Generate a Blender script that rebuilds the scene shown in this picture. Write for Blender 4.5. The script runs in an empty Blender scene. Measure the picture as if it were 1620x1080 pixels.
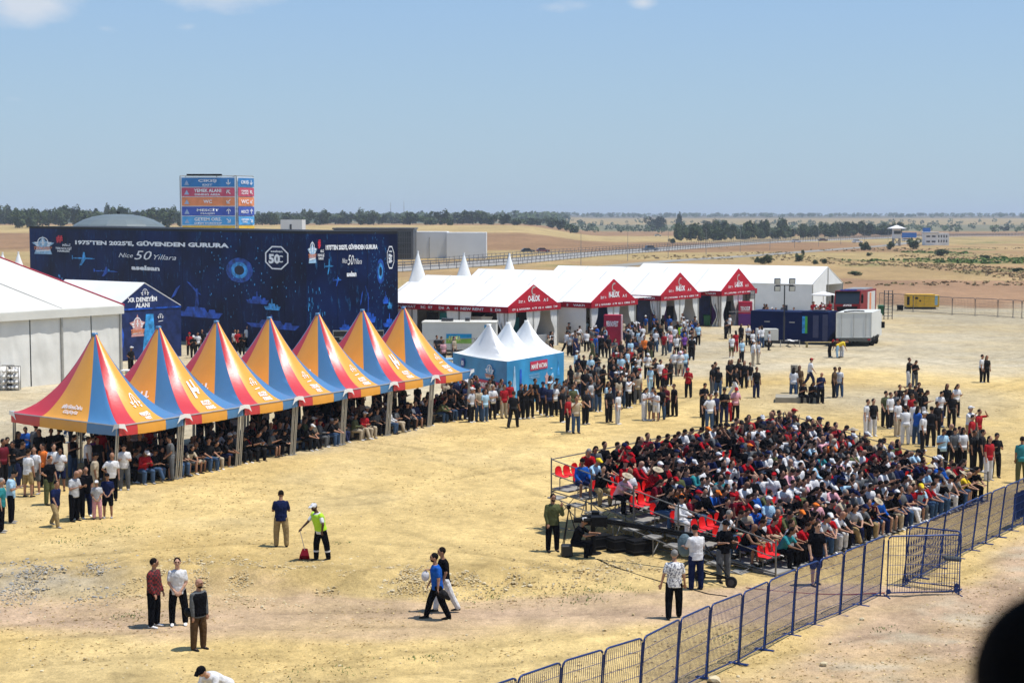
import bpy, bmesh, math, random
import numpy as np
from mathutils import Vector, Matrix, noise
R_ = math.radians
random.seed(7)
C = bpy.context.scene.collection
SC = bpy.context.scene
# ---------------------------------------------------------------- camera
CH = 10.6; FP = 2500.0; HZ = 348.0
PITCH = math.atan((540-HZ)/FP)
cam_d = bpy.data.cameras.new('camera'); cam = bpy.data.objects.new('camera', cam_d); C.objects.link(cam)
cam.location = (0, 0, CH); cam.rotation_euler = (math.pi/2-PITCH, 0, 0)
cam_d.sensor_width = 36; cam_d.lens = FP/1620*36; cam_d.clip_start = .1; cam_d.clip_end = 30000
cam_d.dof.use_dof = True; cam_d.dof.focus_distance = 64; cam_d.dof.aperture_fstop = cam_d.lens/1000/.022
SC.camera = cam
# ---------------------------------------------------------------- sky, sun, exposure
SUN_EL, SUN_AZ = 70.0, 97       # azimuth measured from +y (view direction) towards +x (picture right)
SC.view_settings.view_transform = 'Standard'; SC.view_settings.look = 'None'
SC.view_settings.exposure = 0.12; SC.view_settings.gamma = 1
sd = bpy.data.lights.new('sun', 'SUN'); so = bpy.data.objects.new('sun', sd); C.objects.link(so)
sd.energy = 4.9; sd.angle = R_(.53); sd.color = (1, .955, .88)
sv = Vector((math.cos(R_(SUN_EL))*math.sin(R_(SUN_AZ)), math.cos(R_(SUN_EL))*math.cos(R_(SUN_AZ)), math.sin(R_(SUN_EL))))
so.rotation_euler = (-sv).to_track_quat('-Z', 'Y').to_euler(); so.location = sv*200
W = bpy.data.worlds.new("World"); SC.world = W; W.use_nodes = True
wn, wl = W.node_tree.nodes, W.node_tree.links; wn.clear()
def N(nt, t, **k):
    n = nt.nodes.new(t)
    for a, b in k.items(): setattr(n, a, b)
    return n
wt = W.node_tree
out = N(wt, 'ShaderNodeOutputWorld'); bg = N(wt, 'ShaderNodeBackground'); wl.new(bg.outputs[0], out.inputs[0])
sky = N(wt, 'ShaderNodeTexSky', sky_type='NISHITA', sun_disc=False, sun_elevation=R_(SUN_EL), sun_rotation=R_(SUN_AZ), altitude=50, air_density=1.0, dust_density=1.2, ozone_density=2.6)
tc = N(wt, 'ShaderNodeTexCoord'); mp = N(wt, 'ShaderNodeMapping'); mp.inputs['Scale'].default_value = (1, 1, 3.2)
wl.new(tc.outputs['Generated'], mp.inputs[0])
n1 = N(wt, 'ShaderNodeTexNoise'); n1.inputs['Scale'].default_value = 7; n1.inputs['Detail'].default_value = 9; n1.inputs['Roughness'].default_value = .6
wl.new(mp.outputs[0], n1.inputs['Vector'])
sep = N(wt, 'ShaderNodeSeparateXYZ'); wl.new(tc.outputs['Generated'], sep.inputs[0])
prevm = None
for (px_, py_, rx_, ry_, k_) in ((35, 5, 110, 42, 1.0), (350, -8, 120, 32, .9), (165, 46, 26, 12, .45), (300, 43, 22, 9, .45), (880, 10, 60, 16, .5), (1018, 4, 26, 16, .75), (22, 157, 34, 9, .35), (-60, -60, 260, 60, 1), (1370, -8, 80, 16, .5), (600, -90, 300, 60, .9), (1200, -110, 300, 70, .9)):
    dd_ = Vector(((px_-810)/FP, math.cos(PITCH)+(540-py_)/FP*math.sin(PITCH), (540-py_)/FP*math.cos(PITCH)-math.sin(PITCH))).normalized()
    vs_ = N(wt, 'ShaderNodeVectorMath', operation='SUBTRACT'); wl.new(tc.outputs['Generated'], vs_.inputs[0]); vs_.inputs[1].default_value = dd_
    vm_ = N(wt, 'ShaderNodeVectorMath', operation='MULTIPLY'); wl.new(vs_.outputs[0], vm_.inputs[0]); vm_.inputs[1].default_value = (FP/rx_, FP/rx_*.5, FP/ry_)
    vl_ = N(wt, 'ShaderNodeVectorMath', operation='LENGTH'); wl.new(vm_.outputs[0], vl_.inputs[0])
    mr_ = N(wt, 'ShaderNodeMapRange'); mr_.inputs[1].default_value = 1.25; mr_.inputs[2].default_value = 0; mr_.inputs[3].default_value = 0; mr_.inputs[4].default_value = k_; mr_.clamp = True; wl.new(vl_.outputs[1], mr_.inputs[0])
    if prevm is None: prevm = mr_.outputs[0]
    else:
        mm_ = N(wt, 'ShaderNodeMath', operation='MAXIMUM'); wl.new(prevm, mm_.inputs[0]); wl.new(mr_.outputs[0], mm_.inputs[1]); prevm = mm_.outputs[0]
sep = N(wt, 'ShaderNodeSeparateXYZ'); wl.new(tc.outputs['Generated'], sep.inputs[0])
mp.inputs['Scale'].default_value = (1, 1, 2.2); n1.inputs['Scale'].default_value = 26
ad3 = N(wt, 'ShaderNodeMath', operation='MULTIPLY_ADD'); ad3.inputs[1].default_value = .85; wl.new(prevm, ad3.inputs[0]); wl.new(n1.outputs[0], ad3.inputs[2])
cr = N(wt, 'ShaderNodeMapRange'); cr.inputs[1].default_value = .72; cr.inputs[2].default_value = 1.25; cr.clamp = True; cr.inputs[4].default_value = .8
wl.new(ad3.outputs[0], cr.inputs[0])
tint = N(wt, 'ShaderNodeMix', data_type='RGBA', blend_type='MULTIPLY'); tint.inputs[0].default_value = 1
tint.inputs[7].default_value = (1, 1, 1, 1)
wl.new(sky.outputs[0], tint.inputs[6])
rampz = N(wt, 'ShaderNodeValToRGB'); e = rampz.color_ramp.elements; e[0].position = .0; e[0].color = (3.5, 4.65, 5.4, 1); e[1].position = .22; e[1].color = (2.05, 3.75, 6.6, 1); e3 = rampz.color_ramp.elements.new(1.0); e3.color = (.75, 1.5, 3.4, 1)
e4 = rampz.color_ramp.elements.new(.08); e4.color = (3.0, 4.4, 5.8, 1)
mixg = N(wt, 'ShaderNodeMix', data_type='RGBA'); mixg.inputs[0].default_value = .85
mixc = N(wt, 'ShaderNodeMix', data_type='RGBA'); wl.new(cr.outputs[0], mixc.inputs[0]); wl.new(sep.outputs[2], rampz.inputs[0]); wl.new(tint.outputs[2], mixg.inputs[6]); wl.new(rampz.outputs[0], mixg.inputs[7]); wl.new(mixg.outputs[2], mixc.inputs[6]); mixc.inputs[7].default_value = (5.6, 5.9, 6.4, 1)
wl.new(mixc.outputs[2], bg.inputs[0]); bg.inputs[1].default_value = .12
# ---------------------------------------------------------------- pixel helpers (photo pixels -> places on the real ground)
_F = Vector((0, math.cos(PITCH), -math.sin(PITCH))); _U = Vector((0, math.sin(PITCH), math.cos(PITCH))); _X = Vector((1, 0, 0)); _O = Vector((0, 0, CH))
def ray(px, py): return _X*((px-810)/FP)+_U*((540-py)/FP)+_F
def P(px, py, h=0.0):
    d = ray(px, py); return _O+d*((h-CH)/d.z)
def PD(px, py, Y):
    d = ray(px, py); return _O+d*(Y/d.y)
def pix(v):
    w = Vector(v)-_O; k = w.dot(_F); return 810+FP*w.x/k, 540-FP*w.dot(_U)/k
def sst(a, b, x):
    t = min(1, max(0, (x-a)/(b-a))); return t*t*(3-2*t)
def gz(x, y):
    "height of the ground"
    h = -.34*sst(47.2, 45.2+.5*math.sin(x*.5), y)*sst(4, -1, x)
    h += 7.2*sst(450, 1000, y)*sst(.06, .0, x/max(y, 1))
    if y > 1500:
        h += 17*sst(1500, 4300, y)*sst(-.06, .05, x/max(y, 1))+5*sst(1800, 4300, y)
    return h
def G(px, py):
    p = P(px, py)
    for _ in range(3): p = P(px, py, gz(p.x, p.y))
    return p
# ---------------------------------------------------------------- materials
MATS = {}
def mat(name, col, rough=.75, var=.12, scale=3.0, bump=0.0, bscale=30, metal=0, spec=.3, stretch=(1, 1, 1), trans=0):
    if name in MATS: return MATS[name]
    m = bpy.data.materials.new(name); m.use_nodes = True; nt = m.node_tree; b = nt.nodes['Principled BSDF']
    b.inputs['Roughness'].default_value = rough; b.inputs['Metallic'].default_value = metal; b.inputs['Specular IOR Level'].default_value = spec
    t = N(nt, 'ShaderNodeTexCoord'); mpp = N(nt, 'ShaderNodeMapping'); mpp.inputs['Scale'].default_value = stretch
    nt.links.new(t.outputs['Object'], mpp.inputs[0])
    no = N(nt, 'ShaderNodeTexNoise'); no.inputs['Scale'].default_value = scale; no.inputs['Detail'].default_value = 5
    nt.links.new(mpp.outputs[0], no.inputs['Vector'])
    rp = N(nt, 'ShaderNodeMapRange'); rp.inputs[1].default_value = .3; rp.inputs[2].default_value = .7; rp.inputs[3].default_value = 1-var; rp.inputs[4].default_value = 1+var
    nt.links.new(no.outputs[0], rp.inputs[0])
    mm = N(nt, 'ShaderNodeMix', data_type='RGBA', blend_type='MULTIPLY'); mm.inputs[0].default_value = 1; mm.clamp_result = False
    mm.inputs[6].default_value = (*col, 1); nt.links.new(rp.outputs[0], mm.inputs[7]); nt.links.new(mm.outputs[2], b.inputs['Base Color'])
    if bump:
        n2 = N(nt, 'ShaderNodeTexNoise'); n2.inputs['Scale'].default_value = bscale; n2.inputs['Detail'].default_value = 4
        nt.links.new(mpp.outputs[0], n2.inputs['Vector'])
        bu = N(nt, 'ShaderNodeBump'); bu.inputs['Strength'].default_value = bump; bu.inputs['Distance'].default_value = .05
        nt.links.new(n2.outputs[0], bu.inputs['Height']); nt.links.new(bu.outputs[0], b.inputs['Normal'])
    if trans:
        b.inputs['Transmission Weight'].default_value = trans
    MATS[name] = m; return m
def mat_obj(name, rough=.8, spec=.2):
    "cloth and skin: colour comes from the object's own colour, with weave-scale variation"
    m = bpy.data.materials.new(name); m.use_nodes = True; nt = m.node_tree; b = nt.nodes['Principled BSDF']
    b.inputs['Roughness'].default_value = rough; b.inputs['Specular IOR Level'].default_value = spec
    oi = N(nt, 'ShaderNodeObjectInfo'); t = N(nt, 'ShaderNodeTexCoord')
    no = N(nt, 'ShaderNodeTexNoise'); no.inputs['Scale'].default_value = 9; no.inputs['Detail'].default_value = 4
    nt.links.new(t.outputs['Object'], no.inputs['Vector'])
    rp = N(nt, 'ShaderNodeMapRange'); rp.inputs[1].default_value = .3; rp.inputs[2].default_value = .7; rp.inputs[3].default_value = .78; rp.inputs[4].default_value = 1.15
    nt.links.new(no.outputs[0], rp.inputs[0])
    mm = N(nt, 'ShaderNodeMix', data_type='RGBA', blend_type='MULTIPLY'); mm.inputs[0].default_value = 1
    nt.links.new(oi.outputs['Color'], mm.inputs[6]); nt.links.new(rp.outputs[0], mm.inputs[7]); nt.links.new(mm.outputs[2], b.inputs['Base Color'])
    bu = N(nt, 'ShaderNodeBump'); bu.inputs['Strength'].default_value = .8; bu.inputs['Distance'].default_value = .05
    nt.links.new(no.outputs[0], bu.inputs['Height']); nt.links.new(bu.outputs[0], b.inputs['Normal'])
    return m
def mat_attr(name, attr='col', rough=.85, var=.1, scale=8):
    m = bpy.data.materials.new(name); m.use_nodes = True; nt = m.node_tree; b = nt.nodes['Principled BSDF']
    b.inputs['Roughness'].default_value = rough; b.inputs['Specular IOR Level'].default_value = .2
    at = N(nt, 'ShaderNodeAttribute', attribute_name=attr); t = N(nt, 'ShaderNodeTexCoord')
    no = N(nt, 'ShaderNodeTexNoise'); no.inputs['Scale'].default_value = scale; no.inputs['Detail'].default_value = 4
    nt.links.new(t.outputs['Object'], no.inputs['Vector'])
    rp = N(nt, 'ShaderNodeMapRange'); rp.inputs[1].default_value = .3; rp.inputs[2].default_value = .7; rp.inputs[3].default_value = 1-var; rp.inputs[4].default_value = 1+var
    nt.links.new(no.outputs[0], rp.inputs[0])
    mm = N(nt, 'ShaderNodeMix', data_type='RGBA', blend_type='MULTIPLY'); mm.inputs[0].default_value = 1
    nt.links.new(at.outputs['Color'], mm.inputs[6]); nt.links.new(rp.outputs[0], mm.inputs[7]); nt.links.new(mm.outputs[2], b.inputs['Base Color'])
    return m
# ---------------------------------------------------------------- mesh builder
class MB:
    def __init__(s): s.v = []; s.f = []; s.m = []; s.ms = []
    def mi(s, m):
        if m not in s.ms: s.ms.append(m)
        return s.ms.index(m)
    def raw(s, vs, fs, m=None):
        b = len(s.v); s.v += [tuple(v) for v in vs]; k = s.mi(m) if m else 0
        for f in fs: s.f.append(tuple(i+b for i in f)); s.m.append(k)
        return s
    def box(s, o, u, v, w, m=None):
        "corner o and three edge vectors"
        o, u, v, w = map(Vector, (o, u, v, w))
        if u.cross(v).dot(w) < 0: u, v = v, u
        p = [o, o+u, o+u+v, o+v]; p += [q+w for q in p]
        return s.raw(p, [(3, 2, 1, 0), (4, 5, 6, 7), (0, 1, 5, 4), (1, 2, 6, 5), (2, 3, 7, 6), (3, 0, 4, 7)], m)
    def cbox(s, c, sx, sy, sz, m=None, rz=0):
        "axis box, c = centre of the base, turned by rz"
        u = Vector((math.cos(rz), math.sin(rz), 0)); v = Vector((-math.sin(rz), math.cos(rz), 0))
        return s.box(Vector(c)-u*sx/2-v*sy/2, u*sx, v*sy, (0, 0, sz), m)
    def tube(s, pts, r, m=None, n=6, closed=False, r2=None):
        pts = [Vector(p) for p in pts]; k = len(pts); vs = []; fs = []
        for i, p in enumerate(pts):
            if closed: d = (pts[(i+1) % k]-pts[i-1])
            else: d = pts[min(i+1, k-1)]-pts[max(i-1, 0)]
            d.normalize(); a = d.cross(Vector((0, 0, 1)))
            if a.length < .05: a = d.cross(Vector((1, 0, 0)))
            a.normalize(); b = d.cross(a)
            rr = r if r2 is None else r+(r2-r)*i/(k-1)
            for j in range(n):
                t = 2*math.pi*j/n; vs.append(p+(a*math.cos(t)+b*math.sin(t))*rr)
        for i in range(k if closed else k-1):
            for j in range(n):
                i2 = (i+1) % k
                fs.append((i*n+j, i*n+(j+1) % n, i2*n+(j+1) % n, i2*n+j))
        if not closed: fs += [tuple(range(n))[::-1], tuple((k-1)*n+j for j in range(n))]
        return s.raw(vs, fs, m)
    def cyl(s, c, ax, r, h, m=None, n=16):
        ax = Vector(ax).normalized(); return s.tube([Vector(c), Vector(c)+ax*h], r, m, n)
    def poly(s, pts, thick, m=None):
        "flat polygon given thickness along vector thick"
        pts = [Vector(p) for p in pts]; t = Vector(thick); k = len(pts)
        return s.raw(pts+[p+t for p in pts], [tuple(range(k))[::-1], tuple(range(k, 2*k))]+[(i, (i+1) % k, k+(i+1) % k, k+i) for i in range(k)], m)
    def build(s, name, m=None, parent=None, smooth=False, loc=None):
        me = bpy.data.meshes.new(name); vs = s.v
        if loc is not None:
            l = Vector(loc); vs = [tuple(Vector(v)-l) for v in vs]
        me.from_pydata(vs, [], s.f)
        ms = s.ms or [m]
        for q in ms: me.materials.append(q)
        if len(ms) > 1: me.polygons.foreach_set('material_index', s.m)
        if smooth: me.polygons.foreach_set('use_smooth', [True]*len(me.polygons))
        me.validate(); me.update()
        o = bpy.data.objects.new(name, me); C.objects.link(o)
        if loc is not None: o.location = loc
        if parent is not None: o.parent = parent
        return o
LABELS = {}
def tag(o, label=None, cat=None, group=None, kind=None):
    if label:
        o['label'] = label; LABELS[label] = LABELS.get(label, 0)+1
    if cat: o['category'] = cat
    if group: o['group'] = group
    if kind: o['kind'] = kind
    return o
def thing(name, label, cat, loc=(0, 0, 0), rz=0, group=None):
    o = bpy.data.objects.new(name, None); C.objects.link(o); o.location = loc; o.rotation_euler = (0, 0, rz); o.empty_display_size = .3
    return tag(o, label, cat, group)
def copy_tree(o, parent=None):
    c = o.copy(); C.objects.link(c); c.parent = parent
    for ch in o.children: copy_tree(ch, c)
    return c
def rot2(v, deg):
    a = R_(deg); return Vector((v[0]*math.cos(a)-v[1]*math.sin(a), v[0]*math.sin(a)+v[1]*math.cos(a), 0))
# lettering ---------------------------------------------------------------
def text_mesh(s, bold=.0, shear=0., align='CENTER'):
    cu = bpy.data.curves.new('lettering', 'FONT'); cu.body = s; cu.size = 1; cu.offset = bold; cu.shear = shear; cu.resolution_u = 2; cu.align_x = align; cu.space_line = .95
    o = bpy.data.objects.new('tmp', cu); C.objects.link(o)
    dg = bpy.context.evaluated_depsgraph_get(); me = bpy.data.meshes.new_from_object(o.evaluated_get(dg))
    bpy.data.objects.remove(o); bpy.data.curves.remove(cu)
    return me
def lettering(s, center, right, up, width, height, m, parent, bold=.02, shear=0., off=.02, name='lettering'):
    "text fitted in a width x height box centred on a wall"
    me = text_mesh(s, bold, shear)
    co = np.zeros(len(me.vertices)*3); me.vertices.foreach_get('co', co); co = co.reshape(-1, 3)
    lo, hi = co.min(0), co.max(0); r = Vector(right).normalized(); u = Vector(up).normalized(); n = r.cross(u)
    c = np.array(Vector(center)+n*off)
    x = (co[:, 0]-(lo[0]+hi[0])/2)/(hi[0]-lo[0])*width; y = (co[:, 1]-(lo[1]+hi[1])/2)/(hi[1]-lo[1])*height
    w = c+x[:, None]*np.array(r)+y[:, None]*np.array(u)
    me.vertices.foreach_set('co', w.ravel()); me.materials.append(m); me.update()
    o = bpy.data.objects.new(name, me); C.objects.link(o)
    if parent is not None:
        o.parent = parent
    return o
M_WHITE_L = mat('white_lettering', (.82, .83, .85), .6, .04)
# ================================================================ GROUND
def inpoly(x, y, poly):
    c = np.zeros(x.shape, bool); j = len(poly)-1
    for i in range(len(poly)):
        xi, yi = poly[i]; xj, yj = poly[j]
        cond = ((yi > y) != (yj > y)) & (x < (xj-xi)*(y-yi)/(yj-yi+1e-12)+xi)
        c ^= cond; j = i
    return c
def vnoise(x, y, seed=0):
    rng = np.random.RandomState(seed); t = rng.rand(256, 256)
    xi = np.floor(x).astype(int); yi = np.floor(y).astype(int); fx = x-xi; fy = y-yi
    fx = fx*fx*(3-2*fx); fy = fy*fy*(3-2*fy)
    g = lambda a, b: t[a % 256, b % 256]
    return (g(xi, yi)*(1-fx)+g(xi+1, yi)*fx)*(1-fy)+(g(xi, yi+1)*(1-fx)+g(xi+1, yi+1)*fx)*fy
def fbm(x, y, seed=0, oc=4):
    s = 0; a = .5; n = 0
    for o in range(oc): s = s+a*vnoise(x*2**o, y*2**o, seed+o); n += a; a *= .5
    return s/n
def wp(lst): return [(P(a, b).x, P(a, b).y) for a, b in lst]
rowsY = [-80, -40, -10, 5, 15, 22, 28]+list(np.arange(32, 76, .25))+list(np.arange(76, 130, .5))
y = 130.
while y < 12000: rowsY.append(y); y *= 1.0075
rowsY = np.array(rowsY); cols = np.linspace(-1, 1, 421)
YY, UU = np.meshgrid(rowsY, cols, indexing='ij')
XX = UU*np.maximum(60, 25+YY*.52)
h_ = -.34*(lambda t: t*t*(3-2*t))(np.clip((47.2-YY)/(2.0-.5*np.sin(XX*.5)), 0, 1))*(lambda t: t*t*(3-2*t))(np.clip((4-XX)/5, 0, 1))
S = lambda a, b, v: (lambda t: t*t*(3-2*t))(np.clip((v-a)/(b-a), 0, 1))
far = YY > 1500
h_ += np.where(far, 17*S(1500, 4300, YY)*S(-.06, .05, XX/np.maximum(YY, 1))+5*S(1800, 4300, YY), 0)
h_ += 7.2*S(450, 1000, YY)*S(.06, .0, XX/np.maximum(YY, 1))
near = (YY < 140) & (YY > 25)
h_ += np.where(near, (fbm(XX*.25, YY*.6, 3)-.5)*.07+(fbm(XX*1.3, YY*1.8, 9)-.5)*.03, 0)
hb = np.exp(-((YY-(47.2+.5*np.sin(XX*.35)))/1.5)**2)*S(4.5, -1, XX)
h_ += hb*(fbm(XX*1.6, YY*1.6, 20)-.35)*.42
# colours (linear albedo)
sand = np.array([.56, .41, .175]); sand2 = np.array([.43, .30, .115]); pink = np.array([.43, .305, .20]); grey = np.array([.43, .375, .27])
pale = np.array([.50, .44, .32]); straw = np.array([.37, .275, .125]); brown = np.array([.225, .135, .07]); red = np.array([.31, .19, .11]); green = np.array([.10, .13, .035]); green2 = np.array([.16, .17, .06])
wx = XX+(fbm(XX*.15, YY*.15, 31)-.5)*6*np.clip(YY/60, .6, 6); wy = YY+(fbm(XX*.12+9, YY*.12, 37)-.5)*8*np.clip(YY/60, .5, 12)
col = np.ones(XX.shape+(3,))*sand
def blend(mask, c):
    global col
    col = col*(1-mask[..., None])+mask[..., None]*c
blend(np.clip((fbm(XX*.11, YY*.10, 1)-.42)*3.2, 0, 1)*.65, sand2)
blend(np.clip((fbm(XX*.55, YY*.5, 5)-.5)*4, 0, 1)*.30, sand*1.18)
blend(np.clip((fbm(XX*.28+3, YY*.2, 71)-.52)*5, 0, 1)*.30, np.array([.45, .36, .20]))
# pinkish path across the foreground and the bare soil beyond the fence
blend(S(46.2, 45.2, wy)*S(40.2, 42.0, wy)*np.clip(.35+fbm(XX*.2, YY*.6, 11), 0, 1), pink*1.05)
fl = wp([(780, 1100), (1117, 1072), (1289, 988), (1393, 941), (1457, 914), (1620, 833)])
fl = [(-3, 20)]+fl+[(60, 95), (120, 95), (120, 20)]
# soil right of a line in front of the fence
soil = inpoly(wx*.5+XX*.5-1.2, wy*.5+YY*.5, fl) & (YY < 72)
k = soil.astype(float)
for _ in range(4): k[1:-1, 1:-1] = (k[1:-1, 1:-1]*2+k[:-2, 1:-1]+k[2:, 1:-1]+k[1:-1, :-2]+k[1:-1, 2:])/6
blend(k*np.clip(.25+1.3*fbm(XX*.35, YY*.6, 14), 0, 1), pink)
blend(k*np.clip((fbm(XX*.9, YY*1.3, 15)-.52)*4, 0, 1)*.7, grey)
# trodden gravelly ground before the halls and grey yard behind the striped tents
z1 = S(104, 116, wy); z1 = np.maximum(z1, S(-6, -14, wx-(wy-66)*.3)*S(66, 74, wy))
blend(z1*np.clip(.35+fbm(XX*.1, YY*.2, 17), 0, 1)*.9, grey)
blend(np.clip((fbm(XX*.2, YY*.2, 19)-.5)*4, 0, 1)*z1*.5, pale)
blend((S(3.0, 0, np.hypot((XX-22)/4.2, (YY-93)/4.)))*.8, grey*.85)
# rubble grey at far left of the berm
blend(S(-9.5, -13.5, XX)*np.exp(-((YY-46.6)/1.4)**2)*.8, np.array([.33, .31, .27]))
blend(np.clip(hb*1.3, 0, 1)*.6*np.clip((fbm(XX*1.7, YY*1.7, 24)-.36)*5, 0, 1), sand*.60)  # mottled brown earth, with the bank's slope shading put into the colour
blend(np.clip(hb, 0, 1)*.35, sand2)
# land beyond
Z = YY
def zone(y0, y1, c, s, noisek=1.0, xm=None):
    m = S(y0*.96, y0*1.03, wy)*(1-S(y1*.97, y1*1.04, wy))
    if xm is not None: m = m*xm
    blend(m*np.clip(noisek*(.5+fbm(XX*s, YY*s*.5, int(y0))), 0, 1), c)
rt = S(30, 38, XX-(YY-180)*.0)      # right-hand side
blend(S(196, 206, wy), straw)
zone(196, 288, red, .05, 1.4, S(0, 10, XX))
zone(288, 700, straw*1.18, .02, 1.2)
zone(288, 700, brown*1.25, .015, .55)
blend(S(288, 300, wy)*np.clip((fbm(XX*.03, YY*.012, 41)-.52)*6, 0, 1)*.75, brown*1.4)
blend(S(300, 320, wy)*np.clip((fbm(XX*.06, YY*.03, 43)-.66)*9, 0, 1)*.8*(YY < 900), green2)
for cx, cy, rx, ry in ((118, 405, 22, 26), (141, 432, 14, 16), (138, 515, 11, 22), (92, 412, 10, 10), (100, 330, 8, 6), (163, 400, 8, 12)):
    d = np.hypot((wx-cx)/rx, (wy-cy)/ry); blend((1-S(.6, 1.05, d))*np.clip((fbm(XX*.12, YY*.12, 51)-.25)*3, 0, 1), green)
lf = S(60, 30, XX-YY*.16)
zone(700, 1050, straw*1.1, .01, 1.3, lf); zone(520, 760, brown*1.2, .01, 1.3, lf); zone(1050, 1450, brown*1.25, .008, 1.2)
zone(420, 520, straw, .01, 1.2, lf)
zone(1500, 2300, np.array([.17, .16, .09]), .006, 1.2); zone(2300, 3200, straw*.8, .004, .9); zone(3200, 12500, np.array([.13, .12, .09]), .003, 1.1)
# worn wheel tracks
NM = (YY > 30) & (YY < 135)
for tr in ([(120, 752), (400, 765), (620, 790), (830, 838), (900, 870)], [(560, 700), (760, 735), (930, 800)], [(330, 800), (560, 790), (820, 745), (1040, 700)], [(0, 902), (300, 872), (600, 868), (850, 905), (1040, 960), (1200, 985)], [(1620, 560), (1500, 575), (1380, 545), (1300, 580)], [(1050, 560), (1250, 600), (1450, 625), (1640, 655)], [(1640, 600), (1480, 640), (1350, 655), (1200, 640)],
          [(850, 690), (1000, 650), (1200, 600), (1400, 560), (1600, 535)], [(0, 980), (300, 965), (700, 960), (1000, 985), (1150, 1020)], [(420, 1060), (700, 1020), (950, 1010)], [(0, 1050), (260, 1030), (560, 1045), (800, 1075)], [(1180, 1075), (1350, 1030), (1500, 1010), (1620, 1015)], [(1450, 960), (1560, 915), (1640, 880)], [(640, 830), (760, 860), (880, 890)], [(1400, 700), (1560, 690), (1640, 700)]):
    w = np.array(wp(tr)); q = []
    for i in range(len(w)-1):
        p0 = w[max(i-1, 0)]; p1 = w[i]; p2 = w[i+1]; p3 = w[min(i+2, len(w)-1)]
        for t_ in np.linspace(0, 1, 14, endpoint=False): q.append(.5*((2*p1)+(-p0+p2)*t_+(2*p0-5*p1+4*p2-p3)*t_**2+(-p0+3*p1-3*p2+p3)*t_**3))
    q.append(w[-1]); q = np.array(q); dmin = np.full(XX.shape, 99.)
    x_, y_ = XX[NM], YY[NM]; dm = np.full(x_.shape, 99.)
    for i in range(len(q)-1):
        a_, b_ = q[i], q[i+1]; d_ = b_-a_; L2 = (d_**2).sum()+1e-9; t_ = np.clip(((x_-a_[0])*d_[0]+(y_-a_[1])*d_[1])/L2, 0, 1); dm = np.minimum(dm, np.hypot(x_-a_[0]-t_*d_[0], y_-a_[1]-t_*d_[1]))
    dmin[NM] = dm; rut = np.exp(-((dmin-.85)/.17)**2)*np.clip((fbm(XX*.4, YY*.4, 61)-.30)*4, 0, 1)
    col *= (1-.22*rut)[..., None]; h_ -= rut*.04
col = np.where((NM & (YY < 120))[..., None], col*1.10, col)
verts = np.stack([XX, YY, h_], -1).reshape(-1, 3); nr, nc = XX.shape
idx = np.arange(nr*nc).reshape(nr, nc)
fc = np.stack([idx[:-1, :-1], idx[:-1, 1:], idx[1:, 1:], idx[1:, :-1]], -1).reshape(-1, 4)
me = bpy.data.meshes.new('ground'); me.vertices.add(len(verts)); me.vertices.foreach_set('co', verts.ravel())
me.loops.add(fc.size); me.loops.foreach_set('vertex_index', fc.ravel()); me.polygons.add(len(fc)); me.polygons.foreach_set('loop_start', np.arange(len(fc))*4)
me.polygons.foreach_set('use_smooth', np.ones(len(fc), bool)); me.update(); me.validate()
ca = me.color_attributes.new('col', 'FLOAT_COLOR', 'POINT'); ca.data.foreach_set('color', np.concatenate([col.reshape(-1, 3), np.ones((nr*nc, 1))], 1).ravel())
gm = bpy.data.materials.new('dry_ground'); gm.use_nodes = True; nt = gm.node_tree; b = nt.nodes['Principled BSDF']; b.inputs['Roughness'].default_value = .95; b.inputs['Specular IOR Level'].default_value = .08
at = N(nt, 'ShaderNodeAttribute', attribute_name='col'); t = N(nt, 'ShaderNodeTexCoord')
def nz(scale, st, lo, hi, det=5, rot=0, a=.3, bb=.7, ro=.55):
    m_ = N(nt, 'ShaderNodeMapping'); m_.inputs['Scale'].default_value = st; m_.inputs['Rotation'].default_value = (0, 0, rot); nt.links.new(t.outputs['Object'], m_.inputs[0])
    n_ = N(nt, 'ShaderNodeTexNoise'); n_.inputs['Scale'].default_value = scale; n_.inputs['Detail'].default_value = det; n_.inputs['Roughness'].default_value = ro; nt.links.new(m_.outputs[0], n_.inputs['Vector'])
    r_ = N(nt, 'ShaderNodeMapRange'); r_.inputs[1].default_value = a; r_.inputs[2].default_value = bb; r_.inputs[3].default_value = lo; r_.inputs[4].default_value = hi; nt.links.new(n_.outputs[0], r_.inputs[0])
    return r_.outputs[0], n_.outputs[0]
a1, r1 = nz(1.3, (1, .75, 1), .80, 1.15, 8, .5, .33, .67, .68)
a2, r2 = nz(5.0, (1, 1, 1), .78, 1.14, 6, .2, .3, .7, .72)
a3, r3 = nz(.36, (1, .6, 1), .88, 1.10, 8, -.35, .35, .65, .62)
a4, r4 = nz(22., (1, 1, 1), .72, 1.06, 3, 0, .25, .55)
a5, r5 = nz(.05, (1, .4, 1), .85, 1.12, 8, 0, .35, .65)
prev = at.outputs['Color']
a6, _r6 = nz(2.2, (.5, 1.2, 1), .72, 1.02, 10, .3, .28, .44, .78)
for a_ in (a1, a2, a3, a4, a5, a6):
    mm = N(nt, 'ShaderNodeMix', data_type='RGBA', blend_type='MULTIPLY'); mm.inputs[0].default_value = 1
    nt.links.new(prev, mm.inputs[6]); nt.links.new(a_, mm.inputs[7]); prev = mm.outputs[2]
nt.links.new(prev, b.inputs['Base Color'])
bsum = N(nt, 'ShaderNodeMath', operation='MULTIPLY_ADD'); bsum.inputs[1].default_value = 2.5; nt.links.new(r1, bsum.inputs[0]); nt.links.new(r2, bsum.inputs[2])
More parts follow.
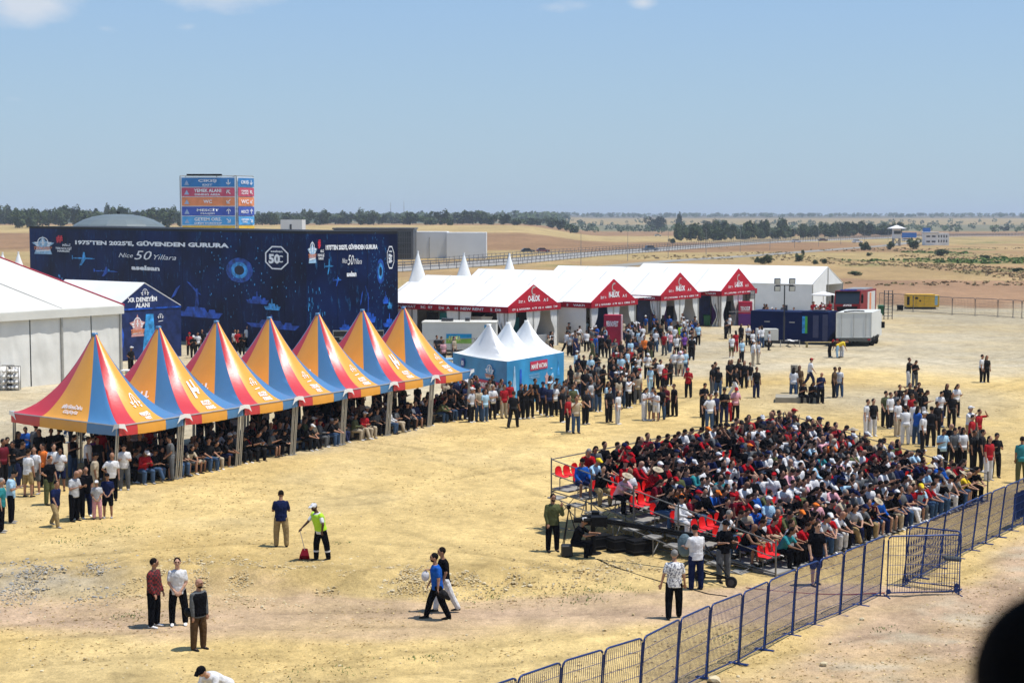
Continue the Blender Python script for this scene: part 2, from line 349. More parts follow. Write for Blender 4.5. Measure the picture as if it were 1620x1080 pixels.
bu = N(nt, 'ShaderNodeBump'); bu.inputs['Strength'].default_value = .55; bu.inputs['Distance'].default_value = .12; nt.links.new(bsum.outputs[0], bu.inputs['Height']); nt.links.new(bu.outputs[0], b.inputs['Normal'])
me.materials.append(gm)
ground = bpy.data.objects.new('ground', me); C.objects.link(ground); tag(ground, kind='structure')

def strip(pts, w, z, name, m, kind='structure'):
    mb = MB(); pts = [Vector((p[0], p[1], 0)) for p in pts]
    # densify
    q = []
    for a, bb in zip(pts[:-1], pts[1:]):
        k = max(2, int((bb-a).length/12))
        q += [a.lerp(bb, i/k) for i in range(k)]
    q.append(pts[-1]); vs = []; fs = []
    for i, p in enumerate(q):
        d = (q[min(i+1, len(q)-1)]-q[max(i-1, 0)]).normalized(); n = Vector((-d.y, d.x, 0))
        for s in (-1, 1):
            v = p+n*s*w/2; vs.append((v.x, v.y, gz(v.x, v.y)+z))
    for i in range(len(q)-1): fs.append((2*i, 2*i+1, 2*i+3, 2*i+2))
    mb.raw(vs, fs); o = mb.build(name, m)
    if o.data.polygons[0].normal.z < 0: o.data.flip_normals()
    return tag(o, kind=kind) if kind else o
ASPH = mat('pale_asphalt', (.29, .275, .25), .9, .12, .15)
ASPH2 = mat('dusty_asphalt', (.25, .235, .205), .9, .15, .1)
hw = wp([(300, 440), (560, 430), (760, 418), (900, 405), (1060, 393.5), (1200, 384), (1330, 379), (1440, 375), (1640, 372.5)])
hw2 = wp([(900, 428), (1060, 413), (1200, 404), (1330, 394), (1400, 389), (1470, 380)])
strip(hw, 17, .09, 'highway', ASPH); strip(hw2, 7, .07, 'service_road', ASPH2)
# scattered stones on the berm: nobody could count them
def stone(mb, c, r, m, rnd):
    vs = []; ico = [(0, 0, 1), (.89, 0, .45), (.28, .85, .45), (-.72, .53, .45), (-.72, -.53, .45), (.28, -.85, .45), (.72, .53, -.45), (-.28, .85, -.45), (-.89, 0, -.45), (-.28, -.85, -.45), (.72, -.53, -.45), (0, 0, -1)]
    fs = [(0, 1, 2), (0, 2, 3), (0, 3, 4), (0, 4, 5), (0, 5, 1), (1, 6, 2), (2, 7, 3), (3, 8, 4), (4, 9, 5), (5, 10, 1), (6, 7, 2), (7, 8, 3), (8, 9, 4), (9, 10, 5), (10, 6, 1), (11, 7, 6), (11, 8, 7), (11, 9, 8), (11, 10, 9), (11, 6, 10)]
    sx, sy, sz = rnd.uniform(.7, 1.3), rnd.uniform(.7, 1.3), rnd.uniform(.45, .8)
    for v in ico:
        k = r*rnd.uniform(.75, 1.15); vs.append((c[0]+v[0]*k*sx, c[1]+v[1]*k*sy, c[2]+v[2]*k*sz))
    mb.raw(vs, fs, m)
rnd = random.Random(3); mb = MB(); st1 = mat('ochre_stone', (.50, .39, .21), .9, .25, 6); st2 = mat('grey_stone', (.33, .31, .27), .9, .2, 6); st3 = mat('pale_stone', (.56, .47, .30), .9, .2, 6)
for i in range(17000):
    x = rnd.uniform(-17, 4.5); 
    if x < -11: yy = rnd.gauss(46.5, 1.0)
    else: yy = 46.8+.5*math.sin(x*.35)+rnd.gauss(0, 1.0)
    if x > -1 and rnd.random() < .6: continue
    if vnoise(np.array([x*.9+40]), np.array([yy*1.1]), 91)[0] < rnd.uniform(.12, .62): continue
    r = min(.085, .010+rnd.expovariate(1/.013))
    stone(mb, (x, yy, gz(x, yy)+.01+.04*math.exp(-((yy-47.2)/1.5)**2)), r, rnd.choice([st2, st2, st2, st1] if x < -11.5 else [st1, st1, st1, st3]), rnd)
tag(mb.build('rubble', None), 'heaps of loose stones along the low earth bank', 'rubble', kind='stuff')
mb = MB()
for i in range(1500):
    p = G(rnd.uniform(0, 1620), rnd.uniform(800, 1085)); r = .008+rnd.expovariate(1/.012)
    if r > .06: continue
    stone(mb, (p.x, p.y, p.z+.005), r, rnd.choice([st1, st3, st3]), rnd)
tag(mb.build('pebbles', None), 'small loose pebbles strewn over the sandy ground', 'pebbles', kind='stuff')
for (px, py, r, lb) in ((1303, 1052, .10, 'pale stone on the bare soil, largest one beside the black head'), (1364, 981, .075, 'small pale stone on the soil below the blue fence bend'), (1130, 1076, .17, 'flat block of stone lying at the foot of the near fence panel')):
    p = G(px, py); mb = MB(); stone(mb, (p.x, p.y, p.z+.04), r, st3, rnd); tag(mb.build('stone', None), lb, 'stone')
# short dry stubble and straw litter
mb = MB(); sb1 = mat('straw_light', (.62, .48, .24), .9, .2, 6); sb2 = mat('straw_dark', (.36, .25, .10), .9, .2, 6)
for i in range(30000):
    py_ = 1085-(rnd.random()**.8)*480; px_ = rnd.uniform(0, 1620)
    p = P(px_, py_)
    if vnoise(np.array([p.x*.5+7]), np.array([p.y*.35]), 33)[0] < rnd.uniform(.2, .8): continue
    zg = gz(p.x, p.y); a = rnd.uniform(0, 6.3); l_ = rnd.uniform(.02, .07); hh_ = rnd.uniform(.008, .035)
    mb.raw([(p.x-l_*math.cos(a), p.y-l_*math.sin(a), zg), (p.x+l_*math.cos(a), p.y+l_*math.sin(a), zg), (p.x+rnd.gauss(0, .02), p.y+rnd.gauss(0, .02), zg+hh_)], [(0, 1, 2)], sb1 if rnd.random() < .45 else sb2)
tag(mb.build('stubble', None), 'short dry stubble and straw litter on the sandy field', 'stubble', kind='stuff')
# sparse weeds
mb = MB(); wm = mat('weed_green', (.10, .15, .035), .8, .3, 5)
for (px, py, sx, n) in ((145, 700+0, 2, 0), (180, 838, 1.6, 90), (215, 945+28, .8, 60), (790, 938, 1.5, 170), (955, 933, 1.3, 150), (925, 950, .8, 40), (520, 1062, 1.2, 90), (680, 1040, .6, 40), (540, 860, .5, 30), (1400, 995, .6, 40), (400, 706, 1.5, 60), (115, 856, 1, 50), (1150, 1010, .6, 30)):
    c = G(px, py)
    for i in range(n):
        x = c.x+rnd.gauss(0, sx*.5); y_ = c.y+rnd.gauss(0, sx*.35); z = gz(x, y_); hgt = rnd.uniform(.02, .07); a = rnd.uniform(0, 6.3); w_ = .02
        mb.raw([(x-w_*math.cos(a), y_-w_*math.sin(a), z), (x+w_*math.cos(a), y_+w_*math.sin(a), z), (x+rnd.gauss(0, .04), y_+rnd.gauss(0, .04), z+hgt)], [(0, 1, 2)])
tag(mb.build('weeds', wm), 'sparse low green weeds in the dry sand', 'weeds', kind='stuff')
# dry scrub tufts on the far field
mb = MB(); tg = mat('scrub_green', (.11, .17, .04), .9, .3, 2); ts = mat('scrub_straw', (.30, .24, .11), .9, .3, 2); tb = mat('scrub_brown', (.28, .20, .11), .9, .3, 2)
for i in range(4200):
    py = rnd.uniform(392, 452); px = rnd.uniform(1000 if py < 418 else 1330, 1640)
    if rnd.random() < sst(405, 450, py)*.8: continue
    p = P(px, py); gcl = vnoise(np.array([p.x*.05]), np.array([p.y*.02]), 77)[0]
    ing = any(math.hypot((p.x-cx)/rx, (p.y-cy)/ry) < .95 for cx, cy, rx, ry in ((118, 405, 22, 26), (141, 432, 14, 16), (138, 515, 11, 22), (92, 412, 10, 10), (163, 400, 8, 12)))
    m_ = tg if ing and rnd.random() < .85 else (tb if gcl > .55 and rnd.random() < .6 else ts)
    if m_ is not tg and gcl < .5: continue
    if m_ is ts and rnd.random() < .3: continue
    s = rnd.uniform(.15, .42)*(1.7 if m_ is tg else 1)
    for q in range(3):
        a = rnd.uniform(0, 6.3); x = p.x+rnd.gauss(0, s*.6); y_ = p.y+rnd.gauss(0, s*.6)
        mb.raw([(x-s*math.cos(a), y_-s*math.sin(a), 0), (x+s*math.cos(a), y_+s*math.sin(a), 0), (x+rnd.gauss(0, .2)+s*.5*math.cos(a), y_, s*rnd.uniform(.5, 1)), (x-s*.6*math.cos(a), y_+rnd.gauss(0, .2), s*rnd.uniform(.5, 1))], [(0, 1, 2, 3)], m_)
tag(mb.build('scrub', None), 'low scrub and dry weeds on the open field', 'scrub', kind='stuff')
# ================================================================ STRUCTURES
FAB = lambda n, c, r=.38: mat(n, c, r, .05, 1.2, .10, 7, spec=.6)
T_RED, T_YEL, T_BLU = FAB('tent_red', (.54, .03, .04)), FAB('tent_orange', (.74, .33, .035)), FAB('tent_blue', (.06, .19, .38))
T_WHT = FAB('white_fabric', (.80, .80, .78), .55); ALU = mat('aluminium', (.42, .41, .38), .4, .12, 4, metal=.6); GALV = mat('galvanised_steel', (.30, .29, .27), .5, .15, 5, metal=.4)
z_ = Vector((0, 0, 1))
eave_seed = 0.0
def canopy(C4, eave, peak, rtop, stripes, parent, name, pw=1.56, rings=16, valance=.42, sub=4, nstr=None):
    """concave pyramid roof. C4: four corners (xy), stripes: per face list of (fraction, material)"""
    cx = sum((Vector((c[0], c[1], 0)) for c in C4), Vector())/4
    def S_(k, s, r, off=0.0):
        a = Vector((C4[k][0], C4[k][1], 0)); b_ = Vector((C4[(k+1) % 4][0], C4[(k+1) % 4][1], 0)); e = a.lerp(b_, s)
        sag = .10*math.sin(math.pi*s)*(r**3)+.02*noise.noise(Vector((s*5+k*3+eave_seed, r*4, eave_seed)))*(1-r)*8*r
        w_ = r**1.3; hu = (Vector((C4[2][0], C4[2][1], 0))-Vector((C4[1][0], C4[1][1], 0)))/2; hv = (Vector((C4[0][0], C4[0][1], 0))-Vector((C4[1][0], C4[1][1], 0)))/2
        dv_ = e-cx; det = hu.x*hv.y-hu.y*hv.x; p_ = (dv_.x*hv.y-dv_.y*hv.x)/det; q_ = (hu.x*dv_.y-hu.y*dv_.x)/det; kk_ = w_+(1-w_)*1.12/math.hypot(p_, q_)
        rr = (rtop+(1-rtop)*r)*kk_; q = cx.lerp(e, rr)
        z = eave+(peak-eave)*((1-r)**pw)-sag*.55
        n = (e-cx).normalized()
        return Vector((q.x, q.y, z))+(n*.45+Vector((0, 0, .9)))*off
    mb = MB()
    for k in range(4):
        st = stripes[k]; s0 = 0
        for fr, m in st:
            s1 = s0+fr; vs = []; fs = []
            for i in range(rings+1):
                for j in range(sub+1): vs.append(S_(k, s0+(s1-s0)*j/sub, i/rings))
            for i in range(rings):
                for j in range(sub): a = i*(sub+1)+j; fs.append((a, a+sub+1, a+sub+2, a+1))
            mb.raw(vs, fs, m)
            if valance:
                vs = []; fs = []; nn = 8
                e = (Vector(C4[(k+1) % 4][:2]).to_3d()-Vector(C4[k][:2]).to_3d()).normalized(); nrm = Vector((e.y, -e.x, 0))
                if nrm.dot(S_(k, .5, 1)-cx) < 0: nrm = -nrm
                for j in range(nn+1):
                    t = S_(k, s0+(s1-s0)*j/nn, 1); f_ = .022*math.sin(j*2.3+k+s0*9)
                    vs += [t+nrm*.004+z_*(-.003), t+Vector((0, 0, -.45*valance))+nrm*(.03), t+Vector((0, 0, -valance))+nrm*(.02+f_)]
                for j in range(nn):
                    for q in range(2): fs.append((3*j+q, 3*j+q+1, 3*j+4+q, 3*j+3+q))
                mb.raw(vs, fs, m)
            s0 = s1
    o = mb.build(name, None, parent, smooth=True)
    bm_ = bmesh.new(); bm_.from_mesh(o.data); bmesh.ops.remove_doubles(bm_, verts=bm_.verts, dist=.002); bm_.to_mesh(o.data); bm_.free()
    return o, S_, cx
def map_text(s, S_, k, s0, s1, r0, r1, m, parent, bold=.02, shear=0., off=.03, name='lettering', flip=False):
    "lettering laid on a roof face: s runs along the eave, r from peak (0) to eave (1)"
    me = text_mesh(s, bold, shear); co = np.zeros(len(me.vertices)*3); me.vertices.foreach_get('co', co); co = co.reshape(-1, 3); lo, hi = co.min(0), co.max(0)
    for i, v in enumerate(me.vertices):
        x = (co[i, 0]-lo[0])/(hi[0]-lo[0]); y_ = (co[i, 1]-lo[1])/(hi[1]-lo[1])
        v.co = S_(k, s0+(s1-s0)*x, r1+(r0-r1)*y_, off)
    me.materials.append(m); o = bpy.data.objects.new(name, me); C.objects.link(o); o.parent = parent; return o
def map_shape(polys, S_, k, s0, s1, r0, r1, m, parent, name='emblem', off=.03):
    mb = MB()
    for pl in polys:
        vs = [S_(k, s0+(s1-s0)*x, r1+(r0-r1)*y_, off) for x, y_ in pl]; mb.raw(vs, [tuple(range(len(vs)))])
    return mb.build(name, m, parent)
# winged star emblem as used on the tents (x, y in 0..1)
def arc(cx, cy, r0, r1, a0, a1, n=10):
    return [[(cx+r0*math.cos(t0), cy+r0*math.sin(t0)), (cx+r1*math.cos(t0), cy+r1*math.sin(t0)), (cx+r1*math.cos(t1), cy+r1*math.sin(t1)), (cx+r0*math.cos(t1), cy+r0*math.sin(t1))]
            for t0, t1 in ((a0+(a1-a0)*i/n, a0+(a1-a0)*(i+1)/n) for i in range(n))]
WING = arc(.5, .62, .26, .31, R_(-10), R_(190))+[[(.0, .62), (.24, .60), (.22, .50), (.08, .52)], [(1, .62), (.76, .60), (.78, .50), (.92, .52)], [(.08, .46), (.26, .46), (.26, .38), (.14, .38)], [(.92, .46), (.74, .46), (.74, .38), (.86, .38)],
        [(.46, .42), (.54, .42), (.54, .76), (.5, .86), (.46, .76)], [(.34, .56), (.66, .56), (.5, .66)], [(.12, .02), (.88, .10), (.88, .16), (.12, .08)]]
HELI = [[(.1, .9), (.3, .9), (.3, .1), (.1, .1)], [(.3, .6), (.6, .6), (.6, .42), (.3, .42)], [(.6, .95), (.8, .95), (.8, .3), (.6, .3)], [(.8, .5), (1, .62), (1, .5), (.8, .36)]]
EAVE = 2.62
near_c = P(188, 778); far_c = P(748, 662)
rowv = (far_c-near_c)/7; eL = P(6, 655, EAVE-.15); eN = P(183, 676, EAVE-.15); sidev = Vector((eL.x-eN.x, eL.y-eN.y, 0))
rowv.z = 0
perp = Vector((-rowv.y, rowv.x, 0)).normalized(); sl = sidev.length
sidev = (sidev.normalized()*.6+perp*.4).normalized()*sl
sidev = sidev+Vector((.42, .28, 0))
TENT_AREA = (near_c.copy(), rowv.copy(), sidev.copy())
ordn = ['first', 'second', 'third', 'fourth', 'fifth', 'sixth', 'seventh']
for i in range(7):
    eave_seed = i*1.37
    a = near_c+rowv*(i+.015); b_ = near_c+rowv*(i+.985); c_ = b_+sidev; d_ = a+sidev
    lab = ['striped peaked tent at the near end of the row, slogan on its front slope', 'striped peaked tent second in the row, white hook emblem on its slope', 'striped peaked tent third in the row, in front of the dark blue box building',
           'striped peaked tent in the middle of the row of seven', 'striped peaked tent fifth in the row, before the stacked flight cases', 'striped peaked tent sixth in the row, next to last', 'striped peaked tent at the far end of the row, beside the bright blue booth'][i]
    t = thing('striped_tent', lab, 'tent', (a+c_)/2, 0, 'striped peaked tents in a row'); o0 = Vector(t.location)
    L = lambda v: (v[0]-o0.x, v[1]-o0.y)
    C4 = [L(d_), L(a), L(b_), L(c_)]
    st = [[(.28, T_RED), (.44, T_YEL), (.28, T_BLU)]]*4
    peakh = 10.6-(528-HZ)*(o0.y)/FP if i == 0 else None
    ypk = [528, 517, 508, 502, 496, 490, 486][i]; peakh = CH-(ypk-HZ)*o0.y/FP
    o, S_, cx = canopy(C4, EAVE, peakh, .025, st, t, 'canopy')
    mb = MB(); mb.tube([(0, 0, peakh-.10), (0, 0, peakh+.04)], .12, T_BLU, 10); mb.build('peak_cap', None, t, True)
    wl_ = M_WHITE_L
    if i == 0:
        map_text("#BirlikteDaha\nGüçlüyüz", S_, 0, .40, .64, .70, .86, wl_, t, .02, .2)
        map_shape(WING, S_, 1, .42, .64, .52, .84, wl_, t)
        map_text("TEKNO\nFEST", S_, 1, .45, .62, .80, .93, wl_, t, .03, .2)
    else:
        if i in (1, 2, 4): map_shape(HELI, S_, 0, .52, .64, .62, .80, wl_, t)
        if i in (1, 5): map_shape(HELI, S_, 1, .38, .60, .48, .74, wl_, t)
        else: map_shape(WING, S_, 1, .42, .60, .55, .72, wl_, t)
        map_text("TEKNO\nFEST" if i in (3, 6, 0) else "KUZEY\nKIBRIS", S_, 1, .44, .64, .76, .92, wl_, t, .03, .2)
    # frame, legs, corner flaps
    for k, c4 in enumerate(C4):
        d = Vector((c4[0], c4[1], 0)); ins = d*(1-.12/d.length)
        lean = Vector((-.20, -.05, 0)) if k in (1, 2) else Vector((-.08, .06, 0))
        mb = MB(); top = Vector((ins.x, ins.y, EAVE-.05)); bot = Vector((ins.x, ins.y, 0))+lean*.9
        w = .055; ax = rowv.normalized()
        for s in (-1, 1): mb.tube([bot+ax*s*w*.9, top+ax*s*w*.9], .034, ALU, 6)
        mb.cbox((bot.x, bot.y, 0), .24, .24, .012, GALV); mb.build('leg', None, t)
        if k in (0, 1, 2):
            nx = Vector((*C4[(k+1) % 4], 0)); pv = Vector((*C4[(k-1) % 4], 0)); e1 = (nx-d).normalized(); e2 = (pv-d).normalized(); o_ = d.normalized()
            z = EAVE; mb = MB(); ou = d+o_*.10
            pts = lambda e: [ou+Vector((0, 0, z+.06)), ou+e*.30+Vector((0, 0, z+.03)), ou+e*.46+Vector((0, 0, z-.30)), ou+e*.28+Vector((0, 0, z-.16)), ou+Vector((0, 0, z-.10))]
            for e in (e1, e2): mb.poly(pts(e), o_*.012)
            mb.build('corner_flap', T_WHT, t)
    mb = MB()
    for k in range(4): mb.tube([(*C4[k], EAVE-.04), (*C4[(k+1) % 4], EAVE-.04)], .03, ALU, 4)
    mb.build('eave_frame', None, t)

# ---------------------------------------------------------------- white halls with red gables
H_RED = mat('hall_red', (.36, .008, .022), .6, .08, 1, .1, 4, spec=.2); H_RED2 = mat('gable_red', (.46, .014, .03), .6, .08, 1, .1, 4, spec=.2); H_WHT = mat('hall_white_roof', (.76, .77, .77), .5, .05, .4, .25, .7, spec=.4); CURT = mat('white_curtain', (.72, .72, .69), .7, .08, 2, .3, 5, stretch=(6, 6, .5)); WALLW = mat('hall_white_wall', (.74, .74, .72), .6, .05, 1, .15, 3)
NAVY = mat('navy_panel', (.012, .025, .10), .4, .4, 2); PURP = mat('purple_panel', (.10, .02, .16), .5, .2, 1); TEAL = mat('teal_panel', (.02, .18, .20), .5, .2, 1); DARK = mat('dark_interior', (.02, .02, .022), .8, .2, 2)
hd = Vector((.586, .81, 0)); hl = Vector((-.81, .586, 0))
def smalltext(words, base, right, up, w, h, parent, m=M_WHITE_L):
    return lettering(words, base, right, up, w, h, m, parent, .03, 0, .015)
halls = [('O-BLOK', P(882, 546), 7.2, 3.5, 5.15, 13.5, 'white hall with red gable, nearest of the row, behind the blue booth', 'D'), ('N-BLOK', P(1004, 536), 7.2, 3.5, 5.35, 21, 'white hall with red gable and crescent, second of the row', 'C'),
         ('M-BLOK', P(1104, 521), 7.2, 3.5, 5.5, 24, 'white hall with red gable, third of the row, purple panel at its entrance', 'P'), ('L-BLOK', P(1193, 511), 7.2, 3.5, 5.6, 22, 'white hall with red gable, farthest of the row, beside the navy container', 'P')]
for n_, R0, w, ev, pk, ln, lb, it in halls:
    t = thing('exhibition_hall', lb, 'hall', R0, 0, 'white exhibition halls with red gables')
    A = Vector((0, 0, 0)); B = -hd*w; mid = -hd*w/2; z = Vector((0, 0, 1)); bk = hl*ln
    e2 = ev-.35
    mb = MB()          # roof
    mb.poly([B+z*ev, mid+z*pk, mid+z*pk+bk, B+z*ev+bk], z*.05, H_WHT); mb.poly([mid+z*pk, A+z*ev, A+z*ev+bk, mid+z*pk+bk], z*.05, H_WHT)
    mb.build('roof', None, t)
    mb = MB()
    for q5 in np.arange(3.3, ln, 4.9):
        for e0, e1 in ((B+z*(ev+.052), mid+z*(pk+.052)), (A+z*(ev+.052), mid+z*(pk+.052))): mb.box(e0+hl*q5, e1-e0, hl*.07, z*.03)
    mb.build('roof_seam', mat('seam_grey', (.5, .5, .5), .6), t)
    # a wider service roof over the gap towards the next hall
    mb = MB(); g0 = A+z*(ev+.02); g1 = hd*4.9
    mb.poly([g0+hl*1.2, g0+g1+hl*1.2, g0+g1+hl*ln, g0+hl*ln], z*.05, H_WHT)
    if n_ != 'L-BLOK': mb.build('gutter_roof', None, t)
    # gable triangle with its band
    out_ = -hl
    mb = MB(); mb.poly([B-hd*.15+z*ev, A+hd*.15+z*ev, mid+z*(pk+.12)], out_*.08, H_RED2); gb = mb.build('gable', None, t)
    lettering(n_, mid+z*(ev+.62)-hl*.08, hd, z, 1.75, .52, M_WHITE_L, t, .04)
    lettering("İZ·ET  A", mid-hd*1.75+z*(ev+.45)-hl*.08, hd, z, .9, .26, M_WHITE_L, t, .02); lettering("A S", mid+hd*1.7+z*(ev+.45)-hl*.08, hd, z, .7, .26, M_WHITE_L, t, .02)
    mb = MB(); 
    for pl in arc(0, 0, .26, .40, R_(60), R_(300), 12): mb.raw([mid+z*(ev+1.25)-hl*.10+hd*x+z*y_ for x, y_ in pl], [(0, 1, 2, 3)])
    mb.build('emblem', mat('dull_silver', (.45, .38, .36), .5), t)
    mb = MB(); mb.box(B-hd*.2+z*(ev-.42)-hl*.14, hd*(w+.4), out_*.06, z*.5, H_RED)
    mb.box(B-hd*.2+z*(ev-.42)-hl*.13, hd*.06, hl*(ln+.2), z*.49, H_RED); mb.box(A+hd*.14+z*(ev-.42)-hl*.14, hd*.06, hl*2.2, z*.5, H_RED); mb.build('fascia', None, t)
    lettering("DT  §  SAVUNMA   A TT  KB  8   KIBRIS   İ PP", mid+z*(ev-.17)-hl*.21, hd, z, w*.9, .26, M_WHITE_L, t, .02)
    bw = B-hd*.2+z*(ev-.17)
    if n_ == 'O-BLOK': lettering("TÜRKSAT    SC  07     D6  A    H  NEW RENT     S  DB", bw+hl*6+hd*.0, -hl, z, 11, .27, M_WHITE_L, t, .02)
    else: lettering("TURİZM     S    VAKFI", bw+hl*2.6, -hl, z, 4.2, .24, M_WHITE_L, t, .02)
    # posts
    for q in (A, mid, B, B+hl*5, B+hl*10): 
        mb = MB(); mb.box(q-hd*.06-hl*.06, hd*.12, hl*.12, z*ev); mb.build('post', ALU, t)
    # side walls, back wall
    mb = MB(); mb.box(A+hl*.2, hd*.05, hl*(ln-.2), z*(ev-.05), WALLW); mb.box(A+bk-hl*.1, -hd*w, hl*.05, z*(ev-.05), WALLW)
    if n_ in ('N-BLOK',): mb.box(B+hl*.5, hd*.05, hl*(ln-.6), z*(ev-.1), WALLW)
    else: mb.box(B+hl*(9.5), hd*.05, hl*(ln-9.7), z*(ev-.1), WALLW)
    mb.build('side_wall', None, t)
    # curtains tied back at the posts
    def curtain(p, d, wd, tie):
        mb = MB(); vs = []; fs = []; nn = 12; kk = 10
        for i in range(kk+1):
            zz = (ev-.45)*(1-i/kk); 
            wv_ = wd*(1-.62*math.exp(-((i/kk-.62)/.28)**2)) if tie else wd
            for j in range(nn+1): vs.append(p+d*(wv_*j/nn)+(-hl)*.05*math.sin(j*2.6)+z*zz)
        for i in range(kk):
            for j in range(nn): a = i*(nn+1)+j; fs.append((a, a+1, a+nn+2, a+nn+1))
        mb.raw(vs, fs); mb.build('curtain', CURT, t, True)
    curtain(B+hd*.08, hd, 1.1, 1); curtain(mid-hd*.06, -hd, .9, 1); curtain(mid+hd*.06, hd, 1.0, 1); curtain(A-hd*.08, -hd, 1.0, 1)
    if n_ != 'N-BLOK':
        curtain(B+hl*.1, hl, 1.0, 1); curtain(B+hl*4.9, -hl, 1.2, 1); curtain(B+hl*5.1, hl, 1.2, 1)
    # display boards inside
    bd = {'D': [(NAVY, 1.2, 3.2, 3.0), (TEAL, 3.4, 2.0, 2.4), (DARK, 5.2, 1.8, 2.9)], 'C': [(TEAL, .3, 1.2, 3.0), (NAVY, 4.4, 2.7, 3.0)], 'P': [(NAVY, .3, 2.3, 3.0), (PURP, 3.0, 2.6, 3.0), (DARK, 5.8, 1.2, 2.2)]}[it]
    for m_, s0, wd, ht in bd:
        mb = MB(); mb.box(B+hd*s0+hl*2.6, hd*wd, hl*.1, z*ht, m_); mb.build('display_board', None, t)
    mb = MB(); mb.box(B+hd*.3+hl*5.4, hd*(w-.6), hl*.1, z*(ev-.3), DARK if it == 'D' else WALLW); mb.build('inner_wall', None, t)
    mb = MB(); mb.box(B+hd*4.4+hl*.7, hd*2.2, hl*.6, z*.95, WALLW); mb.build('counter', None, t)
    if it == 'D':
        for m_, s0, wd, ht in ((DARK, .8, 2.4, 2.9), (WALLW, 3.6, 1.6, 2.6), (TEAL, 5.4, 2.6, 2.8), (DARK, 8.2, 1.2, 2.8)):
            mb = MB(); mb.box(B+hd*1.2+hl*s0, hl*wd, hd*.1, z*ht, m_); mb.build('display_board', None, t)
# the plain hall at the far right end
R0 = P(1332, 489.5); t = thing('white_hall', 'long plain white hall without red trim, its bare gable behind the fire engine', 'hall', R0)
w, ev, pk, ln = 8.2, 3.2, 5.15, 25; z = Vector((0, 0, 1)); Bq = -hd*w; mid = -hd*w/2; bk = hl*ln
mb = MB(); mb.poly([Bq-hd*.1+z*ev, mid+z*pk, mid+z*pk+bk, Bq-hd*.1+z*ev+bk], z*.05, H_WHT); mb.poly([mid+z*pk, z*ev+hd*.1, z*ev+bk+hd*.1, mid+z*pk+bk], z*.05, H_WHT); mb.build('roof', None, t)
mb = MB(); mb.box(Bq, hd*.06, hl*ln, z*ev, WALLW); mb.box(-hd*.06, hd*.06, hl*ln, z*ev, WALLW); mb.build('side_wall', None, t)
mb = MB(); mb.poly([Bq+z*(ev-.1), z*(ev-.1), mid+z*(pk-.05)], hl*.06, WALLW); mb.box(Bq, hd*w*.45, hl*.06, z*(ev-.1), WALLW); mb.build('gable', None, t)
mb = MB(); 
for q in (Bq, mid, Vector((0, 0, 0))): mb.box(q-hl*.08-hd*.05, hd*.10, hl*.08, z*(ev if q is not mid else pk-.1), ALU)
mb.build('frame', None, t)
# pointed roof tops of pagoda tents standing behind the halls and at the far left
def pagoda_at(px, py_top, py_eave, width_px, Y, name, label, group, ev=2.6):
    base = PD(px, py_top, Y); pk = base.z; hw_ = width_px/FP*Y/2; t = thing(name, label, 'tent', (base.x, Y, 0), 0, group)
    C4 = [(-hw_, -hw_), (hw_, -hw_), (hw_, hw_), (-hw_, hw_)]
    canopy(C4, ev, pk, .03, [[(1, T_WHT)]]*4, t, 'canopy', 1.55, 12, .25, 6)
    mb = MB()
    for c4 in C4: mb.tube([(c4[0]*.97, c4[1]*.97, 0), (c4[0]*.97, c4[1]*.97, ev)], .05, ALU, 5)
    mb.build('frame', None, t); mb = MB(); mb.tube([(0, 0, pk-.1), (0, 0, pk+.15)], .1, T_WHT, 8); mb.build('peak_cap', None, t)
for px, py, lb in ((661, 399, 'white pointed tent roof beside the dark blue box, behind the nearest hall'), (734, 402, 'white pointed tent roof in the middle of three behind the halls'), (806, 403, 'white pointed tent roof farthest right of the three behind the halls')):
    pagoda_at(px, py, 0, 50, 172, 'pagoda_tent', lb, 'white pagoda tents behind the halls')
for px, py, lb in ((4, 401, 'small white pointed tent at the left picture edge behind the big white tent'), (29, 400, 'small white pointed tent just left of the dark blue box')):
    pagoda_at(px, py, 0, 50, 178, 'pagoda_tent', lb, 'white pagoda tents behind the big tent')

# ---------------------------------------------------------------- big white tent hall at the left
A = P(191, 596); B = P(35, 613); d = (B-A).normalized(); nb = Vector((-abs(d.y), abs(d.x), 0)).normalized()
t = thing('marquee', 'big white tent hall with wrinkled fabric walls at the left edge', 'marquee', A); z = Vector((0, 0, 1)); d = Vector((d.x, d.y, 0)); ev = 4.8; sl_ = .245; W_ = 30; L_ = 26
MQ = mat('marquee_fabric', (.70, .69, .64), .6, .08, .8, .5, 1.6); MQR = mat('marquee_roof', (.62, .61, .55), .6, .08, .5, .3, 1.5); SEAM = mat('seam_line', (.22, .2, .2), .7); LR = mat('red_edge', (.50, .03, .06), .5)
mb = MB(); mb.poly([-d*.1+z*ev-nb*.3, -d*.1+z*(ev+sl_*W_/2)+nb*W_/2, d*L_+z*(ev+sl_*W_/2)+nb*W_/2, d*L_+z*ev-nb*.3], z*.05, MQR); mb.poly([z*(ev+sl_*W_/2)+nb*W_/2, z*ev+nb*W_, d*L_+z*ev+nb*W_, d*L_+z*(ev+sl_*W_/2)+nb*W_/2], z*.05, MQR); mb.build('roof', None, t)
mb = MB()
for k in range(6):
    s = d*(5.05*k+.0); w_ = .05 if k else .09
    if k: mb.box(s+z*(ev+.07)-nb*.2, d*w_, nb*W_/2+z*(sl_*W_/2), z*.02, SEAM)
mb.build('roof_seam', None, t); mb = MB(); mb.box(-d*.18+z*(ev-.0)-nb*.3, d*.06, nb*(W_/2+.3)+z*(sl_*W_/2), z*.14, LR); mb.build('red_edge', None, t)
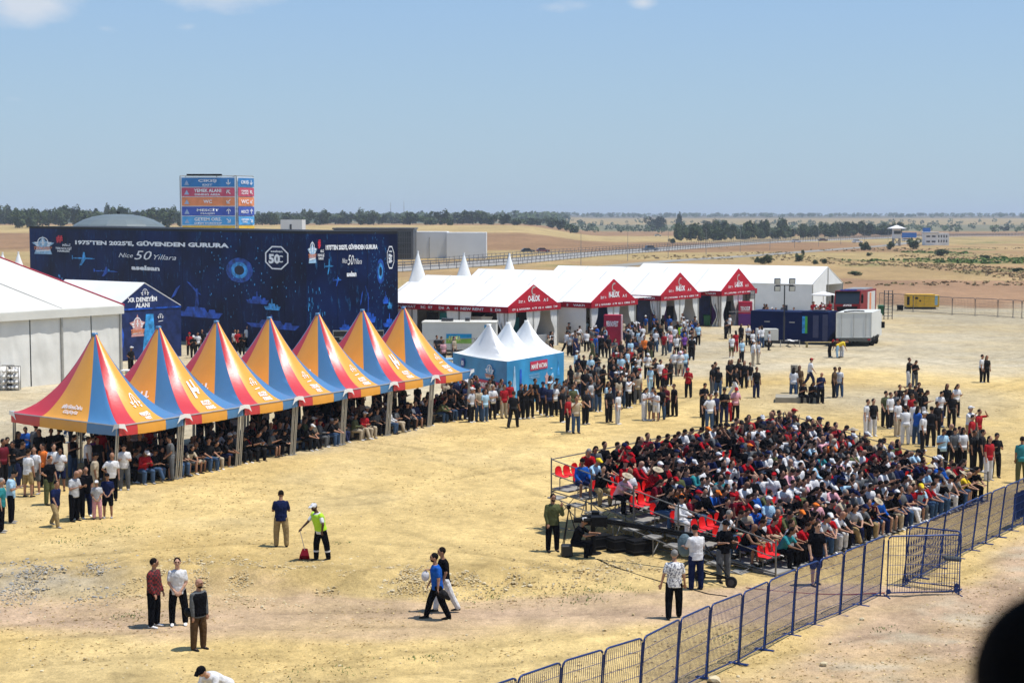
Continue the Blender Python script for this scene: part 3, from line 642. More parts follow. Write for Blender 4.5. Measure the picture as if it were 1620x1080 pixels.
def cloth_wall(o, u, w, h, m, parent, name='wall_panel', seed=0, sag=.05):
    mb = MB(); vs = []; fs = []; nx, nz_ = 22, 16; nn_ = Vector((u.y, -u.x, 0)).normalized(); 
    if nn_.dot(Vector((0, -1, 0))) < 0: nn_ = -nn_
    for i in range(nz_+1):
        for j in range(nx+1):
            a, b2 = j/nx, i/nz_; bow = math.sin(math.pi*a)*math.sin(math.pi*min(1, b2*1.0))
            f_ = noise.noise(Vector((a*3+seed*7, b2*2.2, seed)))*.10+noise.noise(Vector((a*9+seed, b2*3, 5)))*.035
            vs.append(o+u*(w*a)+z*(h*b2)+nn_*((f_)*bow+.02))
    for i in range(nz_):
        for j in range(nx): q = i*(nx+1)+j; fs.append((q, q+1, q+nx+2, q+nx+1))
    mb.raw(vs, fs); return mb.build(name, m, parent, True)
for k in range(10): cloth_wall(d*(2.52*k+.05)-nb*.0, d, 2.42, ev-.45, MQ, t, seed=k+1)
mb = MB(); mb.box(-d*.1+z*(ev-.5)-nb*.34, d*L_, nb*.06, z*.5, MQR); mb.build('gutter_band', None, t)
for k in range(6): mb = MB(); mb.box(d*(5.05*k)-nb*.14-d*.07, d*.14, nb*.12, z*(ev-.1)); mb.build('post', ALU, t)
mb = MB(); mb.poly([z*.0, nb*W_, nb*W_+z*(ev-.1), nb*W_/2+z*(ev+sl_*W_/2-.1), z*(ev-.1)], d*.05, MQ); mb.build('gable_wall', None, t)
# small objects leaning at its wall
FOAM = mat('white_plastic', (.74, .73, .71), .5, .08, 4); STEEL_D = mat('dark_steel', (.05, .05, .055), .5, .2, 5, metal=.3); BLACK = mat('black_plastic', (.008, .008, .009), .6, .3, 5, spec=.1)
for (px, py, w_, h_2, lb) in ((8, 617, 1.1, 1.55, 'grey wire rack of moulded white trays at the left picture edge'), (22, 617, .75, 1.5, 'rack of bulging white moulded trays beside the tent wall')):
    p = P(px, py); tt = thing('tray_rack', lb, 'rack', p); mb = MB()
    for s in (-1, 1):
        for r in (-1, 1): mb.tube([(s*w_/2, r*.2, 0), (s*w_/2, r*.2, h_2)], .02, GALV, 5)
    mb.tube([(-w_/2, -.2, h_2), (w_/2, -.2, h_2), (w_/2, .2, h_2), (-w_/2, .2, h_2)], .02, GALV, 5, True); mb.build('frame', None, tt)
    mb = MB()
    for i in range(4):
        for j in range(3): mb.tube([(w_*(-.3+.3*j), -.16, .2+.34*i), (w_*(-.3+.3*j), -.34, .2+.34*i)], .15, FOAM, 10, r2=.05)
    mb.box((-w_/2, -.15, .03), (w_, 0, 0), (0, .3, 0), (0, 0, h_2-.1), FOAM); mb.build('tray_stack', None, tt, True)
p = P(112, 603); tt = thing('notice_stand', 'white framed notice board against the big tent wall', 'notice board', p); mb = MB(); mb.box((-.6, 0, .35), (1.2, .1, 0), (0, .04, 0), (0, 0, 1.3), FOAM); mb.build('board', None, tt); mb = MB(); mb.tube([(-.62, 0, 0), (-.62, 0, 1.7), (.62, .1, 1.7), (.62, .1, 0)], .025, STEEL_D, 5); mb.build('frame', None, tt)

# ---------------------------------------------------------------- dark blue box building with printed walls
Cn = P(486, 560); dl = Vector((-.686, .728, 0)); dr = Vector((.728, .686, 0)); LL, LRR = 47.0, 9.3; z = Vector((0, 0, 1))
t = thing('printed_box_building', 'tall dark blue box building wrapped in printed anniversary graphics', 'building', Cn)
def print_mat():
    m = bpy.data.materials.new('navy_print'); m.use_nodes = True; nt = m.node_tree; b = nt.nodes['Principled BSDF']; b.inputs['Roughness'].default_value = .5; b.inputs['Specular IOR Level'].default_value = .1
    t = N(nt, 'ShaderNodeTexCoord'); n = N(nt, 'ShaderNodeTexNoise'); n.inputs['Scale'].default_value = .22; n.inputs['Detail'].default_value = 6; nt.links.new(t.outputs['Object'], n.inputs['Vector'])
    r = N(nt, 'ShaderNodeValToRGB'); r.color_ramp.elements[0].position = .35; r.color_ramp.elements[0].color = (.004, .007, .03, 1); r.color_ramp.elements[1].position = .75; r.color_ramp.elements[1].color = (.006, .022, .11, 1)
    nt.links.new(n.outputs[0], r.inputs[0])
    mpx = N(nt, 'ShaderNodeMapping'); mpx.inputs['Scale'].default_value = (1, 1, .35); nt.links.new(t.outputs['Object'], mpx.inputs[0])
    n2 = N(nt, 'ShaderNodeTexNoise'); n2.inputs['Scale'].default_value = 2.6; n2.inputs['Detail'].default_value = 9; n2.inputs['Roughness'].default_value = .75; nt.links.new(mpx.outputs[0], n2.inputs['Vector'])
    r2 = N(nt, 'ShaderNodeMapRange'); r2.inputs[1].default_value = .57; r2.inputs[2].default_value = .80; nt.links.new(n2.outputs[0], r2.inputs[0])
    mx = N(nt, 'ShaderNodeMix', data_type='RGBA'); nt.links.new(r2.outputs[0], mx.inputs[0]); nt.links.new(r.outputs[0], mx.inputs[6]); mx.inputs[7].default_value = (.035, .20, .46, 1); nt.links.new(mx.outputs[2], b.inputs['Base Color'])
    return m
PR = print_mat(); GLOW = mat('print_blue', (.010, .075, .42), .5, .7, 1.6); GLOW2 = mat('print_cyan', (.04, .28, .62), .5, .6, 2.5); PRDK = mat('print_dark', (.004, .008, .03), .5); ROOFD = mat('black_roofing', (.012, .012, .014), .7, .2, 1)
hL, hC, hR = 9.75, 9.5, 9.45
mb = MB(); mb.poly([Vector((0, 0, 0)), dl*LL, dl*LL+z*hL, z*hC], -dl.cross(z)*.0+dr*.15, PR); mb.build('wall', None, t)
mb = MB(); mb.poly([dr*.15, dr*LRR, dr*LRR+z*hR, dr*.15+z*hC], dl*.15, PR); mb.build('wall', None, t)
mb = MB(); mb.box(dr*LRR-dr*.1+dl*.2, dr*.1, dl*LL, z*hR, PR); mb.box(dl*LL-dl*.1+dr*.2, dl*.1, dr*(LRR-.3), z*hL, PR); mb.build('wall', None, t)
mb = MB(); mb.poly([z*hC+dr*.02+dl*.02, dl*LL+z*hL, dl*LL+dr*LRR+z*hL, dr*LRR+z*hR], z*.22, ROOFD); mb.build('roof', None, t)
BB = t
def wall_art(o, u, L_, H, mirror=1.0):
    nrm = u.cross(z); 
    if nrm.y > 0: nrm = -nrm
    q = lambda a, h, off=.03: o+u*(L_*a)+z*(H*h)+nrm*off
    rgt = u if u.x > 0 else -u
    sg = 1
    A_ = lambda a: a
    txt = lambda s, a, h, w_, hh, **k: lettering(s, q(a, h, .0)+nrm*.0, rgt, z, w_*L_, hh*H, k.pop('m', M_WHITE_L), t, off=.04*(1 if rgt.cross(z).dot(nrm) > 0 else -1), **k)
    txt("1975'TEN 2025'E, GÜVENDEN GURURA", .485, .895, .565, .058, bold=.05)
    txt("Nice", .405, .78, .055, .042, bold=0, shear=.35); txt("50", .47, .785, .065, .085, bold=0, shear=.3); txt("Yıllara", .55, .772, .08, .046, bold=0, shear=.35)
    txt("aselsan", .478, .665, .105, .046, bold=.05)
    txt("#", .135, .925, .028, .075, bold=.05, m=mat('print_red', (.60, .02, .04), .5)); txt("MİLLİ", .165, .868, .035, .026, bold=.03, shear=.1); txt("TEKNOLOJİ\nHAMLESİ", .152, .82, .07, .055, bold=.03, shear=.1)
    def shp(polys, a, h, w_, hh, m, name, off=.035):
        mb = MB()
        for pl in polys:
            vs = [q(a+(x-.5)*w_, h+(y_-.5)*hh, off) for x, y_ in pl]; mb.raw(vs, [tuple(range(len(vs)))])
        return mb.build(name, m, t)
    star = [[(.5, 1), (.62, .72), (1, .62), (.78, .42), (.9, .0), (.1, .0), (.22, .42), (0, .62), (.38, .72)]]
    shp(star, .062, .86, .10, .19, mat('print_pale_blue', (.30, .48, .66), .5, .3, 3), 'emblem'); shp(WING, .062, .87, .08, .17, M_WHITE_L, 'emblem', .045); txt("TEKNOFEST", .062, .825, .082, .034, bold=.04, shear=.25, m=mat('print_orange', (.70, .24, .10), .5))
    octo = [(.5+.5*math.cos(R_(a_)), .5+.5*math.sin(R_(a_))) for a_ in range(22, 382, 45)]; inn = [(.5+.445*math.cos(R_(a_)), .5+.445*math.sin(R_(a_))) for a_ in range(22, 382, 45)]
    shp([[octo[i], octo[(i+1) % 8], inn[(i+1) % 8], inn[i]] for i in range(8)], .915, .80, .075*(1.15 if mirror > 1 else 1), .215, M_WHITE_L, 'emblem')
    txt("50", .908, .79, .034, .085, bold=.05); shp(arc(.5, .5, .34, .5, R_(50), R_(310), 12), .928, .79, .020, .06, M_WHITE_L, 'emblem'); txt("aselsan", .915, .855, .035, .018, bold=.03)
    plane = [[(0, .5), (.15, .6), (.75, .62), (1, .5), (.75, .42), (.15, .42)], [(.45, .5), (.62, .5), (.42, -.5), (.34, -.5)], [(.45, .55), (.60, .55), (.56, 1.4), (.50, 1.4)], [(.02, .3), (.06, .3), (.06, .9), (.02, .9)]]
    ship = [[(0, .35), (.1, 0), (.92, 0), (1, .4)], [(.25, .38), (.3, .7), (.65, .7), (.7, .38)], [(.45, .7), (.47, 1.2), (.5, 1.2), (.52, .7)], [(.72, .38), (.74, .6), (.85, .6), (.86, .38)]]
    for a, h, w_, hh, m_, s_ in ((.235, .735, .10, .07, GLOW2, plane), (.325, .615, .10, .05, GLOW, plane), (.335, .62, .06, .02, GLOW2, plane), (.66, .30, .17, .13, GLOW, ship), (.90, .24, .16, .10, GLOW, ship), (.40, .22, .12, .07, GLOW, ship), (.585, .46, .035, .15, GLOW, [[(0, 0), (.5, .25), (1, .9), (.6, .7)]]), (.65, .50, .05, .12, GLOW, [[(.0, 1), (.2, .9), (1, 0), (.7, .1)]]), (.66, .42, .012, .16, GLOW, [[(0, 0), (1, 0), (.7, 1), (.3, 1)]]), (.855, .44, .07, .09, GLOW, ship), (.90, .39, .05, .08, GLOW2, ship), (.49, .17, .09, .03, GLOW2, ship)):
        shp(s_, a, h, w_, hh, m_, 'printed_picture')
    shp(arc(.5, .5, 0, .5, 0, 2*math.pi, 20), .80, .68, .085, .22, mat('print_glow_dim', (.01, .06, .30), .5, .8, 2), 'printed_picture', .03)
    shp(arc(.5, .5, .28, .48, 0, 2*math.pi, 20), .80, .68, .055, .15, GLOW2, 'printed_picture', .04); shp(arc(.5, .5, 0, .28, 0, 2*math.pi, 16), .80, .68, .055, .15, PRDK, 'printed_picture', .045)
    rg = random.Random(5); sp = []
    for i in range(90):
        x, y_ = rg.gauss(.5, .32), rg.gauss(.5, .3); s1 = rg.uniform(.004, .012); sp.append([(x, y_), (x+s1, y_), (x+s1, y_+s1*3), (x, y_+s1*3)])
    shp(sp, .79, .62, .22, .5, GLOW2, 'printed_picture', .03)
    sp = []
    for i in range(70):
        x, y_ = rg.random(), rg.random()**1.5; s1 = rg.uniform(.01, .03); sp.append([(x, y_), (x+s1, y_), (x+s1, y_+s1*rg.uniform(1, 5)), (x, y_+s1*2)])
    shp(sp, .10, .30, .18, .55, GLOW2, 'printed_picture', .03)
wall_art(dl*LL, -dl, LL, 9.45); wall_art(Vector((0, 0, 0)), dr, LRR, 9.4, 2)
mb = MB()
for k in range(1, 16): mb.box(dl*(3.05*k)-dr*.012, dl*.03, dr*.01, z*9.5)
for k in range(1, 3): mb.box(dr*(3.05*k)-dl*.012, dr*.03, dl*.01, z*9.4)
mb.build('panel_seam', PRDK, BB)
# dome tent behind it
p = PD(188, 366, 260); Rr = 82*260/FP; apex = PD(188, 338.5, 260).z; t = thing('dome_tent', 'large grey faceted dome tent rising behind the blue box building', 'dome tent', (p.x, 260, 0)); mb = MB(); vs = []; fs = []; nn = 14; kk = 7
base_z = 7.2
for i in range(kk+1):
    a = i/kk
    for j in range(nn): th = 2*math.pi*j/nn+.2; vs.append((Rr*1.02*math.cos(th)*math.sin(a*math.pi/2)**.9, Rr*1.02*math.sin(th)*math.sin(a*math.pi/2)**.9, base_z+(apex-base_z)*math.cos(a*math.pi/2)))
for i in range(kk):
    for j in range(nn): fs.append((i*nn+j, (i+1)*nn+j, (i+1)*nn+(j+1) % nn, i*nn+(j+1) % nn))
b0 = kk*nn; vs2 = [(v[0], v[1], 0) for v in vs[b0:]]; vs += vs2
for j in range(nn): fs.append((b0+j, b0+nn+j, b0+nn+(j+1) % nn, b0+(j+1) % nn))
mb.raw(vs, fs); mb.build('dome_skin', mat('dome_grey', (.13, .16, .17), .5, .08, .4), t); mb = MB(); mb.cyl((0, 0, apex-.1), (0, 0, 1), .25, .5, ROOFD, 8); mb.build('vent_cap', None, t)
# ---------------------------------------------------------------- blue fronted tent beside the big marquee
pk = PD(217, 450, 122); eL_ = PD(180, 477, 119.5); eR_ = PD(287, 493, 117.5+9)
fr = Vector((eR_.x-eL_.x, eR_.y-eL_.y, 0)); fl_ = fr.length; fr.normalize(); bkv = Vector((-fr.y, fr.x, 0)); 
A0 = Vector((PD(184, 480, 120).x, 120, 0)); evz = 4.25
fr = Vector((.62, .78, 0)).normalized(); bkv = Vector((-.78, .62, 0)); w_ = 8.2
A0 = P(183, 572); A0 = Vector((A0.x, A0.y, 0)); sc_ = A0.y
t = thing('blue_front_tent', 'white roofed tent with a navy printed gable front, beside the big white marquee', 'tent', A0)
w_ = 0; 
for s in np.arange(4, 14, .05):
    v = A0+fr*s
    if pix((v.x, v.y, 0))[0] >= 287: w_ = s; break
zc = lambda s, py: CH-(py-HZ)/FP*(A0+fr*s).y
eh0, eh1 = zc(0, 478), zc(w_, 494); ep = zc(w_*.38, 449); 
eh = (eh0+eh1)/2; mid = fr*w_*.45
mb = MB(); mb.poly([z*eh, fr*w_+z*eh, mid+z*ep], bkv*.1, NAVY); gbl = mb.build('gable', None, t)
mb = MB(); mb.box(Vector(), fr*w_, bkv*.1, z*(eh-.02), NAVY); mb.build('front_wall', None, t)
mb = MB(); mb.poly([z*(eh+.02), mid+z*(ep+.05), mid+z*(ep+.05)+bkv*10, z*(eh+.02)+bkv*10], z*.06, H_WHT); mb.poly([mid+z*(ep+.05), fr*w_+z*(eh+.02), fr*w_+z*(eh+.02)+bkv*10, mid+z*(ep+.05)+bkv*10], z*.06, H_WHT); mb.build('roof', None, t)
mb = MB(); mb.box(bkv*.15, fr*.08, bkv*9.8, z*eh, WALLW); mb.box(fr*w_-fr*.08+bkv*.15, fr*.08, bkv*9.8, z*eh, WALLW); mb.build('side_wall', None, t)
mb = MB(); mb.box(-bkv*.05+z*(eh-.12), fr*w_, bkv*.04, z*.12, GLOW); mb.build('trim', None, t)
lettering("XR DENEYİM\nALANI", mid-fr*w_*.04+z*(eh+.48), fr, z, w_*.44, (ep-eh)*.50, M_WHITE_L, t, .04, 0, .02)
def emb(c, u, w2, h2, m, parent, polys=WING, off=.03, nm='emblem'):
    nrm = u.cross(z); mb = MB()
    for pl in polys: mb.raw([c+u*((x-.5)*w2)+z*((y_-.5)*h2)+nrm*off for x, y_ in pl], [tuple(range(len(pl)))])
    return mb.build(nm, m, parent)
PO = mat('print_orange', (.70, .24, .10), .5)
STAR = [[(.5, 1), (.62, .72), (1, .62), (.78, .42), (.9, .0), (.1, .0), (.22, .42), (0, .62), (.38, .72)]]
emb(mid+z*(ep-.75), fr, .8, .9, M_WHITE_L, t); emb(fr*w_*.33+z*(eh-1.3), fr, 1.5, 1.7, mat('print_pink', (.60, .32, .30), .5), t, STAR, .02); emb(fr*w_*.33+z*(eh-1.3), fr, 1.2, 1.4, M_WHITE_L, t); lettering("TEKNOFEST", fr*w_*.33+z*(eh-1.75), fr, z, 1.3, .3, PO, t, .04, .2, .05)
emb(fr*w_*.68+z*(eh-.8), fr, .6, .7, M_WHITE_L, t); emb(fr*w_*.5+z*(eh-2), fr, 1.3, 3.0, GLOW2, t, [[(0, 0), (1, 0), (.85, 1), (.3, 1)]], .02, 'printed_picture'); emb(fr*w_*.06+z*(eh-2.2), fr, 1.4, 2.6, GLOW, t, arc(.3, .5, 0, .5, -1.6, 1.6, 12), .02, 'printed_picture')

# ---------------------------------------------------------------- scaffold sign tower
TD = 190.0; sx = lambda px: PD(px, 300, TD).x; sz = lambda py: PD(300, py, TD).z
t = thing('sign_tower', 'scaffold sign tower with stacked coloured direction panels rising behind the blue box', 'sign tower', (sx(330), TD, 0)); ox = sx(330)
x0, x1, x2, x3 = sx(285)-ox, sx(374)-ox, sx(376)-ox, sx(397)-ox; dep = 1.2
mb = MB(); H_ = sz(278)
side_d = Vector((.55, .83, 0)); sw = (x3-x1)/.55*1.0; s_far = Vector((x1, 0, 0))+side_d*sw*.93
for q in (Vector((x0, 0, 0)), Vector((x1, 0, 0)), s_far, Vector((x0, dep+2, 0)), Vector((x1*.3, 0, 0))): mb.tube([q, q+z*H_], .06, GALV, 5)
for k in range(9):
    zz = H_*k/8
    mb.tube([(x0, .1, zz), (x1, .1, zz)], .04, GALV, 4); mb.tube([(x1, .1, zz), s_far+z*zz], .04, GALV, 4)
    if k < 8: mb.tube([(x0, .15, zz), (x1, .15, zz+H_/8)], .03, GALV, 4)
mb.build('scaffold', None, t)
mb = MB(); mb.box((sx(296)-ox, -.2, H_+.02), (sx(351)-sx(296), 0, 0), (0, .5, 0), (0, 0, .18), BLACK); mb.build('top_banner_roll', None, t)
cols = [('sign_blue', (.05, .22, .50)), ('sign_red', (.60, .10, .16)), ('sign_orange', (.78, .27, .12)), ('sign_indigo', (.07, .12, .45)), ('sign_sky', (.10, .38, .72)), ('sign_yellow', (.80, .50, .06))]
ys = [281.5, 297, 312, 327, 342.5, 357, 372]
names = [("ÇIKIŞ", "EXIT", 'D'), ("YEMEK ALANI", "DINING AREA", 'UL'), ("WC", "", 'DL'), ("MESCİT", "MASJID", 'U'), ("GETEM ORS.", "GETEM WORKSHOP", 'DR'), ("TEKNOLOJİ", "", '')]
mb = MB(); mb.box((x0+.1, -.06, sz(374)), (x1-x0-.2, 0, 0), (0, .05, 0), (0, 0, sz(280)-sz(374)), T_WHT); mb.build('backing', None, t)
mb = MB(); mb.box(Vector((x1+.12, -.06, sz(374))), side_d*sw*.9, Vector((0, .05, 0)), (0, 0, sz(280)-sz(374)), T_WHT); mb.build('backing', None, t)
arrows = {'D': -90, 'UL': 135, 'DL': 225, 'U': 90, 'DR': -45}
for i, (cn, cc) in enumerate(cols):
    m_ = mat(cn, cc, .5, .12, 1.5); za, zb = sz(ys[i]), sz(ys[i+1])+.10; pn = MB(); pn.box((x0+.2, -.10, zb), (x1-x0-.4, 0, 0), (0, .03, 0), (0, 0, za-zb)); po = pn.build('panel', m_, t)
    pn = MB(); pn.box(Vector((x1+.2, -.08, zb))-Vector((side_d.y, -side_d.x, 0))*(-.04), side_d*sw*.86, Vector((.03, -.03, 0)), (0, 0, za-zb)); pn.build('panel', m_, t)
    a_, b2, ar = names[i]; cm = (za+zb)/2; wdt = x1-x0
    nl = lambda s, c_, u_, w2, h2: lettering(s, c_, u_, z, w2, h2, M_WHITE_L, t, .03, 0, .03)
    nl(a_, Vector((x0+wdt*.49, -.10, cm+(.17 if b2 else 0))), Vector((1, 0, 0)), min(.62, .075*len(a_)+.05)*wdt*.78, .40)
    if b2: nl(b2, Vector((x0+wdt*.49, -.10, cm-.30)), Vector((1, 0, 0)), min(.62, .05*len(b2)+.02)*wdt*.8, .24)
    sc2 = Vector((x1+.2, -.12, cm))+side_d*sw*.34+Vector((.83, -.55, 0))*.10; nl(a_.replace(' ', '\n'), sc2, side_d, sw*.42, .5)
    if ar:
        an = R_(arrows[ar]); dx, dz = math.cos(an), math.sin(an); mb = MB()
        for cc_, u_, k in ((Vector((x0+wdt*.86, -.14, cm)), Vector((1, 0, 0)), .34), (Vector((x1+.2, -.16, cm))+side_d*sw*.7+Vector((.83, -.55, 0))*.12, side_d, .3)):
            tip = cc_+u_*dx*k+z*dz*k; tail = cc_-u_*dx*k-z*dz*k; nx = -dz; nz2 = dx
            mb.poly([tail+(u_*nx+z*nz2)*.05, tail-(u_*nx+z*nz2)*.05, tip-(u_*nx+z*nz2)*.05, tip+(u_*nx+z*nz2)*.05], (0, -.02, 0))
            for sg in (1, -1): e = tip-(u_*dx+z*dz)*k*.75+(u_*nx+z*nz2)*sg*k*.75; wv_ = (u_*dx+z*dz)*.13; mb.poly([tip, e, e-wv_, tip-wv_], (0, -.02, 0))
        mb.build('arrow', M_WHITE_L, t)
    mb = MB(); mb.poly([(x0+.5, -.12, zb+.2), (x0+1.1, -.12, zb+.2), (x0+.8, -.12, za-.25)], (0, -.01, 0)); mb.build('pictogram', mat('sign_pale', (.35, .45, .62), .5), t)

# ---------------------------------------------------------------- bright blue booth with three white peaks
Cq = P(802, 645); Rq = P(892, 625); Lq = P(716, 626); Cq.z = Rq.z = Lq.z = 0
t = thing('blue_booth', 'bright blue walled booth with three white peaked roofs and red signs', 'booth', Cq); ur = Rq-Cq; ul = Lq-Cq; LR_, LL_ = ur.length, ul.length; ur.normalize(); ul.normalize()
SKY = mat('booth_blue', (.03, .26, .52), .45, .25, .7); BRED = mat('sign_crimson', (.50, .03, .08), .5); bh = 2.62
mb = MB(); mb.box(Vector(), ur*LR_, ul*.06, z*bh, SKY); mb.build('wall', None, t); mb = MB(); mb.box(ur*.06+ul*.001, ul*LL_, ur*.06, z*bh, SKY); mb.build('wall', None, t)
mb = MB(); mb.box(ul*LL_+ur*.1, ur*(LR_-.1), -ul*.06, z*(bh-.02), SKY); mb.box(ur*LR_+ul*.1, ul*(LL_-.2), -ur*.06, z*(bh-.02), SKY); mb.build('wall', None, t)
for k in range(3):
    a = ur*(LR_*k/3); b_ = ur*(LR_*(k+1)/3); C4 = [a+ul*LL_, a, b_, b_+ul*LL_]; C4 = [(c.x, c.y) for c in C4]; cc = sum((Vector((*c, 0)) for c in C4), Vector())/4
    pyk = (513, 510, 507)[k]; wy_ = (cc+Cq).y; pkz = CH-(pyk-HZ)*wy_/FP
    canopy(C4, bh+.02, pkz, .04, [[(1, T_WHT)]]*4, t, 'canopy', 1.75, 14, 0, 6); mb = MB(); mb.tube([(cc.x, cc.y, pkz-.08), (cc.x, cc.y, pkz+.02)], .16, T_WHT, 10); mb.build('peak_cap', None, t, True)
def sign(c, u, w2, h2, s, thick=.03):
    nrm = u.cross(z); mb = MB(); mb.box(c-u*w2/2-z*h2/2, u*w2, nrm*thick, z*h2, BRED); so_ = mb.build('sign_board', None, t); lettering(s, c+nrm*thick, u, z, w2*.9, h2*.68, M_WHITE_L, t, .04, 0, .015)
sign(ur*LR_*.54+z*(bh-.50), ur, LR_*.30, .52, "MAVİ VATAN"); sign(-(-ul*LL_*.45)+z*(bh-1.52), -ul, LL_*.82, .50, "SİMÜLATÖR DENEYİM MERKEZİ")
PP = mat('print_pale_blue', (.30, .48, .66), .5)
emb(ul*LL_*.30+z*(bh-.72), -ul, 1.15, .85, PP, t, STAR, .02); emb(ul*LL_*.30+z*(bh-.70), -ul, 1.1, .85, M_WHITE_L, t); lettering("TEKNOFEST", ul*LL_*.30+z*(bh-.98), -ul, z, 1.1, .2, PO, t, .04, .2, .04)
emb(ul*LL_*.80+z*(bh-.5), -ul, .55, .55, mat('print_deep_blue', (.01, .05, .30), .5), t, arc(.5, .5, 0, .5, 0, 6.29, 14), .02); lettering("10", ul*LL_*.80+z*(bh-.5), -ul, z, .3, .3, M_WHITE_L, t, .04, 0, .03)
for a, h_2, w2, h3, m_, s_ in ((.12, 1.5, .5, 1.6, PP, [[(0, 0), (1, 0), (.6, 1), (.4, 1)]]), (.46, 1.55, 1.3, .3, PP, [[(0, .7), (1, .7), (1, .8), (0, .8)], [(0, .3), (1, .3), (1, .4), (0, .4)], [(.1, 0), (1, 0), (1, .1), (.1, .1)]]), (.68, 1.3, .55, .75, mat('print_pink', (.6, .3, .3), .5), STAR), (.68, 1.3, .45, .6, M_WHITE_L, WING), (.9, 1.9, .5, 1.2, GLOW2, [[(0, 0), (.7, 0), (.4, 1)]]), (.22, 1.2, .3, 1.7, GLOW, [[(0, 0), (1, 0), (1, 1), (.3, 1)]]), (.62, .5, .5, .9, mat('print_pink', (.6, .3, .3), .5), arc(.5, .5, 0, .5, 0, 6.3, 12))):
    emb(ur*LR_*a+z*h_2, ur, w2, h3, m_, t, s_, .022, 'printed_picture')
# ================================================================ OBJECTS OF THE SITE
z = Vector((0, 0, 1))
GLASSD = mat('dark_glass', (.015, .018, .022), .12, .1, 1, spec=.6); RUB = mat('rubber', (.015, .015, .015), .85, .2, 6); CREAM = mat('cream_panel', (.66, .64, .56), .5, .06, .8, .05, 3); TRW = mat('trailer_white', (.62, .62, .58), .5, .05, .8, .04, 3)
GRN = mat('sign_green', (.20, .42, .05), .5); SBL = mat('sign_cyan_blue', (.01, .26, .52), .5); BIN = mat('bin_green', (.015, .10, .035), .5)
def basis(deg):
    "unit vectors: u along the object's length at 'deg' from +x, v to its left"
    a = R_(deg); return Vector((math.cos(a), math.sin(a), 0)), Vector((-math.sin(a), math.cos(a), 0))
def wheel(parent, c, ax, r, w, rim=ALU):
    mb = MB(); a = Vector(ax).normalized(); mb.cyl(Vector(c)-a*w/2, a, r, w, RUB, 18); o = mb.build('wheel', None, parent); mb = MB(); mb.cyl(Vector(c)-a*(w/2+.01), a, r*.55, w+.02, rim, 12); mb.build('rim', None, o); return o
# --- catering trailers behind the striped tents
def trailer(px, py, L_, D_, H_, name, lb, signs, deg=-36):
    p = P(px, py); t = thing(name, lb, 'trailer', p); u, v = basis(deg)
    mb = MB(); mb.box(z*.45, u*L_, v*D_, z*(H_-.45)); b_ = mb.build('body', TRW, t)
    mb = MB(); mb.box(-u*.04-v*.04+z*H_, u*(L_+.08), v*(D_+.08), z*.09); mb.build('roof_edge', CREAM, t)
    mb = MB(); mb.box(u*L_*.12+z*.25+v*.1, u*L_*.76, v*(D_-.2), z*.2); mb.build('chassis', STEEL_D, t)
    for s in (.2, .8):
        wheel(t, u*L_*s-v*.02+z*.33, v, .33, .2); wheel(t, u*L_*s+v*(D_+.02)+z*.33, v, .33, .2)
    mb = MB(); mb.box(u*L_*.25+v*D_*.3+z*(H_+.09), u*.9, v*.7, z*.22); mb.cyl(u*L_*.6+v*D_*.5+z*(H_+.09), z, .2, .25, STEEL_D, 10); mb.build('roof_vent', STEEL_D, t)
    for (a, h_2, w2, h3) in signs:
        mb = MB(); mb.box(u*(a)-v*.03+z*h_2, u*w2, v*.02, z*h3*.55, GRN); mb.box(u*(a)-v*.03+z*(h_2+h3*.55), u*w2, v*.02, z*h3*.45, SBL); mb.build('sign_board', None, t)
        if w2 > 1.5: lettering("AKATA", u*(a+w2*.32)-v*.03+z*(h_2+h3*.5), u, z, w2*.5, h3*.6, mat('sign_lime', (.55, .62, .15), .5), t, .04)
    return t
trailer(668, 562, 5.8, 2.3, 2.55, 'catering_trailer', 'long cream trailer with two blue and green signs behind the mesh fence', [(1.9, .95, 2.0, .75), (4.9, 1.9, .55, .5)], -3)
trailer(762, 551, 2.4, 2.3, 2.55, 'catering_trailer', 'shorter cream trailer with one small sign, behind the white peaked booth roofs', [(1.2, 2.0, .5, .4)], -6)
# mesh fence in front of the trailers
def mesh_panel(a, b_, h, m, name, lb, group, lean=Vector((0, 0, 0)), feet=True, wires=.06, rr=.024, cat='fence'):
    a = Vector(a); b_ = Vector(b_); t = thing(name, lb, cat, a, 0, group); d = b_-a; L_ = d.length; d.normalize(); up = (z*h+lean)
    c = .12; mb = MB(); q = lambda s, k: d*s+up*k
    pts = [q(.02, .06), q(.02, 1-c/h)]+[q(.02+c*(1-math.cos(x)), 1-c/h+c/h*math.sin(x)) for x in (R_(30), R_(60))]+[q(.02+c, 1), q(L_-c-.02, 1)]+[q(L_-.02-c*(1-math.cos(x)), 1-c/h+c/h*math.sin(x)) for x in (R_(60), R_(30))]+[q(L_-.02, 1-c/h), q(L_-.02, .06)]
    mb.tube(pts, rr, m, 6, True); mb.build('frame', None, t, True)
    mb = MB(); n = int((L_-.1)/wires)
    for i in range(1, n): mb.tube([q(.02+(L_-.04)*i/n, .07), q(.02+(L_-.04)*i/n, .99)], .0075, m, 3)
    for k in (.2, .36, .52, .68, .84): mb.tube([q(.03, k), q(L_-.03, k)], .0075, m, 3)
    mb.build('wire_mesh', None, t)
    if feet:
        for s in (.02, L_-.02):
            mb = MB(); nn = Vector((-d.y, d.x, 0)); mb.tube([d*s-nn*.26, d*s+nn*.26+z*.0], .022, m, 5); mb.tube([d*s, q(s, .08)], .024, m, 5); mb.build('foot', None, t)
    return t
FGREY = mat('fence_grey', (.12, .12, .13), .5, .1, 3, metal=.4)
w_a = P(636, 582); w_b = P(790, 573)
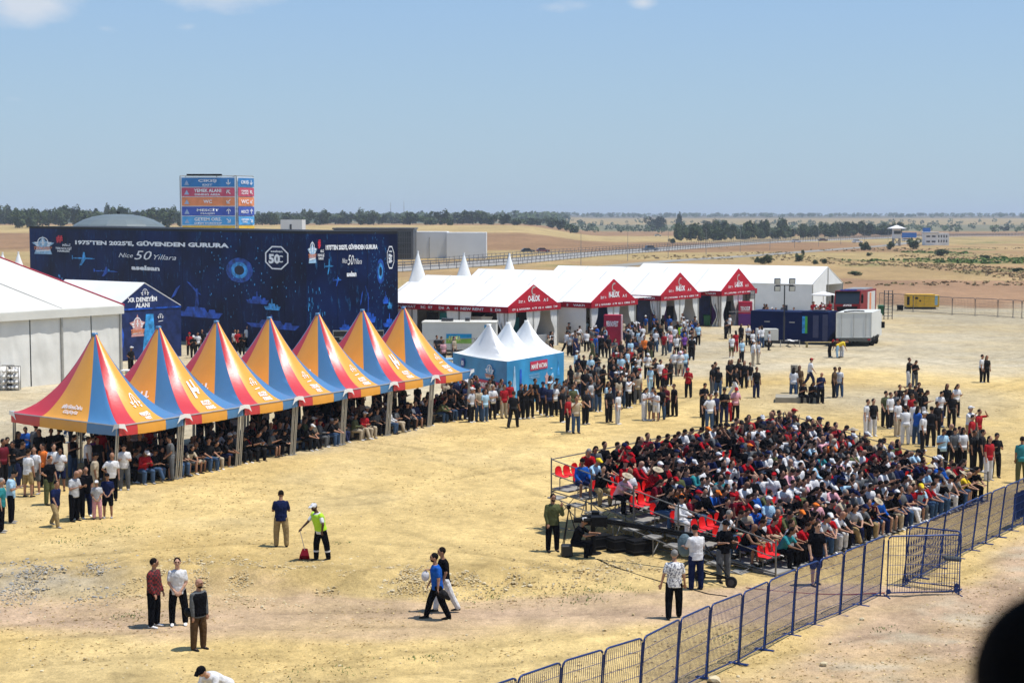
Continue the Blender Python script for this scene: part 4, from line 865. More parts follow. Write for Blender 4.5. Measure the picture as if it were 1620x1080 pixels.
for i in range(4):
    a = w_a.lerp(w_b, i/4); b_ = w_a.lerp(w_b, (i+.98)/4)
    mesh_panel(a, b_, 1.9, FGREY, 'mesh_fence', ['grey mesh panel before the trailer, nearest the striped tents', 'grey mesh panel crossing the AKATA sign from the left', 'grey mesh panel crossing the AKATA sign from the right', 'grey mesh panel before the trailer, nearest the blue booth'][i], 'grey mesh panels before the trailers', wires=.1)
# stacked flight cases
CASE = mat('case_black', (.02, .02, .022), .45, .3, 4); FOILB = mat('blue_tarp', (.02, .16, .55), .4)
p0 = P(541, 585); u, v = basis(8)
k = 0
for r_, (n, off) in enumerate(((4, 0), (4, .1), (3, .6))):
    for i in range(n):
        lb = "black metal edged flight case, %s layer of the stack, %s from the left" % (('bottom', 'middle', 'top')[r_], ('first', 'second', 'third', 'fourth')[i])
        o = p0+u*(off-1.2+i*1.22)+z*(.08+.92*r_); t = thing('flight_case', lb, 'flight case', o, 0, 'stacked flight cases'); mb = MB(); mb.box(u*.02+z*.02, u*1.1, v*.8, z*.8, CASE); mb.build('shell', None, t)
        mb = MB()
        for a in (0, 1.1):
            for b2 in (0, .8): mb.box(u*a+v*b2, u*.04, v*.04, z*.86)
            for zz in (0, .82): mb.box(u*a+z*zz, u*.04, v*.84, z*.04)
        for b2 in (-.01, .81):
            for zz in (0, .41, .82): mb.box(v*b2+z*zz, u*1.14, v*.03, z*.04)
        mb.build('edging', ALU, t); mb = MB(); mb.box(u*.45-v*.02+z*.25, u*.22, v*.02, z*.12); mb.build('handle', ALU, t)
mb = MB(); mb.tube([p0+u*1.2+z*2.78, p0+u*1.6+z*2.86+v*.3, p0+u*2.1+z*2.8], .16, None, 8); tag(mb.build('tarp', FOILB, None, True, p0), 'crumpled blue tarp lying on top of the flight cases', 'tarp')
# blue steel table behind the booth
pt = P(705, 592); t = thing('blue_table', 'long blue topped table between trailer fence and blue booth', 'table', pt); u, v = basis(12); mb = MB(); mb.box(z*1.0, u*3.3, v*1.0, z*.05, mat('table_blue', (.25, .42, .62), .4)); mb.build('tabletop', None, t)
for a, b2 in ((0, 0), (3.24, 0), (0, .94), (3.24, .94)): mb = MB(); mb.box(u*a+v*b2, u*.06, v*.06, z*1.0); mb.build('leg', mat('paint_blue', (.02, .07, .28), .4), t)
pt = P(203, 612); t = thing('side_counter', 'small white topped counter at the end of the big white tent', 'table', pt); mb = MB(); mb.box((-.5, 0, 1.0), (2.0, 0, 0), (0, .8, 0), (0, 0, .06), FOAM); mb.build('tabletop', None, t); mb = MB(); mb.box((-.2, .1, 0), (1.4, 0, 0), (0, .5, 0), (0, 0, 1.0), GALV); mb.build('cabinet', None, t)

# --- the navy generator container
p = P(1187, 541); q_ = P(1311, 546); u = (q_-p).normalized(); v = Vector((-u.y, u.x, 0)); L_ = (q_-p).length; CNV = mat('container_navy', (.005, .012, .06), .6, .15, .5, spec=.1); CGR = mat('container_slate', (.055, .06, .12), .5)
t = thing('generator_container', 'long navy power container with a blue and green printed stripe', 'container', p); Hc = 2.75
mb = MB(); mb.box(z*.25, u*L_*.66, v*2.5, z*(Hc-.25), CNV); mb.box(u*L_*.66+z*.25, u*L_*.33, v*2.5, z*(Hc-.18), CNV); mb.build('body', None, t)
mb = MB(); mb.box(v*.1+z*.0, u*L_*1.02, v*2.3, z*.25, STEEL_D); mb.build('skid', None, t); mb = MB(); mb.box(u*L_*.80-v*.02+z*.6, u*L_*.07, v*.02, z*1.9, CGR); mb.box(u*L_*.92-v*.02+z*.4, u*L_*.065, v*.02, z*2.2, CGR); mb.build('louvre_panel', None, t)
mb = MB(); mb.box(u*L_*.665-v*.03+z*.95, u*L_*.035, v*.02, z*1.45, GLOW2); mb.box(u*L_*.70-v*.03+z*.95, u*L_*.03, v*.02, z*1.45, mat('print_green', (.08, .42, .06), .5)); mb.build('printed_stripe', None, t)
for s in (.18, .5): mb = MB(); mb.box(u*L_*s-v*.03+z*1.8, u*.5, v*.02, z*.09, ALU); mb.build('door_handle', None, t)
mb = MB(); mb.cyl(u*L_*.4+v*1.2+z*Hc, z, .1, .5, STEEL_D, 8); mb.box(u*L_*.75+v*.8+z*(Hc+.05), u*1.2, v*1, z*.1, STEEL_D); mb.build('exhaust', None, t)
# --- floodlight tower with its small generator trailer
def light_tower(px, py, hgt, name, lb, heads, with_trailer):
    p = P(px, py); t = thing(name, lb, 'light tower', p, 0); mb = MB(); mb.tube([(0, 0, .5), (0, 0, hgt*.5)], .09, STEEL_D, 6); mb.tube([(0, 0, hgt*.45), (0, 0, hgt)], .055, STEEL_D, 6); mb.build('mast', None, t)
    mb = MB(); mb.tube([(-.75, 0, hgt), (.75, 0, hgt)], .035, STEEL_D, 5); mb.build('cross_bar', None, t)
    for sx_ in (-1, 1):
        for sz_ in heads:
            mb = MB(); mb.box((sx_*.62-.25, -.12, hgt+sz_), (.5, 0, 0), (0, .2, .05), (0, -.1, .42), STEEL_D); h_o = mb.build('floodlight', None, t); mb = MB(); mb.box((sx_*.62-.2, -.15, hgt+sz_+.03), (.4, 0, 0), (0, -.085, .36), (0, .02, .005), mat('lamp_lens', (.55, .55, .5), .2)); mb.build('lens', None, h_o)
    if with_trailer:
        mb = MB(); mb.box((-2.3, -.5, .55), (1.75, 0, 0), (0, 1.1, 0), (0, 0, .95), CREAM); mb.build('engine_box', None, t); mb = MB(); mb.box((-2.3, -.4, .4), (3.6, 0, 0), (0, .1, 0), (0, 0, .12), STEEL_D); mb.box((-2.3, .5, .4), (3.6, 0, 0), (0, .1, 0), (0, 0, .12), STEEL_D)
        for xx in (-2.2, -.4, 1.2): mb.tube([(xx, -.7, 0), (xx, -.7, .6)], .035, ALU, 5)
        mb.build('chassis', None, t); wheel(t, (-1.4, -.6, .32), (0, 1, 0), .32, .2); wheel(t, (-1.4, .65, .32), (0, 1, 0), .32, .2)
    else:
        mb = MB(); mb.box((-.8, -.4, .0), (1.6, 0, 0), (0, .8, 0), (0, 0, 1.0), STEEL_D); mb.build('base_box', None, t)
    return t
light_tower(1240, 548, 5.15, 'light_tower', 'tall floodlight tower with four lamps before the navy container', (.12, -.5), True)
light_tower(970, 528, 3.4, 'light_tower', 'short floodlight mast with lamps under the second red gable', (-.05, -.45), False)
light_tower(1180, 512, 3.0, 'light_tower', 'short floodlight mast beside the farthest red gable', (-.05, -.45), False)
# red info boxes by the halls
def info_box(px, py, w_, d_, h_2, lb, deg, m1, m2, words=None):
    p = P(px, py); u, v = basis(deg); t = thing('info_box', lb, 'booth', p, 0, 'printed info boxes by the halls'); mb = MB(); mb.box(Vector(), u*w_, v*d_, z*h_2*.5, m2); mb.box(z*h_2*.5, u*w_, v*d_, z*h_2*.5, m1); mb.build('body', None, t)
    mb = MB(); mb.box(u*(w_-.02)+v*.0-u*-.02, u*.06, v*d_, z*h_2, mat('pale_pink', (.62, .40, .42), .5)); mb.build('side_panel', None, t)
    if words: lettering(words, u*w_*.5+z*h_2*.72, u, z, w_*.7, h_2*.18, M_WHITE_L, t, .03)
    return t
CRIM = mat('crimson_print', (.42, .015, .05), .5, .2, 1.2)
info_box(955, 547, 1.45, 1.2, 2.6, 'tall red printed box standing before the second hall entrance', -8, CRIM, CRIM, "TEKNOFEST")
info_box(1168, 515, 1.35, 1.2, 2.4, 'red and purple printed box beside the navy container', -8, CRIM, PURP, "TEKNOFEST")
# wheelie bins
def bin_(px, py, lb, m=BIN, h_2=1.05):
    p = P(px, py); t = thing('waste_bin', lb, 'bin', p); mb = MB(); vs = [(-.26, -.26, .1), (.26, -.26, .1), (.26, .26, .1), (-.26, .26, .1), (-.33, -.33, h_2), (.33, -.33, h_2), (.33, .36, h_2), (-.33, .36, h_2)]
    mb.raw(vs, [(3, 2, 1, 0), (4, 5, 6, 7), (0, 1, 5, 4), (1, 2, 6, 5), (2, 3, 7, 6), (3, 0, 4, 7)], m); mb.build('body', None, t); mb = MB(); mb.poly([(-.36, -.38, h_2+.01), (.36, -.38, h_2+.01), (.36, .4, h_2+.07), (-.36, .4, h_2+.07)], (0, 0, .04), m); mb.build('lid', None, t)
    for s in (-1, 1): wheel(t, (s*.28, .28, .11), (1, 0, 0), .11, .05)
bin_(1118, 516, 'green wheeled bin in front of the hall counters'); bin_(1394, 499, 'green wheeled bin behind the white box truck'); bin_(1424, 492, 'low dark bin at the mesh fence near the yellow generator', BLACK, .6)
# --- white box truck seen from behind
p = P(1322, 548); u, v = basis(4); t = thing('box_truck', 'white box truck parked beside the navy container, seen from its tail', 'truck', p)
fw = 3.05; dpt = 5.2; hb_ = 2.85; vv = Vector((.36, .93, 0)).normalized(); uu = Vector((1, .06, 0)).normalized()
mb = MB(); mb.box(z*.75, uu*fw, vv*dpt, z*(hb_-.75)); mb.build('cargo_box', TRW, t)
mb = MB()
for a in (0, fw-.06):
    mb.box(uu*a-vv*.03+z*.75, uu*.06, vv*.06, z*(hb_-.75))
mb.box(-vv*.03+z*(hb_-.06), uu*fw, vv*.06, z*.08); mb.box(-vv*.03+z*.72, uu*fw, vv*.06, z*.08); mb.build('edge_trim', CREAM, t)
mb = MB()
for a in (.16, .5, .84): mb.tube([uu*fw*a-vv*.04+z*.8, uu*fw*a-vv*.04+z*(hb_-.1)], .016, ALU, 5)
mb.build('door_bars', None, t); mb = MB(); mb.box(uu*.1+vv*.2+z*.42, uu*(fw-.2), vv*(dpt-.3), z*.32); mb.box(uu*.05-vv*.2+z*.45, uu*(fw-.1), vv*.15, z*.2); mb.build('chassis', mat('chassis_grey', (.10, .10, .09), .6), t)
for s in (.22, .62):
    wheel(t, uu*.15+vv*dpt*s+z*.42, uu, .42, .28); wheel(t, uu*(fw-.15)+vv*dpt*s+z*.42, uu, .42, .28)
mb = MB(); mb.box(uu*.15+vv*(dpt+.05)+z*.5, uu*(fw-.3), vv*1.7, z*1.9); mb.build('cab', TRW, t)
mb = MB(); mb.box(uu*(fw+.02)+vv*(dpt+.3)+z*1.2, uu*.3, vv*.08, z*.55); mb.build('wing_mirror', BLACK, t)
for s in (.06, fw-.3): mb = MB(); mb.box(uu*s-vv*.22+z*.52, uu*.24, vv*.02, z*.12); mb.build('tail_light', H_RED, t)
mb = MB(); mb.tube([uu*.6+vv*.6+z*(hb_+.05), uu*1.4+vv*.5+z*(hb_+.12), uu*2.2+vv*1.2+z*(hb_+.05), uu*1.5+vv*1.7+z*(hb_+.06)], .05, BLACK, 5, True); ho = mb.build('hose_coil', BLACK, None, True); ho.location = p; tag(ho, 'black hose coil lying on the white truck roof', 'hose')
# --- red fire engine
p = P(1319, 512); t = thing('fire_engine', 'red fire engine with white equipment body facing the camera', 'fire engine', p)
u = Vector((1, .10, 0)).normalized(); v = Vector((-.0, 1, 0)); v = Vector((.42, .9, 0)).normalized(); FR = mat('fire_red', (.22, .005, .008), .45, .1, 1, spec=.25); w_ = 2.75
def qb(mb, a0, a1, b0, b1, z0, z1, m): mb.box(u*a0+v*b0+z*z0, u*(a1-a0), v*(b1-b0), z*(z1-z0), m)
mb = MB(); qb(mb, 0, w_, 0, 2.3, .75, 2.0, FR); mb.poly([u*.0+z*2.0, u*.0+v*2.3+z*2.0, u*.0+v*2.3+z*3.3, u*.0+v*.35+z*3.25], u*.1, FR); mb.poly([u*(w_-.1)+z*2.0, u*(w_-.1)+v*2.3+z*2.0, u*(w_-.1)+v*2.3+z*3.3, u*(w_-.1)+v*.35+z*3.25], u*.1, FR); mb.box(v*.35+z*3.22, u*w_, v*1.95, z*.14, FR); mb.box(v*.2+u*.1+z*3.1, u*(w_-.2), v*.22, z*.2, BLACK); qb(mb, .1, w_-.1, 2.2, 2.3, 2, 3.3, FR); cab = mb.build('cab', None, t)
mb = MB(); mb.poly([u*.1+z*2.02, u*(w_-.1)+z*2.02, u*(w_-.14)+v*.33+z*3.2, u*.14+v*.33+z*3.2], v*.05, GLASSD); mb.build('windscreen', None, t)
mb = MB(); mb.poly([u*(w_+.01)+v*.35+z*2.1, u*(w_+.01)+v*1.1+z*2.1, u*(w_+.01)+v*1.1+z*3.05, u*(w_+.01)+v*.55+z*3.05], u*.02, GLASSD); mb.build('side_window', None, t)
mb = MB(); mb.poly([u*.25-v*.02+z*1.75, u*.45-v*.02+z*1.25, u*(w_-.45)-v*.02+z*1.25, u*(w_-.25)-v*.02+z*1.75], -v*.03, BLACK); mb.build('grille', None, t); lettering("AVCI", u*w_/2-v*.02+z*1.88, u, z, .9, .2, M_WHITE_L, t, .05)
mb = MB(); qb(mb, -.03, w_+.03, -.12, .3, .45, .85, STEEL_D); mb.build('bumper', None, t)
for s in (.08, w_-.5): mb = MB(); qb(mb, s, s+.42, -.15, -.12, .9, 1.12, mat('lamp_lens', (.55, .55, .5), .2)); mb.build('headlight', None, t)
for s in (-.32, w_+.08): mb = MB(); qb(mb, s, s+.22, .05, .15, 2.1, 2.95, BLACK); mb.build('wing_mirror', None, t)
mb = MB(); qb(mb, 0, w_, 2.35, 7.6, .9, 3.3, FR); qb(mb, w_, w_+.04, 3.4, 6.9, 1.1, 3.1, mat('shutter_silver', (.6, .6, .58), .4)); qb(mb, w_+.04, w_+.07, 4.2, 4.9, 1.2, 3.0, PO); qb(mb, .3, w_-.3, 3, 7.2, 3.3, 3.45, ALU); mb.build('equipment_body', None, t)
mb = MB(); qb(mb, .5, w_-.5, .5, .7, 3.37, 3.47, GLOW); mb.build('beacon_bar', None, t)
mb = MB(); qb(mb, .5, w_-.5, 1, 7, .5, .9, STEEL_D); mb.build('chassis', None, t)
for s in (1.1, 5.8): wheel(t, u*.2+v*s+z*.5, u, .5, .32); wheel(t, u*(w_-.2)+v*s+z*.5, u, .5, .32)
mb = MB(); 
for i in range(9): mb.tube([u*(w_+.95)+v*(7.4)+z*(.4+.33*i), u*(w_+1.85)+v*7.4+z*(.4+.33*i)], .03, STEEL_D, 4)
for a in (.95, 1.4, 1.85): mb.tube([u*(w_+a)+v*7.4, u*(w_+a)+v*7.4+z*3.1], .05, STEEL_D, 5)
ho = mb.build('steel_rack', None); ho.location = p; tag(ho, 'dark steel ladder rack behind the fire engine', 'rack')
# white parasol beside it, yellow generator
p = P(1302, 500); t = thing('parasol', 'flat white parasol shading people beside the fire engine', 'parasol', p); mb = MB(); mb.tube([(0, 0, 0), (0, 0, 2.55)], .035, ALU, 6); mb.build('pole', None, t); mb = MB(); vs = [(0, 0, 2.75)]+[(1.35*math.cos(a*math.pi/4), 1.35*math.sin(a*math.pi/4), 2.42) for a in range(8)]+[(1.35*math.cos(a*math.pi/4), 1.35*math.sin(a*math.pi/4), 2.3) for a in range(8)]
mb.raw(vs, [(0, 1+i, 1+(i+1) % 8) for i in range(8)]+[(1+i, 9+i, 9+(i+1) % 8, 1+(i+1) % 8) for i in range(8)]); mb.build('canopy', T_WHT, t)
p = P(1434, 489); YEL = mat('generator_yellow', (.80, .45, .015), .4, .1, 1); t = thing('yellow_generator', 'yellow canopied generator standing before the mesh fence', 'generator', p); L_ = PD(1475, 480, p.y+1).x-p.x; u, v = basis(-4)
mb = MB(); mb.box(z*.25, u*L_, v*1.6, z*1.45, YEL); mb.box(z*1.7+u*.04, u*(L_-.08), v*1.6, z*.08, YEL); mb.box(u*L_+z*.25+v*.3, u*.55, v*1.6, z*1.4, YEL); mb.build('canopy', None, t); mb = MB(); mb.box(-v*.05, u*(L_+.1), v*1.6, z*.25, BLACK); mb.build('base', None, t)
mb = MB(); mb.box(u*.05-v*.02+z*.5, u*.3, v*.02, z*1.0, BLACK); mb.box(u*1.0-v*.02+z*1.2, u*.35, v*.02, z*.25, BLACK); mb.box(u*1.5-v*.02+z*.9, u*.2, v*.02, z*.2, BLACK); mb.build('vent', None, t); mb = MB(); mb.box(u*(L_-.02)-v*.02+z*.5, u*.3, v*.3, z*1.1, mat('pale_cyan', (.30, .5, .58), .5)); mb.build('end_panel', None, t)
mb = MB()
for s in (.33, .62): mb.box(u*L_*s-v*.015+z*.3, u*.025, v*.02, z*1.35)
mb.build('door_seam', STEEL_D, t)
# mesh fence running right from the fire engine
fp = [(1390, 489), (1412, 491), (1444, 493.5), (1506, 498), (1542, 499.5), (1578, 501.5), (1602, 503), (1616, 504), (1650, 506)]
nm = ['beside the green bin', 'left of the yellow generator', 'right behind the yellow generator', 'first one right of the yellow generator', 'second one right of the yellow generator', 'third one right of the yellow generator', 'next to last before the right picture edge', 'cut by the right picture edge']
for i in range(8):
    a, b_ = P(*fp[i]), P(*fp[i+1])
    mesh_panel(a+Vector((.05, 0, 0)), b_, 1.95, FGREY, 'site_fence', 'tall grey site fence panel '+nm[i], 'grey site fence panels at the far right', wires=.16, rr=.035)
# --- blue barrier fence in the foreground
FBLUE = mat('barrier_blue', (.010, .035, .15), .35, .15, 4, metal=.2)
LN = Vector((.10, .02, 0)); FH = 1.72
bot = [(905, 1196), (962, 1166), (1016, 1138), (1068, 1104), (1117, 1072), (1168, 1049), (1209, 1027), (1253, 1004), (1289, 988), (1328.5, 972.6), (1361.6, 957), (1393, 941.5)]
# far part continues behind the gate
bot2 = [(1427, 928), (1456.7, 913.8), (1485.4, 897.8), (1514, 882.5), (1537.6, 870), (1559, 859.6), (1580.6, 849), (1600.4, 839), (1618.5, 830), (1640, 819)]
b0 = P(*bot[4]); db = (P(*bot[8])-P(*bot[4])).normalized()
first = [P(a, b_) for a, b_ in bot[4:]]
q0 = first[0]; pre = []
tops_near = [(819, 1070), (889, 1046), (956, 1026), (1018, 1007.5), (1076.5, 978)]
for tx, ty in tops_near:
    v_ = P(tx, ty, FH); pre.append(Vector((v_.x-LN.x, v_.y-LN.y, 0)))
pre[-1] = (pre[-1]+first[0]*0)/1
pts = [pre[0]-(pre[1]-pre[0])*1.0]+pre+first[1:] if False else [pre[0]-(pre[1]-pre[0])]+pre[:4]+[pre[4]]+first[0:]
seq = ['the last one at the bottom picture edge', 'second up from the bottom picture edge', 'third up from the bottom picture edge', 'fourth up, just below the walking man in the patterned shirt', 'fifth up, beside the flat block of stone', 'sixth up from the bottom edge', 'seventh up, above the small pale stone', 'eighth up from the bottom edge', 'before the right foot of the grandstand corner', 'tenth up from the bottom edge', 'two panels before the open gate', 'one panel before the open gate', 'closest to the open gate']
for i in range(len(pts)-1):
    a, b_ = pts[i], pts[i+1]; dd = (b_-a).normalized()
    mesh_panel(a+dd*.01, b_-dd*.01, FH, FBLUE, 'barrier', 'blue mesh barrier panel, '+seq[min(i, len(seq)-1)], 'blue mesh barrier panels', LN, True, .06, .022)
pts2 = [P(*q) for q in bot2]; LN2 = Vector((.20, .04, 0))
seq2 = ['seen through the open gate, its left part', 'seen through the open gate, its right part', 'at the outer corner of the open gate', 'first beyond the open gate', 'second beyond the open gate', 'third beyond the open gate', 'fourth beyond the open gate', 'fifth beyond the gate, before the hanging blue cloth', 'at the right picture edge']
for i in range(len(pts2)-1):
    a, b_ = pts2[i], pts2[i+1]; dd = (b_-a).normalized(); mesh_panel(a+dd*.01, b_-dd*.01, FH, FBLUE, 'barrier', 'blue mesh barrier panel, '+seq2[i], 'blue mesh barrier panels', LN2, True, .06, .022)
for (a, b_, lb) in ((P(1402, 943), P(1518, 934+6), 'blue mesh gate leaf standing open toward the camera side'), (P(1431, 924), P(1519, 934), 'blue mesh gate leaf standing open on the far side')):
    t = mesh_panel(a, b_, FH, FBLUE, 'barrier_gate', lb, None, Vector((.02, 0, 0)), True, .07, .024, 'gate'); dd = (b_-a).normalized()
    for s in (.06, (b_-a).length-.1): mb = MB(); mb.cyl(dd*s+z*.14+Vector((0, -.04, 0)), (0, 1, 0), .07, .06, FBLUE, 10); mb.build('caster', None, t)
pz = P(1616, 833); mb = MB(); vs = []; fs = []
dd = (pts2[-1]-pts2[-3]).normalized(); a0 = pts2[-3]+dd*.2
for i in range(7):
    for j in range(9): vs.append(a0+dd*(j*.13)+z*(1.25-.16*i)+Vector((-.03+.05*math.sin(j*1.7), -.05-.03*math.cos(j*2+i), 0)))
for i in range(6):
    for j in range(8): fs.append((i*9+j, i*9+j+1, i*9+j+10, i*9+j+9))
mb.raw(vs, fs); tag(mb.build('hanging_cloth', mat('navy_cloth', (.012, .03, .10), .8, .2, 4), None, True), 'dark blue cloth hung on the barrier at the right edge', 'cloth')
# directional microphone on its stand
p = P(1510, 936); t = thing('microphone_stand', 'furry grey microphone on a low stand beside the gate post', 'microphone', p); mb = MB(); mb.tube([(0, 0, .1), (0, 0, .95)], .012, BLACK, 5)
for a in range(3): mb.tube([(0, 0, .14), (.22*math.cos(a*2.1), .22*math.sin(a*2.1), .01)], .01, BLACK, 4)
mb.build('stand', None, t); mb = MB(); mb.tube([(-.33, -.05, .99), (-.3, -.05, 1.0), (.12, .0, .95), (.16, 0, .95)], .075, mat('grey_fur', (.09, .10, .10), .95, .3, 20, .8, 60), 10); mb.build('wind_shield', None, t, True)
# concrete slab where people sit
p = P(1256, 634); SLAB = mat('slab_concrete', (.30, .27, .21), .9, .15, 2); mb = MB(); mb.poly([(-1.25, -.9, 0), (1.1, -1.1, 0), (1.35, .8, 0), (-.9, 1.0, 0)], (0, 0, .30)); o = mb.build('concrete_slab', SLAB); o.location = p; tag(o, 'rough grey concrete slab on the sand with people sitting on it', 'slab')
p = P(1256, 628); mb = MB(); mb.tube([(0, 0, .3), (0, 0, 1.75)], .22, None, 8); o = mb.build('concrete_post', SLAB); o.location = P(1256, 622); tag(o, 'stubby grey concrete post standing on the slab', 'post')
# frame (goal-like) before the info box
p = P(1153, 533); mb = MB(); mb.tube([(0, 0, 0), (0, 0, 2.3), (2.6, .3, 2.3), (2.6, .3, 0)], .035, None, 5); o = mb.build('pipe_frame', STEEL_D); o.location = p; tag(o, 'thin empty pipe frame standing left of the navy container', 'frame')
mb = MB(); mb.box((0, 0, .42), (2.3, 0, 0), (0, .4, 0), (0, 0, .06), mat('bench_wood', (.35, .27, .12), .7)); 
for xx in (.1, 2.1): mb.box((xx, 0, 0), (.12, 0, 0), (0, .4, 0), (0, 0, .42), mat('bench_wood', (.35, .27, .12), .7))
o = mb.build('bench', None); o.location = P(1274, 550); tag(o, 'plain low wooden bench before the navy container', 'bench')
# small white drone-like model on the ground
p = P(1250, 548); t = thing('model_aircraft', 'small white twin boom model aircraft parked before the navy container', 'model aircraft', p); mb = MB(); mb.tube([(-.7, 0, .45), (.7, .2, .45)], .07, FOAM, 8); mb.build('fuselage', None, t, True); mb = MB(); mb.box((-.1, -1, .5), (.3, 0, 0), (0, 2, 0), (0, 0, .03), FOAM); mb.build('wing', None, t)
mb = MB(); 
for a in ((-.3, -.3), (-.3, .3), (.5, 0)): mb.tube([(a[0], a[1], 0), (0, 0, .42)], .02, BLACK, 4)
mb.build('landing_gear', None, t)
# white stanchion: camera / sound crates at the grandstand foot come with the grandstand

# ================================================================ FAR BUILDINGS, CARS, POSTS, TREES
def wbox(px0, px1, py_top, py_base, D_, deg, name, lb, m, cat='building', Y=None):
    a = P(px0, py_base) if Y is None else PD(px0, py_base, Y); a = Vector((a.x, a.y, 0)); b_ = PD(px1, py_base, a.y); t = thing(name, lb, cat, a); H_ = CH-(py_top-HZ)*a.y/FP
    u, v = basis(deg); mb = MB(); L_ = (b_.x-a.x)/max(.2, math.cos(R_(deg))); mb.box(Vector(), u*L_, v*D_, z*H_); mb.build('wall', m, t); return t, u, v, L_, H_
GBD = mat('grey_cladding', (.09, .095, .10), .5, .1, .3); GWH = mat('white_cladding', (.72, .72, .70), .6, .05, .2)
t, u, v, L_, H_ = wbox(655, 707, 366.5, 409, 16, 0, 'white_block_building', 'plain white block building with two boxes behind the tent roofs', GWH)
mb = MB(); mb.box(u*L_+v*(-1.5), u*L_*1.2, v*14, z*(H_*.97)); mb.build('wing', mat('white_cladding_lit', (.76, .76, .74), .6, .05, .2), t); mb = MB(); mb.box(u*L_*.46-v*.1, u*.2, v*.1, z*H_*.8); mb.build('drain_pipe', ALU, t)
t, u, v, L_, H_ = wbox(528, 654, 363, 411, 16, 0, 'grey_modern_building', 'dark grey modern building with gridded corner behind the blue box', GBD)
mb = MB(); mb.box(-v*.4+z*H_-u*.3, u*(L_+.6), v*16.8, z*.45); mb.build('roof', GBD, t); mb = MB(); mb.box(u*L_*.80-v*.05, u*L_*.17, v*.05, z*H_*.92); f_ = mb.build('window', GLASSD, t); mb = MB()
for i in range(7): mb.box(u*(L_*.80+L_*.17*i/6)-v*.12, u*.12, v*.08, z*H_*.92)
for i in range(6): mb.box(u*L_*.80-v*.14+z*(H_*.92*i/5), u*L_*.17, v*.08, z*.12)
mb.build('frame', mat('frame_grey', (.05, .055, .06), .5), f_)
t, u, v, L_, H_ = wbox(444, 478, 347.5, 374, 9, 0, 'white_tower_block', 'small white block with a dark slot window beyond the blue box', GWH, Y=520)
mb = MB(); mb.box(u*L_*.42-v*.05+z*(H_*.5), u*L_*.10, v*.05, z*H_*.36); mb.build('window', GLASSD, t)
t, u, v, L_, H_ = wbox(1463, 1482, 369, 388, 10, -8, 'guard_house', 'small white two storey guard house with slit windows on the plain', mat('house_white', (.80, .79, .74), .6, .08, .3))
mb = MB(); mb.box(-v*.5-u*.5+z*H_, u*(L_+1), v*11, z*.5); mb.build('roof', TRW, t)
for zz in (.25, .68):
    for s in (.12, .55): mb = MB(); mb.box(u*L_*s-v*.05+z*H_*zz, u*L_*.3, v*.05, z*H_*.13); mb.build('window', GLASSD, t)
wv_ = Vector((math.cos(R_(-8)), math.sin(R_(-8)), 0)); mb = MB(); mb.box(u*L_+v*.6, u*L_*.95, v*9, z*H_*1.0, MATS['house_white']); mb.build('wing', None, t)
for zz in (.25, .65):
    for s in range(4): mb = MB(); mb.box(u*(L_*(1.08+.21*s))+v*.52+z*H_*zz, u*L_*.09, v*.06, z*H_*.2); mb.build('window', GLASSD, t)
Yt = P(1418, 389).y; bx = PD(1418, 389, Yt).x; t = thing('watch_tower', 'white roofed watch tower beside the highway gate', 'tower', (bx, Yt, 0)); k = Yt/FP; Hs = lambda py: CH-(py-HZ)*k
mb = MB(); mb.poly([(-12*k, -12*k, Hs(362)), (12*k, -12*k, Hs(362)), (12*k, 12*k, Hs(362)), (-12*k, 12*k, Hs(362))], (0, 0, .3)); vs = [(-12*k, -12*k, Hs(361)), (12*k, -12*k, Hs(361)), (12*k, 12*k, Hs(361)), (-12*k, 12*k, Hs(361)), (0, 0, Hs(356))]; mb.raw(vs, [(0, 1, 4), (1, 2, 4), (2, 3, 4), (3, 0, 4)]); mb.build('roof', T_WHT, t)
mb = MB(); mb.cbox((0, 0, Hs(377)), 9*k*1.3, 9*k, Hs(362)-Hs(377)); mb.build('cabin', GWH, t); mb = MB(); mb.cbox((0, -.2, Hs(370)), 9*k*1.2, 9*k, Hs(365)-Hs(370)); mb.build('window', GLASSD, t)
mb = MB()
for a in (-5, 5):
    for b2 in (-4, 4): mb.tube([(a*k, b2*k, 0), (a*k, b2*k, Hs(377))], .25, GALV, 5)
mb.tube([(-5*k, -4*k, 0), (5*k, -4*k, Hs(377))], .15, GALV, 4); mb.tube([(5*k, -4*k, 0), (-5*k, -4*k, Hs(377))], .15, GALV, 4); mb.build('stilts', None, t)
SBB = mat('road_sign_blue', (.02, .14, .48), .5, .2, .2)
for (x0_, x1_, y0_, y1_, lb) in ((1427, 1450, 368, 376, 'blue road sign boards over the highway beside the watch tower'), (1460, 1472, 360.5, 370, 'square blue road sign rising behind the white guard house')):
    Y = 830; a = PD(x0_, y0_, Y); b_ = PD(x1_, y1_, Y); t = thing('road_sign', lb, 'road sign', (a.x, Y, 0)); mb = MB(); mb.box((0, 0, b_.z), (b_.x-a.x, 0, 0), (0, .2, 0), (0, 0, a.z-b_.z)); mb.build('board', SBB, t); mb = MB(); mb.tube([(.3, .4, 0), (.3, .4, a.z)], .15, GALV, 5); mb.tube([(b_.x-a.x-.3, .4, 0), (b_.x-a.x-.3, .4, a.z)], .15, GALV, 5); mb.build('post', None, t)
